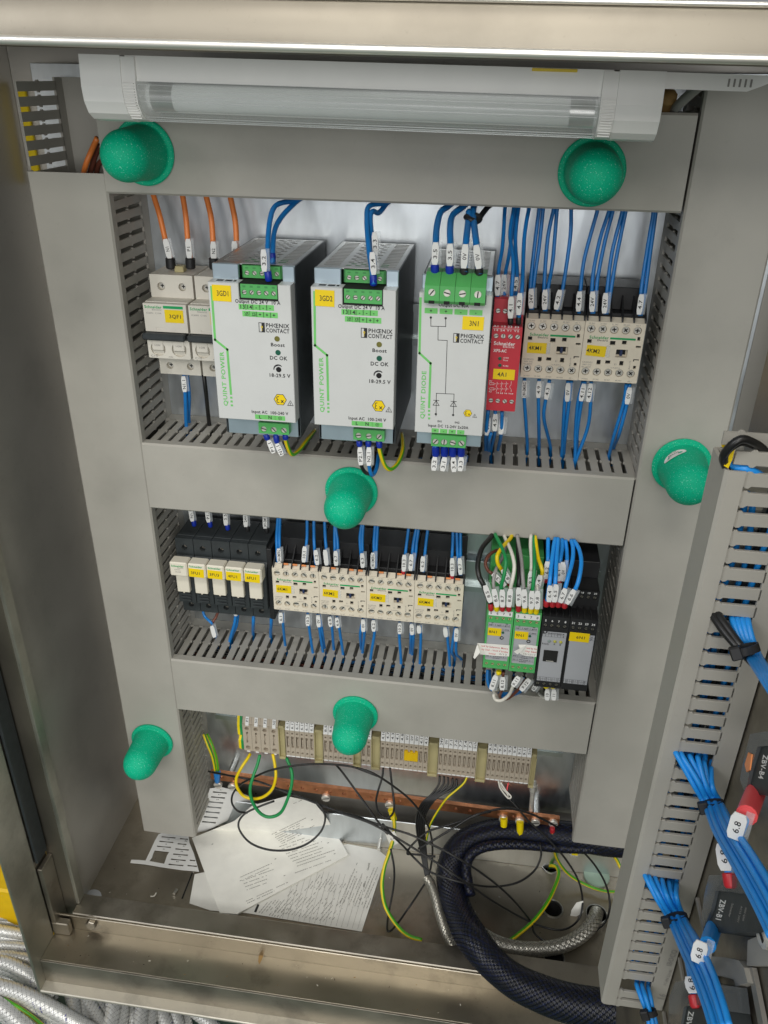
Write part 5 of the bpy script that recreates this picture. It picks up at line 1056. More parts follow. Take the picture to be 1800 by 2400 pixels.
for ws, mk, st, lb in [([[(172, 790), (176, 870), (190, 1003)]], (160, 782, 160, 850), '6.1', 'first under 6KM1'), ([[(336, 790), (345, 890), (368, 1050)]], (335, 795, 335, 868), '10.2', 'under the right half of 6KM1'),
    ([[(400, 800), (412, 900), (434, 1045)], [(410, 800), (428, 900), (444, 1020)]], (401, 798, 406, 876), '0V', 'under the last terminal of 6KM1'), ([[(484, 812), (494, 900), (504, 1030)]], (476, 808, 483, 873), '6.8', 'under the left end of 6KM2'), ([[(528, 815), (541, 900), (564, 1060)]], (522, 815, 529, 881), '6.6', 'under 6KM2 beside the 6.8 wire'),
    ([[(694, 828), (676, 930), (682, 1028)], [(700, 828), (702, 930), (690, 1050)]], (693, 825, 695, 906), '0V', 'under the right end of 6KM2'), ([[(762, 832), (768, 920), (742, 1096)]], (760, 830, 762, 904), '6.2', 'under the left end of 6KM3'), ([[(932, 850), (929, 940), (940, 1120)]], (932, 848, 931, 920), '10.2', 'under the right half of 6KM3'),
    ([[(1006, 856), (1003, 960), (1000, 1052)], [(1014, 856), (1020, 960), (1012, 1062)]], (1008, 854, 1011, 926), '0V', 'under the last terminal of 6KM3'), ([[(1066, 870), (1068, 960), (1062, 1120)]], (1054, 866, 1056, 916), '', 'under the left end of 6KM4'), ([[(1238, 880), (1242, 960), (1256, 1135)]], (1224, 876, 1230, 940), '', 'under the right half of 6KM4'),
    ([[(1292, 885), (1274, 990), (1270, 1050), (1290, 1092)], [(1304, 885), (1297, 990), (1300, 1060), (1330, 1095)]], (1300, 883, 1296, 968), '0V', 'under the last terminal of 6KM4')]:
    for i, pr in enumerate(ws):
        pts = [(pr[0][0], pr[0][1], 50), (pr[1][0], pr[1][1], 48)]+[(*q, 42) for q in pr[2:-1]]+[(*pr[-1], 'z-206.4')]
        wire('blue', BL, 'G', pts, ('blue wire' if len(ws) == 1 else ('left' if i == 0 else 'right')+' blue wire of the pair')+(' marked '+st if st else ' with a blank marker')+', '+lb, g, [(*mk, 52, st)] if i == 0 else (), drop=True)
# signal amplifiers and controller
g = 'coloured signal wires above the green amplifiers'
FRD, FYL = 'ferrule_red', 'ferrule_yellow'
for c, r, pts, mk, st, fe, lb in [
    ('wire_black', 2.2, [(310, 80, 70), (285, 130, 78), (205, 230, 92), (165, 380, 104), (178, 500, 112), (222, 590, 116), (292, 780, 112)], (230, 578, 286, 742), '8.5', (290, 765, 293, 832, FRD), 'thick black wire marked 8.5, bowing left of the amplifiers'),
    ('wire_grey', 1.5, [(430, 110, 66), (436, 200, 72), (410, 310, 88), (345, 430, 104), (318, 540, 112), (325, 640, 115), (350, 800, 112)], (318, 612, 350, 786), '8.6', (348, 782, 349, 836, FYL), 'grey wire marked 8.6 on the left amplifier'),
    ('wire_green', 1.6, [(335, 90, 78), (350, 125, 84), (402, 230, 98), (438, 350, 110), (418, 500, 116), (392, 615, 116), (405, 800, 112)], (402, 618, 405, 786), '8.7', (405, 784, 405, 836, FRD), 'green wire marked 8.7 on the left amplifier'),
    ('wire_white', 1.6, [(415, 90, 70), (440, 150, 80), (490, 260, 98), (520, 390, 110), (506, 520, 116), (484, 620, 116), (468, 800, 112)], (484, 612, 468, 786), '8.8', (468, 784, 466, 838, FRD), 'white wire marked 8.8 on the left amplifier'),
    ('wire_brown', 1.5, [(400, 240, 70), (345, 250, 78), (275, 295, 88), (240, 370, 94), (262, 440, 98), (310, 480, 100), (430, 590, 96)], (303, 470, 424, 590), '8.3', None, 'brown wire marked 8.3 curling to the back of the left amplifier'),
    ('wire_yellow', 1.7, [(500, 100, 72), (472, 145, 80), (405, 215, 94), (355, 300, 104), (362, 380, 106), (400, 440, 104), (475, 560, 96)], (400, 425, 476, 555), '8.4', (472, 552, 482, 600, FRD), 'yellow wire marked 8.4 crossing above the left amplifier'),
    ('wire_black', 1.7, [(552, 110, 70), (556, 290, 92), (566, 500, 110), (563, 620, 115), (561, 790, 112)], (564, 598, 561, 776), '9.5', (560, 774, 560, 842, FRD), 'black wire marked 9.5 on the right amplifier'),
    ('wire_grey', 1.6, [(548, 100, 74), (562, 180, 82), (588, 330, 98), (602, 500, 112), (612, 640, 115), (619, 800, 112)], (616, 615, 621, 796), '9.6', (620, 794, 618, 850, FYL), 'grey wire marked 9.6 on the right amplifier'),
    ('wire_white', 1.7, [(684, 100, 74), (680, 200, 84), (690, 350, 98), (684, 480, 104), (672, 620, 98)], (686, 440, 672, 606), '9.3', (672, 602, 670, 615, FYL), 'white wire marked 9.3 to the back of the right amplifier'),
    ('wire_green', 1.6, [(715, 110, 78), (714, 230, 90), (716, 400, 108), (702, 600, 116), (684, 820, 112)], (693, 630, 685, 806), '9.7', (682, 804, 676, 858, FYL), 'green wire marked 9.7 on the right amplifier'),
    ('wire_yellow', 1.7, [(722, 110, 78), (732, 190, 86), (752, 320, 98), (786, 420, 106), (790, 480, 106), (745, 640, 98)], (776, 478, 742, 622), '9.4', None, 'yellow wire marked 9.4 to the back of the right amplifier'),
    ('wire_white', 1.5, [(735, 560, 104), (745, 640, 114), (740, 820, 112)], (748, 628, 743, 806), '9.8', (738, 804, 730, 864, FYL), 'white wire end marked 9.8 on the right amplifier')]:
    wire(c, r, 'H', pts, lb, g, [(*mk, 117, st, 1, 4.6)] if pts[-1][2] > 105 else [(*mk, 107, st, 1, 4.6)], [(fe[0], fe[1], fe[2], fe[3], 113 if pts[-1][2] > 105 else 100, fe[4], 2.3)] if fe else ())
g = 'blue wires above the black controller'
for pts, mk, st, fe, lb in [
    ([(850, 130, 76), (848, 230, 84), (846, 340, 94), (828, 520, 98)], (844, 345, 832, 512, 100), '6.2', (830, 514, 826, 556), 'blue wire marked 6.2, left one on the rear terminals of the controller'),
    ([(920, 130, 78), (905, 200, 86), (880, 400, 104), (862, 580, 116), (835, 760, 114)], (872, 578, 858, 736, 118), '6.4', (832, 732, 830, 792), 'blue wire marked 6.4, first of the front four on the controller'),
    ([(944, 130, 78), (942, 190, 84), (930, 350, 100), (918, 570, 116), (894, 760, 114)], (930, 568, 910, 738, 118), '6.5', (893, 734, 890, 794), 'blue wire marked 6.5, second of the front four on the controller'),
    ([(985, 140, 74), (984, 230, 82), (965, 360, 94), (955, 540, 96)], (957, 362, 950, 534, 98), '6.1', (955, 536, 952, 560), 'blue wire marked 6.1, middle one on the rear terminals of the controller'),
    ([(1018, 150, 74), (1030, 260, 82), (1030, 370, 92), (1000, 545, 96)], (992, 352, 996, 534, 98), '0V', None, 'blue wire marked 0V, right one on the rear terminals of the controller'),
    ([(1075, 150, 76), (1092, 230, 86), (1085, 350, 98), (1040, 520, 112), (1005, 640, 117), (950, 770, 114)], (1022, 608, 970, 744, 118), '6.7', (952, 738, 945, 796), 'blue wire marked 6.7, third of the front four on the controller'),
    ([(1100, 150, 76), (1150, 240, 88), (1172, 360, 102), (1150, 520, 114), (1110, 630, 117), (1010, 780, 114)], (1110, 622, 1034, 758, 118), '6.6', (1012, 752, 1006, 806), 'blue wire marked 6.6, rightmost on the controller')]:
    wire('blue_lit', 1.75, 'H', pts, lb, g, [(*mk, st, 1, 4.6)], [(*fe, 114 if pts[-1][2] > 105 else 97, FRD, 2.6)] if fe else ())
g = 'wires below the amplifiers and the controller'
wire('blue', 1.6, 'H', [(262, 1410, 80), (262, 1520, 84), (300, 1600, 84), (400, 1640, 82), (520, 1630, 76), (610, 1590, 66)], 'upper blue wire looping under the green amplifiers', g)
wire('blue', 1.6, 'H', [(275, 1410, 76), (300, 1560, 80), (380, 1660, 84), (480, 1660, 80), (590, 1620, 66)], 'lower blue wire looping under the green amplifiers', g)
wire('wire_white', 1.6, 'H', [(560, 1500, 100), (512, 1560, 104), (470, 1650, 98), (400, 1705, 94), (340, 1700, 92), (322, 1650, 90), (370, 1600, 80)], 'white wire marked 9.11 looping under the right amplifier', g, [(572, 1466, 512, 1556, 106, '9.11', 1, 5)])
wire('wire_brown', 1.5, 'H', [(640, 1500, 96), (560, 1600, 94), (470, 1680, 88), (400, 1700, 84)], 'brown wire marked 9.12 under the right amplifier', g, [(676, 1490, 590, 1600, 98, '9.12', 1, 5)])
wire('wire_white', 1.6, 'H', [(355, 1430, 104), (325, 1540, 104), (318, 1610, 96), (360, 1660, 84)], 'white wire marked 8.11 under the left amplifier', g, [(348, 1452, 300, 1590, 106, '8.11', 1, 5)], [(372, 1420, 366, 1452, 106, FYL, 2.4)])
wire('wire_brown', 1.5, 'H', [(412, 1430, 104), (402, 1590, 100), (378, 1660, 90), (390, 1700, 80)], 'brown wire marked 8.12 under the left amplifier', g, [(408, 1466, 402, 1592, 105, '8.12', 1, 5)])
for i, (a, b) in enumerate(((830, 840), (895, 905))):
    wire('wire_white', 1.5, 'H', [(a, 1540, 104), (b, 1620, 100), (b-10, 1680, 92), (b-50, 1670, 80), (b-80, 1640, 70)], ('left' if i == 0 else 'right')+' white wire with a yellow ferrule under the black controller', g, [(b+2, 1585, b-2, 1690, 102, '11' if i else '10', 1, 4.4)], [(a, 1535, a+1, 1580, 105, FYL, 2.9)])
wire('wire_grey', 1.8, 'H', [(770, 1500, 80), (740, 1560, 78), (700, 1610, 66)], 'grey wire with a grey marker under the gap between amplifier and controller', g, [(752, 1530, 706, 1600, 82, '0.2', 1, 4.4)])

# loose wires lying inside the ducts, seen through the slots; extra black and blue ones added to darken them
cname = dict(orange='orange', wire_brown='brown', blue='blue', ferrule_red='red', wire_black='black', wire_grey='grey')
for nm, y0, zb_, cols in [('lower duct', -36, -258, ['orange', 'wire_brown', 'blue', 'wire_black', 'ferrule_red', 'blue', 'wire_black', 'blue', 'wire_black', 'wire_brown']), ('middle duct', -36, -22, ['blue', 'wire_black', 'blue', 'wire_black', 'blue', 'wire_black', 'wire_grey', 'blue'])]:
    for i, c in enumerate(cols):
        x0 = 6 if c in ('orange', 'wire_brown', 'ferrule_red', 'wire_black') else 150; x1 = 150 if c in ('orange', 'wire_brown') else 412
        pts = [Vector((x0+(x1-x0)*k/7, y0+(-17, 12, -4, 4, -12, 16, -20, 8, 0, -8)[i]+random.uniform(-6, 6), zb_+14+i*2.6+random.uniform(-4, 5))) for k in range(8)]
        tag(MB().tube(spline(pts), 1.7, 8).build('wire', c, smooth='all'), cname[c]+' wire, '+ORD[i]+' from the bottom, lying inside the '+nm+', seen through its slots', 'wire', 'wires lying inside the '+nm)
# ------------------------------------------------------------------ lower part: loops and loose wires
wire('wire_yellow', 1.75, 'J', [(452, 555, 46), (432, 590, 52), (385, 660, 60), (346, 740, 64), (350, 810, 66), (400, 880, 66), (480, 903, 66), (560, 885, 66), (625, 825, 64), (652, 730, 60), (645, 640, 54), (628, 555, 46)], 'yellow wire loop hanging under the large terminals')
wire('wire_green', 1.85, 'J', [(528, 560, 46), (508, 640, 54), (475, 730, 62), (452, 830, 68), (472, 930, 72), (530, 1015, 74), (605, 1045, 74), (690, 1010, 72), (745, 900, 68), (775, 790, 62), (775, 690, 56), (735, 585, 46)], 'green wire loop hanging lower than the yellow one under the large terminals')
def bwire(label, segs, r=1.15, **kw):
    P_ = [P3(f, (a, b, d)) for f, l in segs for a, b, d in l]
    o = MB().tube(spline(P_, 5), r, 8).build('wire', 'wire_black', smooth='all', base=P_[0]); tag(o, label, 'wire', 'thin black loose wires across the bottom of the cabinet'); return o
bwire('thin black wire from the left duct across the copper bar to the floor', [('J', [(130, 690, 30), (175, 700, 36), (330, 730, 46), (520, 770, 52), (700, 838, 60), (900, 912, 68), (1010, 955, 74), (1180, 1015, 80), (1340, 1065, 84)]), ('K', [(160, 662, 88), (300, 705, 92), (440, 768, 96), (600, 850, 104), (780, 965, 104), (950, 1105, 94), (1085, 1265, 86), (1110, 1340, 86), (1165, 1390, 90), (1250, 1415, 90), (1380, 1405, 86), (1500, 1340, 78), (1575, 1270, 68), (1602, 1160, 56), (1575, 1030, 46), (1500, 900, 40), (1400, 790, 36)])])
bwire('thin black wire with a paper flag near its right end', [('J', [(1030, 1003, 74), (1150, 1015, 80), (1330, 1070, 86)]), ('K', [(110, 665, 90), (280, 765, 96), (470, 885, 106), (650, 1005, 112), (830, 1130, 100), (1000, 1230, 88), (1150, 1300, 84), (1290, 1325, 80), (1390, 1270, 74), (1425, 1160, 66), (1400, 1010, 58), (1310, 860, 50), (1200, 735, 44), (1080, 625, 38), (1000, 530, 32), (945, 475, 26)])])
bwire('thin black wire arching under the terminals and down over the cable sleeve to the floor', [('J', [(430, 1012, 70), (360, 1000, 66), (312, 940, 62), (318, 865, 60), (380, 790, 58), (470, 742, 58), (600, 685, 58), (780, 648, 58), (1000, 632, 58), (1250, 655, 60), (1440, 725, 62)]), ('K', [(-40, 275, 62), (70, 312, 62), (200, 395, 62), (310, 485, 62), (390, 590, 64), (440, 700, 68), (452, 840, 74), (425, 980, 80), (380, 1060, 84), (300, 1180, 92), (225, 1285, 98), (175, 1335, 102), (158, 1310, 100), (170, 1210, 92), (198, 1060, 84), (204, 930, 76), (182, 800, 66)])])
bwire('thin black wire coiled in a wide ellipse over the booklet', [('J', [(1450, 1115, 84), (1300, 1045, 80), (1160, 1012, 78), (1030, 1003, 76), (960, 925, 74), (1015, 985, 78), (1036, 1060, 84), (1000, 1160, 92), (900, 1250, 100), (760, 1300, 104), (600, 1300, 104), (460, 1250, 98), (380, 1165, 90), (362, 1090, 84), (410, 1020, 78), (520, 965, 70), (640, 920, 64)])])
bwire('thin black wire hanging from the stud behind the terminals to the cable sleeve', [('J', [(1120, 640, 34), (1160, 685, 44), (1260, 820, 56), (1360, 960, 64), (1450, 1085, 72), (1520, 1175, 80)]), ('K', [(130, 640, 88), (200, 720, 92), (280, 800, 94), (335, 860, 94), (430, 945, 104), (560, 995, 112), (700, 1030, 110), (850, 1045, 92), (1000, 1020, 82), (1110, 945, 68), (1155, 850, 56), (1150, 760, 44)])])
bwire('thin black wire loop hanging from terminals 4.10 and 4.7', [('J', [(1488, 660, 46), (1478, 740, 54), (1445, 850, 62), (1432, 930, 66), (1455, 1015, 70), (1510, 1053, 72), (1560, 1020, 70), (1572, 940, 66), (1555, 800, 56), (1540, 660, 46)])])
bwire('thin black wire arching flat in front of the copper bar', [('K', [(470, 850, 88), (330, 835, 84), (288, 830, 82), (320, 775, 78), (420, 690, 70), (560, 645, 66), (700, 600, 62), (820, 555, 56), (950, 540, 50), (1080, 570, 46), (1200, 625, 44), (1260, 660, 40)])])
bwire('thin black wire running along the arch from the cable bundle to the right', [('K', [(360, 800, 84), (440, 755, 80), (580, 670, 72), (720, 585, 64), (830, 560, 58)])])
for i in range(5):
    a = 500+i*27
    bwire(['leftmost', 'second', 'middle', 'fourth', 'rightmost'][i]+' of five thin black wires bunched under the 24V terminal group', [('K', [(a, 325+i*5, 40), (a-8, 385+i*4, 46), (440+i*15, 455, 52), (385+i*16, 505, 56), (350+i*13, 590, 58), (352+i*12, 690, 62), (372+i*9, 790, 66), (392+i*6, 890, 74), (412+i*5, 1000, 84)])], 1.2)
wire('earth_yellow', 1.2, 'K', [(678, 330, 42), (655, 375, 46), (600, 425, 50), (548, 470, 54), (500, 535, 56), (440, 640, 58), (408, 760, 64)], 'thin yellow and green wire beside the bunch of black wires', None, stripe='earth_green')
wire('wire_white', .9, 'K', [(880, 360, 44), (893, 410, 46), (940, 470, 50), (962, 462, 50), (930, 425, 46), (895, 370, 44)], 'fine white wire hooked under the right-hand terminals')
wire('wire_white', .9, 'K', [(890, 362, 42), (902, 405, 44), (935, 440, 46), (945, 470, 48)], 'second fine white wire beside the hooked one')
wire('ferrule_pink', .8, 'K', [(945, 370, 40), (935, 420, 44), (938, 450, 46)], 'fine pink wire beside the hooked white wires')
# earth wires
g = 'yellow and green earth wires at the bottom'
for i, (pts, lb) in enumerate([([(90, 400, 20), (120, 480, 26), (160, 580, 30), (185, 700, 32)], 'left of two earth wires leaving the left duct for the copper bar'), ([(118, 400, 18), (150, 470, 26), (188, 580, 30), (205, 700, 32)], 'right of two earth wires leaving the left duct for the copper bar')]):
    wire('earth_yellow', 1.7, 'J', pts, lb, g, (), [(pts[-1][0], 690, 197, 775, 33, 'blue', 2.9)], stripe='earth_green')
wire('earth_yellow', 2.2, 'K', [(200, 585, 34), (206, 660, 40), (196, 740, 50), (170, 830, 60), (138, 930, 72), (126, 1050, 84), (150, 1180, 98), (225, 1300, 110), (300, 1365, 118), (385, 1392, 122)], 'thick earth wire from the yellow lug on the copper bar down to the sill', g, (), [(182, 545, 205, 612, 33, 'ferrule_yellow', 3.6)], stripe='earth_green')
wire('earth_yellow', 1.7, 'K', [(1228, 690, 34), (1236, 780, 36), (1262, 870, 30), (1330, 960, 26), (1440, 1030, 24), (1560, 1072, 26), (1680, 1078, 30)], 'earth wire from the red lug on the copper bar to the right', g, (), [(1230, 665, 1227, 735, 33, 'ferrule_red', 2.9)], stripe='earth_green')
wire('earth_yellow', 2.2, 'K', [(1205, 925, 'z-530'), (1222, 908, 'z-512'), (1258, 920, 'z-506'), (1270, 970, 'z-505'), (1240, 1060, 'z-506'), (1190, 1160, 'z-508'), (1110, 1265, 'z-510'), (1020, 1345, 'z-512'), (945, 1400, 'z-514'), (860, 1440, 'z-517'), (760, 1440, 'z-517')], 'thick earth wire coming up through a floor hole and running to the left', g, stripe='earth_green')
wire('earth_yellow', 2.0, 'K', [(1625, 840, 'z-470'), (1660, 900, 'z-480'), (1690, 1000, 'z-490'), (1640, 1200, 'z-500'), (1610, 1300, 'z-500'), (1640, 1400, 'z-505')], 'earth wire curving behind the lower end of the door duct', g, stripe='earth_green')
for a, b, c, e, col, lb in [(915, 600, 915, 652, 'ferrule_yellow', 'yellow ring lug without a wire, left one under the right end of the copper bar'), (1020, 620, 1020, 705, 'ferrule_yellow', 'yellow ring lug with cut copper strands under the right end of the copper bar')]:
    p, q = at('K', a, b, 31), at('K', c, e, 33); mb = MB().lathe([(0, 4), (2, 4.2), ((q-p).length, 3.6)], p, q-p, 14, cap0=True, cap1=True); tag(mb.build('ring_lug', col, smooth=True), lb, 'lug', 'yellow lugs on the copper bar')
p = at('K', 1370, 805, 40); mb = MB().box(p.x-5, p.x+5, -44, -36, p.z-8, p.z+9, c=1.2); mb.box(p.x-2.5, p.x+4, -44.6, -44, p.z-4, p.z+6, c=.2, mi=1); tag(mb.build('wire_connector', ['clear', 'ferrule_yellow']), 'small clear wire connector under the lower end of the right duct', 'connector')
p = [at('J', a, b, 52) for a, b in ((1505, 1180), (1575, 1155), (1615, 1240), (1548, 1282))]; mb = MB().prism(p, (0, .4, 0)); m2 = mb.build('paper_flag', 'paper'); tag(m2, 'small white paper flag on the thick earth wire', 'flag')
q = sum(p, Vector())/4; MB().text('E4', q+NY*.15, EX*.8+EZ*.55, EZ*.8-EX*.55, 3, 6).build('flag_print', 'ink_grey', m2)
p = [at('K', a, b, 66) for a, b in ((1345, 1240), (1352, 1200), (1385, 1150), (1430, 1138), (1428, 1215), (1360, 1252))]; tag(MB().prism(p, (0, .4, 0)).build('paper_flag', 'paper'), 'small grey paper flag on a thin black wire above the floor', 'flag')

# ------------------------------------------------------------------ braided sleeves
def pth(fr, l, k=10): return spline([P3(fr, q) for q in l], k)
pts = pth('K', [(1700, 760, 40), (1560, 745, 36), (1400, 722, 30), (1200, 700, 25), (1000, 692, 24), (840, 705, 27), (700, 750, 34), (612, 830, 46), (575, 930, 62), (578, 1050, 84), (612, 1180, 110), (668, 1310, 138), (745, 1430, 164), (850, 1550, 182), (990, 1660, 200), (1160, 1740, 215), (1340, 1800, 228), (1560, 1840, 240), (1760, 1860, 248)], 10)
t = thing('cable_sleeve', pts[90], 'thick black braided cable sleeve curving over the sill, across the bottom of the cabinet', 'cable sleeve')
MB().tube(pts, 15.0, 20).build('inner_wires', 'braid_blue', t, smooth='all')
braid(MB(), pts, 15.8, 50, 150, 1.35, .28, (0, 0, 1), kk=2, wob=.045).build('braid', ['braid_black', 'braid_blue'], t)
pts = pth('K', [(1700, 800, 48), (1500, 800, 46), (1300, 795, 42), (1050, 775, 42), (880, 775, 48), (760, 800, 54), (695, 850, 62), (672, 930, 74), (682, 1010, 86), (700, 1100, 100)], 8)
t = thing('cable_sleeve', pts[30], 'thinner black braided cable sleeve inside the bend of the thick one', 'cable sleeve')
MB().tube(pts, 4.6, 12).build('inner_wires', 'braid_blue', t, smooth='all'); braid(MB(), pts, 5.3, 12, 50, 1.9, .35, (0, 1), kk=2).build('braid', ['braid_black', 'braid_blue'], t)
for l, r, lb in [([(1515, 1215, 'z-522'), (1500, 1260, 'z-512'), (1460, 1320, 'z-509'), (1380, 1385, 'z-508'), (1270, 1432, 'z-508'), (1130, 1450, 'z-509'), (980, 1440, 'z-510'), (850, 1400, 'z-512'), (740, 1330, 'z-513')], 7.6, 'grey metal braided hose coming up through the floor and passing under the black sleeve'),
                 ([(412, 985, 82), (440, 1030, 88), (470, 1110, 96), (492, 1200, 104), (520, 1290, 112), (550, 1370, 'z-512'), (590, 1450, 'z-512')], 5.2, 'short grey braided sheath below the bunch of thin black wires')]:
    pts = pth('K', l, 8); t = thing('braided_hose', pts[len(pts)//2], lb, 'hose'); MB().tube(pts, r-.5, 14).build('core', 'hose_core', t, smooth='all')
    braid(MB(), pts, r, 18, r*7, r*.22, .25, (0,), kk=2).build('braid', ['braid_steel'], t)

# ------------------------------------------------------------------ papers on the cabinet floor
def pplate(mb, outer, holes, d):            # a thin plate with holes from 3-D outlines
    tri = tessellate_polygon([outer]+holes); flat = [q for l in [outer]+holes for q in l]; n = len(flat); fs = [tuple(t) for t in tri]+[tuple(i+n for i in t) for t in tri]; k = 0
    for l in [outer]+holes: fs += [(k+i, k+(i+1) % len(l), k+(i+1) % len(l)+n, k+i+n) for i in range(len(l))]; k += len(l)
    return mb.add(flat+[q+d for q in flat], fs)
def plane3(a, b, c): return (a, (b-a).cross(c-a).normalized())
def sheet(name, fr, outer, z, matn, label, cat, th=.4, holes=(), group=None, warp=0):
    if isinstance(z, tuple):
        P_ = [P3(fr, (a, b, z)) for a, b in outer]; hs = [[P3(fr, (a, b, z)) for a, b in h] for h in holes]; nn = z[1] if z[1].dot(FW) > 0 else -z[1]
        return tag(pplate(MB(), P_, hs, nn*th).build(name, matn), label, cat, group)
    P_ = [P3(fr, (a, b, 'z%g' % z)) for a, b in outer]; hs = [[P3(fr, (a, b, 'z%g' % z)) for a, b in h] for h in holes]
    mb = MB().plate([(p.x, p.y) for p in P_], [[(p.x, p.y) for p in h] for h in hs], Vector((0, 0, z)), EX, EY, EZ, th, floor=False)
    o = mb.build(name, matn); return tag(o, label, cat, group)
def greek(par, fr, z, a, b, c, n, step, matn='ink_grey', h=.75, seed=0, dens=.8):
    """n lines of tiny illegible print from point a to b on the sheet, each next line moved by step (in px)"""
    rnd = random.Random(seed); mb = MB()
    for i in range(n):
        p = P3(fr, (a[0]+step[0]*i, a[1]+step[1]*i, 'z%g' % z)); q = P3(fr, (b[0]+step[0]*i, b[1]+step[1]*i, 'z%g' % z)); u = (q-p); L_ = u.length*rnd.uniform(c, 1); u.normalize(); v = Vector((-u.y, u.x, 0)); x = 0
        while x < L_:
            w = rnd.uniform(.8, 4.2); w = min(w, L_-x)
            if rnd.random() < dens: mb.add([p+u*(x+s)*1+v*(t*h/2)+EZ*.1 for s, t in ((0, -1), (w, -1), (w, 1), (0, 1))], [(0, 1, 2, 3)])
            x += w+rnd.uniform(.5, 1.0)
    return mb
low = sheet('leaflet', 'J', [(-20, 1715), (20, 1490), (330, 1420), (1210, 1255), (1450, 1300), (1508, 1350), (1320, 1935), (420, 1790), (140, 1770)], -519.2, 'paper2', 'large printed instruction sheet lying flat under the booklet', 'paper')
mb = MB(); zz = -518.75
for i, (a, b, n, st_, c) in enumerate([((640, 1780), (830, 1560), 17, (27, 5.5), .5), ((900, 1600), (990, 1470), 12, (22, 3.5), .35), ((1150, 1720), (1290, 1390), 13, (23, 4), .5), ((520, 1790), (620, 1670), 10, (20, 5), .6)]):
    g_ = greek(low, 'J', zz, a, b, c, n, st_, seed=i, h=.6); mb.add(g_.v, g_.f)
u = (P3('J', (1380, 1370, 'z%g' % zz))-P3('J', (1300, 1690, 'z%g' % zz))).normalized(); v = Vector((-u.y, u.x, 0))
p = P3('J', (1372, 1430, 'z%g' % zz)); mb.text('ClassNK', p, u, v, 2.0, 11, 1); p = P3('J', (1338, 1575, 'z%g' % zz)); mb.text('ABS', p, u, v, 2, 5.5, 1); p = P3('J', (1308, 1680, 'z%g' % zz)); mb.text('RL', p, u, v, 2, 4, 1)
for i in range(18):
    a, b = (700+42*i, 1838+5.5*i), (815+42*i, 1440+5.5*i)
    if i < 15: p, q = P3('J', (*a, 'z%g' % zz)), P3('J', (*b, 'z%g' % zz)); d_ = (q-p).normalized(); w_ = Vector((-d_.y, d_.x, 0))*.12; mb.add([p-w_, q-w_, q+w_, p+w_], [(0, 1, 2, 3)])
mb.build('print', 'ink_grey', low)
q = [P3('J', (a, b, 'z%g' % (zz+.02))) for a, b in ((482, 1782), (498, 1787), (524, 1728), (508, 1722))]; MB().prism(q, (0, 0, .05)).build('print_block', 'ink', low)
book = thing('booklet', P3('J', (500, 1400, 'z-515')), 'folded white printed booklet lying on the larger sheet and leaning against the copper bar', 'booklet')
F1, F2 = (165, 1142), (1120, 1172)
for k, (z, dx) in enumerate(((-518, 7), (-516.6, 3.5), (-515.2, 0))):
    lo = [(0, 1208), F1, F2, (1215, 1338), (1110, 1395), (700, 1610), (350, 1798), (215, 1788)]; up = [F1, (330, 1075), (470, 955), (735, 882), (955, 930), (1050, 1060), F2]
    sh = lambda l: [(a+dx, b+dx*.6) for a, b in l]
    f1, f2 = P3('J', (*sh([F1])[0], 'z%g' % z)), P3('J', (*sh([F2])[0], 'z%g' % z)); PLU = plane3(f1, f2, P3('J', (735, 882, 32+k*.6)))
    mb = MB(); pplate(mb, [P3('J', (a, b, 'z%g' % z)) for a, b in sh(lo)], [], Vector((0, 0, -.5))); pplate(mb, [P3('J', (a, b, PLU)) for a, b in sh(up)], [], Vector((0, .4, -.3))); pg = mb.build('page', 'paper', book)
mb = MB(); zz = -514.9; off = [(0, -.35, .3)]
def greek2(a, b, c, n, st_, h, seed):        # the same tiny print, following the fold of the page
    rnd = random.Random(seed)
    for i in range(n):
        A_, B_ = Vector((a[0]+st_[0]*i, a[1]+st_[1]*i)), Vector((b[0]+st_[0]*i, b[1]+st_[1]*i)); L_ = (B_-A_).length*rnd.uniform(c, 1); u = (B_-A_).normalized(); v = Vector((-u.y, u.x)); x = 0
        while x < L_:
            w = min(rnd.uniform(4, 16), L_-x)
            if rnd.random() < .85:
                q = [A_+u*(x+s_)+v*(t_*h/2) for s_, t_ in ((0, -1), (w, -1), (w, 1), (0, 1))]; mid = q[0]; fold = F1[1]+(F2[1]-F1[1])*(mid.x-F1[0])/(F2[0]-F1[0])
                hi = mid.y < fold; V3 = [P3('J', (p_.x, p_.y, PLU if hi else 'z%g' % zz))+(Vector((0, -.3, .25)) if hi else Vector()) for p_ in q]; mb.add(V3, [(0, 1, 2, 3)])
            x += w+rnd.uniform(2.5, 4.5)
for i, (a, b, n, st_, c) in enumerate([((620, 1180), (900, 1045), 7, (13, 12), .6), ((680, 1275), (1000, 1165), 9, (17, 19), .55), ((390, 1540), (640, 1450), 4, (12, 24), .5), ((360, 1520), (630, 1400), 2, (12, 22), .5), ((420, 1700), (760, 1545), 2, (10, 16), .6), ((800, 1480), (1120, 1365), 1, (0, 0), .8), ((790, 940), (860, 910), 1, (0, 0), .9)]): greek2(a, b, c, n, st_, 4.6, 20+i)
for a, b in ((935, 1065), (985, 1140), (1020, 1190), (1060, 1245), (1110, 1330), (650, 1370), (720, 1500), (740, 1555), (160, 1255)): greek2((a-8, b+3), (a+8, b-3), 1, 1, (0, 0), 5, 1)
mb.build('print', 'ink_grey', pg)
def slot(a, b, w, h, sl=.09, sk=-.26):       # one dog-bone slot of a marker sheet, in px of the sheet's frame
    return [(a, b), (a+w*.5, b+w*.5*sl+h*.18), (a+w, b+w*sl), (a+w+h*sk, b+w*sl+h), (a+w*.5+h*sk, b+w*.5*sl+h*.82), (a+h*sk, b+h)]
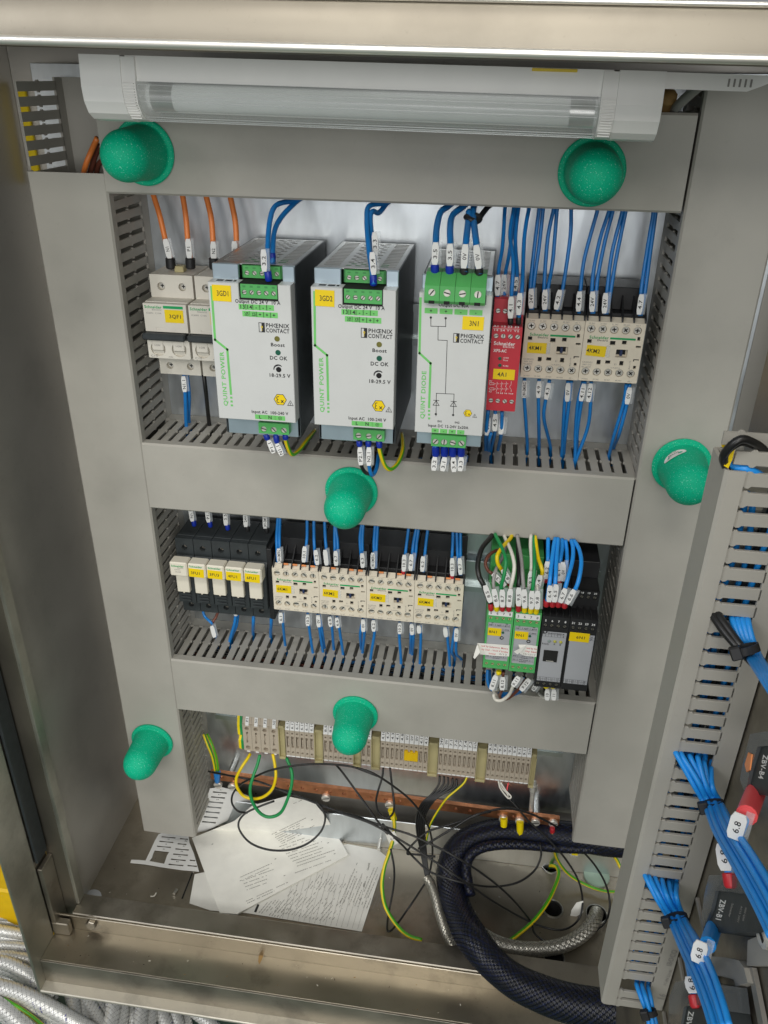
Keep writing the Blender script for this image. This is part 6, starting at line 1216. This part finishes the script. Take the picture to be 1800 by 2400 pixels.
hs = [slot(505+dx, 695+dy, 208, 22) for dx, dy in ((0, 0), (-33, 68), (-68, 142))]+[slot(780-34*i, 722+77*i, w, 24) for i, w in ((0, 120), (1, 130), (2, 200), (3, 220), (4, 222), (5, 220))]+[slot(928-34*i, 1045+80*i, w, 25) for i, w in ((0, 80), (1, 140))]
hs.append([(400, 910), (618, 935), (585, 985), (560, 1060), (540, 1112), (320, 1072), (360, 1020), (375, 965)])
sa = sheet('marker_sheet', 'Q', [(455, 675), (400, 770), (350, 880), (300, 985), (262, 1065), (160, 1055), (50, 1052), (33, 1098), (250, 1120), (520, 1165), (800, 1205), (1062, 1228), (1020, 1080), (985, 960), (920, 800), (905, 700), (1000, 640), (960, 600), (700, 560)], -518.4, 'white', 'white sheet of snap-out wire markers lying on the floor under the left duct', 'marker sheet', .5, hs, 'white sheets of wire markers')
mb = MB()
for st, a, b in (('14', 605, 745), ('15', 570, 820), ('16', 533, 893), ('8.2', 868, 772), ('8.3', 838, 850), ('8.4', 806, 926), ('8.5', 775, 1000), ('8.6', 740, 1080)):
    p = P3('Q', (a, b, 'z-518.2')); p2 = P3('Q', (a+100, b+9, 'z-518.2')); u = (p2-p).normalized(); mb.text(st, p, u, Vector((-u.y, u.x, 0)), 1.6, None, 0)
mb.build('marker_print', 'ink', sa)
hs = [slot(1272-27*i, 28+74*i, 208, 24) for i in range(7)]+[slot(990-22*i, 395+82*i, w, 26) for i, w in ((0, 98), (1, 80))]
hs = [h for h in hs]
PB = plane3(P3('Q', (930, 640, 'z-516')), P3('Q', (1330, 560, 'z-516')), P3('Q', (1300, -10, 20)))
sb = sheet('marker_sheet', 'Q', [(1225, -10), (1190, 100), (1150, 210), (1110, 335), (965, 345), (975, 420), (930, 600), (1000, 690), (1120, 640), (1300, 560), (1560, 430), (1800, 350), (1900, 140), (1700, 60), (1560, 10), (1400, -30)], PB, 'white', 'white sheet of wire markers half under the booklet, beside the left duct', 'marker sheet', .5, hs[:7], 'white sheets of wire markers')
mb = MB()
for st, a, b in (('8.7', 1390, 8), ('8.3', 1365, 78), ('8.4', 1340, 152)):
    p = P3('Q', (a, b, PB)); p2 = P3('Q', (a+100, b+9, PB)); u = (p2-p).normalized(); nn = PB[1] if PB[1].dot(FW) < 0 else -PB[1]; mb.text(st, p+nn*.15, u, nn.cross(u), 1.6)
mb.build('marker_print', 'ink', sb)
p = P3('N', (448, 1508, PB)); nn = PB[1] if PB[1].dot(FW) < 0 else -PB[1]; MB().cyl(p-nn*.1, p+nn*.1, 1.3, 12).build('punched_hole', 'dark', sb)
p = P3('M', (1010, 1450, 'z-517.5')); tag(MB().cyl((p.x-.6, p.y-3, -517.5), (p.x+.6, p.y+3.5, -517.5), 1.7, 10).build('cut_end', 'zinc'), 'tiny cut metal wire end lying on the floor', 'wire end')
p = P3('M', (885, 1470, 'z-518')); tag(MB().tube(spline([p+Vector((-3, -2, 0)), p+Vector((1, -1, 0)), p+Vector((2, 3, .5))]), .8, 6).build('plastic_scrap', 'wire_white', smooth='all'), 'curl of white plastic scrap lying on the floor', 'scrap')
p = P3('M', (545, 1460, 'z-519')); tag(MB().cyl((p.x-1, p.y-6, -519.9), (p.x-1, p.y-6, -518.8), 11, 20).build('foil_disc', 'amp_grey'), 'pale flat disc in the front left corner of the floor', 'disc')
p = P3('V', (1455, 440, 'z-523')); mb = MB().prism([P3('V', (a, b, 'z-523.3')) for a, b in ((1468, 390), (1475, 420), (1455, 470), (1440, 500), (1434, 480), (1440, 430))], (0, 0, .15)); tag(mb.build('stain', 'tan_dirt'), 'brown rusty drip stain on the front sill', 'stain')

rnd = random.Random(5); mb = MB()
for i in range(90):                          # grit and clippings too small to tell apart
    fl = i < 55; x, y_, z = (rnd.uniform(-100, 420), rnd.uniform(-130, -20), ZF+.3) if fl else (rnd.uniform(-110, 400), rnd.uniform(-197, -165), -523.4)
    a = rnd.uniform(0, 3); l, w = rnd.uniform(.5, 2.2), rnd.uniform(.3, .7); e1 = Vector((math.cos(a), math.sin(a), 0)); mb.box(-l/2, l/2, -w/2, w/2, 0, .4, c=.1, mi=rnd.choice((0, 0, 1, 2)), fr=(Vector((x, y_, z)), e1, EZ.cross(e1), EZ))
tag(mb.build('grit', ['wire_white', 'dark', 'tan_dirt']), 'tiny grit and clippings scattered over the floor and the sill', kind='stuff')

# ------------------------------------------------------------------ open door on the right with its own duct
DX = 442.5
mb = MB().box(DX+.6, DX+28, -640, -232, -540, 340, c=1.2); door = mb.build('door', 'steel_floor', cab)
mb = MB()
for b in (-118, -175, -232): mb.box(DX-1.8, DX+.55, -640, -345, b, b+2.6, c=.5)
mb.build('stiffener', 'steel', door)
dd = duct('grey slotted duct fixed upright on the inside of the open door', Vector((DX, -341, -236)), EZ, EY, Vector((-1, 0, 0)), 404.5, 25, 40, 'FS', skip=((217, 226), (117, 126), (19, 24)), cover=(0, 396), d0=11.3, phase=1.7, pf=.70, group='grey slotted cable ducts', matn='duct')
p = P3('R', (365, 1450, 341.2)); u = (P3('R', (320, 1560, 341.2))-P3('R', (395, 1370, 341.2))); u.y = 0; u.normalize()
mb = MB().text('IBOCO', Vector((p.x, -341.25, p.z)), -u, Vector((u.z, 0, -u.x)), 3.2, 17, 1); q = P3('R', (320, 1680, 341.2)); mb.text('T1-EN 22140', Vector((q.x, -341.25, q.z)), -u, Vector((u.z, 0, -u.x)), 1.6, 17); q = P3('R', (250, 1900, 341.2)); mb.text('16', Vector((q.x, -341.25, q.z)), -u, Vector((u.z, 0, -u.x)), 4.2, 7, 1)
mb.build('duct_print', 'ink_grey', dd)
for i, (pts, r) in enumerate([([(1080, 300, 345), (1250, 195, 345), (1420, 240, 342), (1560, 330, 338), (1700, 480, 336)], 1.9), ([(1060, 330, 341), (1230, 240, 341), (1400, 275, 338), (1540, 370, 334), (1680, 520, 332)], 1.9)]):
    l = [(1010, 640, 336), (962, 470, 342)]+pts
    wire('wire_black', r, 'W', [(a+i*12, b, d) for a, b, d in l], ('outer' if i == 0 else 'inner')+' black cable of the loop leaving the top of the door duct', 'black cables of the door duct')
mb = MB().prism([P3('W', (a, b, 316)) for a, b in ((985, 150), (1140, 165), (1010, 335), (945, 320))], (0, 2, 0)); tag(mb.build('yellow_clip', 'yellow_label'), 'upper bright yellow clip on the open top end of the door duct', 'clip', 'yellow clips on the door duct')
mb = MB().prism([P3('W', (a, b, 341.5)) for a, b in ((1095, 345), (1145, 350), (1100, 520), (1040, 650), (975, 610), (1000, 480), (1060, 440))], (0, 3, 0)); tag(mb.build('yellow_clip', 'yellow_label'), 'lower bright yellow clip on the open top end of the door duct', 'clip', 'yellow clips on the door duct')
wire('blue_lit', 1.9, 'W', [(1060, 590, 336), (1200, 640, 338), (1330, 660, 339), (1480, 720, 338), (1600, 800, 334)], 'blue wire crossing the open top end of the door duct', 'blue wires in the door duct')
for i in range(7):
    x = DX-8-i*4.1; y0 = -335+random.uniform(0, 8); pts = [Vector((x+random.uniform(-3, 3), y0+random.uniform(-2, 3), z)) for z in range(-215, 150, 40)]
    tag(MB().tube(spline(pts, 4), 1.55, 8).build('wire', 'blue_lit' if i != 2 else 'wire_black', smooth='all'), ['leftmost', 'second', 'third, black', 'fourth', 'fifth', 'sixth', 'innermost'][i]+' wire running upright inside the door duct, seen through its slots', 'wire', 'wires inside the door duct')
def bundle(fr, starts, mids, ends, grp, label, r=1.75):
    for i, (s_, m, e) in enumerate(zip(starts, mids, ends)):
        pts = [(s_[0]-10, s_[1]-60, 334), (*s_, 342)]+[(*q[i], d) for q, d in m_rows]+[]
for nm, starts, rows in [
    ('upper', [(745, 215), (785, 225), (850, 245), (905, 255), (950, 290), (1000, 330)],
     [([(860, 420), (905, 420), (945, 430), (960, 440), (985, 450), (1010, 460)], 352), ([(955, 590), (985, 585), (1010, 582), (1035, 580), (1055, 578), (1075, 580)], 358), ([(1030, 780), (1062, 780), (1095, 775), (1120, 765), (1145, 755), (1165, 750)], 'x421'), ([(1180, 1050), (1212, 1045), (1245, 1030), (1275, 1010), (1300, 995), (1320, 980)], 'x418'), ([(1330, 1330), (1362, 1320), (1395, 1300), (1425, 1275), (1450, 1250), (1470, 1230)], 'x417'), ([(1440, 1560), (1472, 1550), (1505, 1540), (1535, 1520), (1560, 1500), (1580, 1480)], 'x417')]),
    ('middle', [(515, 1120), (545, 1130), (590, 1142), (640, 1155), (690, 1175), (745, 1190)],
     [([(590, 1270), (615, 1265), (645, 1265), (675, 1265), (710, 1270), (745, 1275)], 352), ([(690, 1440), (712, 1435), (735, 1430), (760, 1425), (782, 1420), (800, 1425)], 358), ([(775, 1640), (802, 1635), (830, 1625), (855, 1610), (880, 1600), (900, 1595)], 'x421'), ([(870, 1850), (900, 1845), (930, 1835), (958, 1820), (982, 1810), (1000, 1800)], 'x418'), ([(950, 2060), (980, 2055), (1010, 2050), (1040, 2040), (1062, 2030), (1078, 2020)], 'x417'), ([(1010, 2260), (1040, 2255), (1070, 2250), (1100, 2240), (1120, 2235), (1138, 2230)], 'x417')]),
    ('lowest', [(450, 1925), (490, 1930), (535, 1945)], [([(480, 2010), (515, 2010), (550, 2010)], 350), ([(525, 2130), (550, 2128), (572, 2125)], 356), ([(540, 2210), (568, 2208), (592, 2205)], 360), ([(552, 2280), (580, 2278), (606, 2275)], 364)])]:
    for i, s_ in enumerate(starts):
        pts = [(s_[0]+8, s_[1]-70, 334), (s_[0], s_[1]-18, 338), (*s_, 343)]+[(*r_[i], d+(1.6 if i % 2 else 0) if not isinstance(d, str) else 'x%g' % (float(d[1:])-(0, 2.4, .6, 3, 1.2, 2)[i])) for r_, d in rows]
        wire('blue_lit', 1.5, 'L', pts, ['first', 'second', 'third', 'fourth', 'fifth', 'sixth'][i]+' blue wire from the left in the '+nm+' tied bundle on the open door', 'blue wires tied on the open door')
for pts, lb in [([(938, 590), (950, 650), (1000, 660)], ''), ]: pass
def tie(fr, c, half, d, label, rad=9.5, hd=(0, 0)):
    p, q = P3(fr, (c[0]-half[0], c[1]-half[1], d)), P3(fr, (c[0]+half[0], c[1]+half[1], d)); u = (q-p)/2; m = (p+q)/2; nb = Vector((.12, 1, -.35)).normalized(); nb = (nb-u*(nb.dot(u)/u.length_squared)).normalized()
    ax = u.cross(nb).normalized(); rb = u.length*.55
    pts = [m+u*math.cos(t_)*1.06+nb*rb*math.sin(t_) for t_ in (2*math.pi*i/24 for i in range(24))]; mb = MB(); n = len(pts); vs = []
    for i, pnt in enumerate(pts):
        o_ = (pnt-m).normalized()*.9
        vs += [pnt-ax*1.9, pnt+ax*1.9, pnt+ax*1.9+o_, pnt-ax*1.9+o_]
    mb.add(vs, [(4*i+j, 4*i+(j+1) % 4, 4*((i+1) % n)+(j+1) % 4, 4*((i+1) % n)+j) for i in range(n) for j in range(4)])
    h = m-u*1.08-nb*1.5; mb.box(-2.6, 2.6, -2, 2, -3.2, 3.2, c=.6, fr=(h, u.normalized(), nb, ax))
    tag(mb.build('cable_tie', 'black'), label, 'cable tie', 'black cable ties')
tie('L', (1015, 590), (68, -10), 361, 'black cable tie around the upper blue bundle on the door'); tie('L', (745, 1432), (70, -12), 361, 'black cable tie around the middle blue bundle on the door'); tie('L', (550, 2128), (38, -4), 358, 'black cable tie around the lowest blue bundle on the door')
for i, (da, db) in enumerate(((0, 0), (42, -12))):
    wire('wire_black', 2.0, 'I', [(985+da, 1600+db, 338), (1020+da, 1665+db, 343), (1110+da, 1790+db, 350), (1250+da*.6, 1950+db, 358), (1370+da, 2070+db, 360), (1500+da, 2210+db, 'x418'), (1600+da, 2330+db, 'x434')], ('left' if i == 0 else 'right')+' black cable crossing out of the door duct towards the lower right', 'black cables of the door duct')
for i in range(4):
    wire('blue_lit', 1.7, 'I', [(1160+45*i, 1640, 336), (1175+42*i, 1690, 343), (1230+36*i, 1840, 350), (1310+30*i, 1990, 356), (1420+30*i, 2160, 'x417'), (1530+30*i, 2330, 'x417')], ['first', 'second', 'third', 'fourth'][i]+' blue wire beside the black cables leaving the door duct', 'blue wires in the door duct')
tie('I', (1290, 1925), (90, -22), 361, 'black cable tie holding the black cables at the door duct')

# switch contact blocks on the door
def polyx(fr, l, X): return [atx(fr, a, b, X) for a, b in l]
def xtext(mb, txt, fr, c, d0, d1, up, X, bold=1):
    """print on a face that looks towards -X: c centre, d0-d1 the reading direction, up a step towards the letter tops (all in photo px)"""
    p = atx(fr, *c, X); r = atx(fr, *d1, X)-atx(fr, *d0, X); u = atx(fr, c[0]+up[0], c[1]+up[1], X)-p
    return mb.text(txt, p-EX*.12, r, u, u.length, r.length, bold)
def block(label, fr, dark, smoky, X, txt, *tx):
    P_ = polyx(fr, dark, X); Q_ = polyx(fr, smoky, X-1.5); cq = sum(Q_, Vector())/len(Q_)
    t = thing('contact_block', sum(P_, Vector())/len(P_)+Vector((12, 0, 0)), label, 'contact block', 'black contact blocks on the open door')
    MB().prism(P_, (442-X, 0, 0)).build('contact_body', 'fuse_black', t); MB().prism(Q_, (442-X, 0, 0)).build('clear_housing', 'smoke_clear', t)
    MB().prism([q.lerp(cq, .25)+Vector((4, 0, 0)) for q in Q_], (437-X, 0, 0)).build('inner_frame', 'black', t)
    xtext(MB(), txt, fr, *tx, X).build('block_print', 'white', t)
    return t
XB = 429
t = block('black contact block with an orange part behind its white print, at the right edge', 'L', [(1345, 158), (1440, 150), (1440, 525), (1253, 502), (1290, 330)], [(1290, 62), (1440, 40), (1440, 150), (1345, 158), (1290, 330), (1253, 502), (1212, 400), (1245, 240)], XB, 'ZBV-B4', (1388, 310), (1402, 225), (1362, 402), (36, 8))
MB().prism(polyx('L', [(1275, 200), (1300, 215), (1285, 330), (1262, 345), (1248, 290)], XB-2.2), (.6, 0, 0)).build('orange_lens', 'copper_orange', t)
t = block('black contact block between the upper and middle blue bundles', 'L', [(1035, 1225), (1150, 1235), (1340, 1262), (1385, 1330), (1385, 1480), (1300, 1530), (1080, 1540), (945, 1500), (1000, 1370)], [(985, 1110), (1170, 1105), (1340, 1160), (1340, 1262), (1150, 1235), (1035, 1225), (1000, 1370), (945, 1500), (930, 1420), (950, 1250)], XB, 'ZBV-B1', (1072, 1372), (1092, 1295), (1052, 1452), (40, 8))
mb = xtext(MB(), 'Schneider', 'L', (1150, 1370), (1165, 1320), (1140, 1420), (15, 3), XB); xtext(mb, 'AC15 240V', 'L', (1215, 1400), (1230, 1340), (1200, 1460), (13, 3), XB); xtext(mb, '600V Q300', 'L', (1250, 1400), (1262, 1350), (1238, 1450), (12, 3), XB); mb.build('block_print', 'ink_grey', t)
p = atx('L', 1382, 1530, 434); mb = MB().lathe([(0, 7), (4, 7), (5, 5.5), (5, 0)], Vector((438, p.y, p.z)), (-1, 0, 0), 16); mb.box(432.6, 433.2, p.y-5, p.y+5, p.z-.9, p.z+.9, c=.1, mi=1); mb.build('block_screw', ['screw', 'dark'], t)
t = block('black contact block at the bottom right corner with a clear housing', 'L', [(800, 2085), (900, 2070), (1080, 2110), (1110, 2290), (760, 2290)], [(735, 1900), (880, 1880), (1060, 1920), (1080, 2110), (900, 2070), (800, 2085), (760, 2290), (680, 2240), (690, 2010)], XB, 'ZBV-B', (838, 2200), (850, 2120), (815, 2280), (38, 8))
tag(MB().prism(polyx('R', [(560, 1620), (600, 1560), (830, 1432), (1010, 1450), (1140, 1480), (1195, 1560), (1240, 1735), (1100, 1785), (1080, 1700), (930, 1660)], 437.5), (4, 0, 0)).build('switch_flange', 'duct'), 'grey switch flange behind the middle blue bundle at the lower right', 'flange')
tag(MB().prism(polyx('R', [(1240, 1250), (1480, 1150), (1480, 1540), (1230, 1540)], 439), (3, 0, 0)).build('switch_flange', 'duct'), 'grey plate just below the middle contact block at the right edge', 'flange')
tag(MB().prism(polyx('R', [(1240, 1560), (1290, 1560), (1420, 2212), (1360, 2212)], 440), (2.2, 0, 0)).build('door_strip', 'steel'), 'narrow steel strip on the door at the lower right corner', 'strip')
def door_wire(col, fcol, pts, mk, fe, label, r, fr_):
    wire(col, r, 'L', pts, label, 'short wires at the contact blocks', [(*mk, '6.8', 1, 6.5)], [(*fe, fcol, fr_)])
door_wire('blue_lit', 'ferrule_pink', [(1275, 640, 'x420'), (1238, 725, 'x417'), (1208, 800, 'x417'), (1188, 860, 'x421'), (1165, 950, 'x431')], (1225, 632, 1172, 815, 'x415'), (1340, 470, 1262, 672, ['x434', 'x418']), 'blue wire with a pink ferrule and white marker under the uppermost contact block', 2.2, 4.4)
door_wire('blue_lit', 'ferrule_red', [(1080, 830, 'x430'), (1112, 970, 'x427'), (1135, 1095, 'x427')], (1082, 890, 1112, 1090, 'x425'), (1130, 1090, 1150, 1205, ['x427', 'x428']), 'wire with a red ferrule and white marker above the middle contact block', 2.2, 3.2)
door_wire('blue_lit', 'blue_lit', [(985, 1610, 'x419'), (955, 1680, 'x416'), (928, 1740, 'x417'), (910, 1800, 'x422'), (890, 1880, 'x432')], (938, 1578, 900, 1730, 'x414'), (1030, 1470, 975, 1630, ['x434', 'x418']), 'blue wire with a white marker under the middle contact block', 2.2, 3.8)
door_wire('blue_lit', 'ferrule_red', [(835, 1760, 'x430'), (860, 1890, 'x427'), (872, 1990, 'x427')], (848, 1880, 872, 2000, 'x425'), (870, 1995, 893, 2095, ['x427', 'x428']), 'wire with a red ferrule and white marker above the bottom right contact block', 2.2, 3.0)

# ------------------------------------------------------------------ outside: braided hoses heaped below the cabinet
HS = [([(-40, 88, -640), (60, 98, -640), (140, 100, -660)], 9, 'thin silver braided hose crossing in front of the yellow block'),
 ([(-60, 225, -690), (60, 232, -690), (160, 236, -700)], 10, 'silver braided hose lying just below the yellow block'), ([(-60, 262, -700), (60, 268, -700), (180, 290, -700)], 9, 'second silver braided hose below the yellow block'),
 ([(-60, 300, -690), (40, 318, -688), (190, 345, -700)], 11, 'blue-flecked silver hose in the middle of the left heap'), ([(-60, 385, -700), (40, 392, -696), (200, 410, -700)], 9, 'grey-looking silver hose in the left heap'),
 ([(-60, 450, -700), (60, 455, -698), (200, 480, -700)], 11, 'silver hose partly covered by the bending one in the left heap'), ([(-50, 480, -680), (40, 495, -678), (130, 540, -680), (220, 610, -690), (300, 680, -700)], 13, 'thick silver hose bending down behind the frame corner'),
 ([(-60, 585, -700), (60, 582, -698), (220, 600, -705)], 10, 'silver hose disappearing behind the frame corner'), ([(-60, 610, -670), (60, 640, -668), (160, 680, -668), (280, 740, -672), (420, 820, -680), (560, 900, -690)], 14, 'thick blue-flecked silver hose running diagonally to the lower edge'),
 ([(-60, 700, -672), (30, 750, -672), (130, 840, -676), (200, 900, -680)], 14, 'thick silver hose at the lower left corner of the picture'), ([(20, 690, -690), (160, 735, -692), (320, 830, -694), (420, 900, -700)], 12, 'silver hose running between the two thick diagonal ones'),
 ([(390, 640, -700), (412, 740, -694), (430, 900, -690)], 12, 'silver hose pointing down under the front flange, leftmost of the upright ones'), ([(440, 650, -704), (520, 760, -700), (600, 900, -696)], 13, 'silver hose slanting down under the front flange'),
 ([(615, 650, -690), (632, 740, -686), (600, 900, -684)], 14, 'upright blue-flecked hose under the front flange'), ([(680, 680, -705), (730, 780, -700), (790, 920, -698)], 11, 'slim hose slanting right under the front flange'),
 ([(800, 680, -690), (788, 760, -688), (770, 900, -686)], 13, 'upright silver hose near the bottom centre'), ([(860, 720, -705), (910, 800, -700), (960, 920, -700)], 12, 'slanting hose right of the upright one near the bottom centre'), ([(955, 730, -704), (985, 800, -700), (1010, 920, -700)], 10, 'slim hose near the bottom centre, second from the right'), ([(1080, 760, -704), (1170, 830, -700), (1260, 920, -700)], 11, 'hose at the right end of the row under the front flange')]
HS2 = []
for i, (l, r, lb) in enumerate(HS):          # the heap is packed: a second, slightly deeper hose runs beside most of them
    HS2.append((l, r*.66, lb))
    if i not in (0, 16, 18):
        dx, dy = (0, 27) if i < 11 else (48, 4); HS2.append(([(a+dx+(j*3 % 5), b+dy+(j*5 % 7), z-7) for j, (a, b, z) in enumerate(l)], r*.6, 'hose lying close beside the '+lb.replace('silver ', '').split(',')[0]))
for l, r, lb in HS2:
    pts = pth('V', [(a, b, 'z%g' % z) for a, b, z in l], 6); t = thing('braided_hose', pts[len(pts)//2], lb, 'hose', 'silver braided hoses below the cabinet')
    MB().tube(pts, r-.5, 12).build('core', 'hose_core', t, smooth='all'); braid(MB(), pts, r, 18, r*6.0, r*.27, .22, (0,), fleck=(1, 3, 9, 11), kk=2).build('braid', ['braid_silver', 'braid_fleck'], t, smooth='all')
mb = MB().box(-700, -228, -60, 160, -720, -628, c=3); yb = mb.build('yellow_block', 'yellow_bin'); tag(yb, 'yellow block behind the hoses at the left edge', 'block')
wire('earth_yellow', 2.2, 'V', [(20, 690, 'z-668'), (100, 735, 'z-668'), (180, 790, 'z-676'), (240, 840, 'z-680')], 'yellow and green wire lying among the braided hoses', None, stripe='earth_green')
mb = MB().box(-900, 900, -420, 400, -760, -722, c=2); tag(mb.build('work_bench', 'hall_floor'), 'dark green bench top under the braided hoses', 'bench')
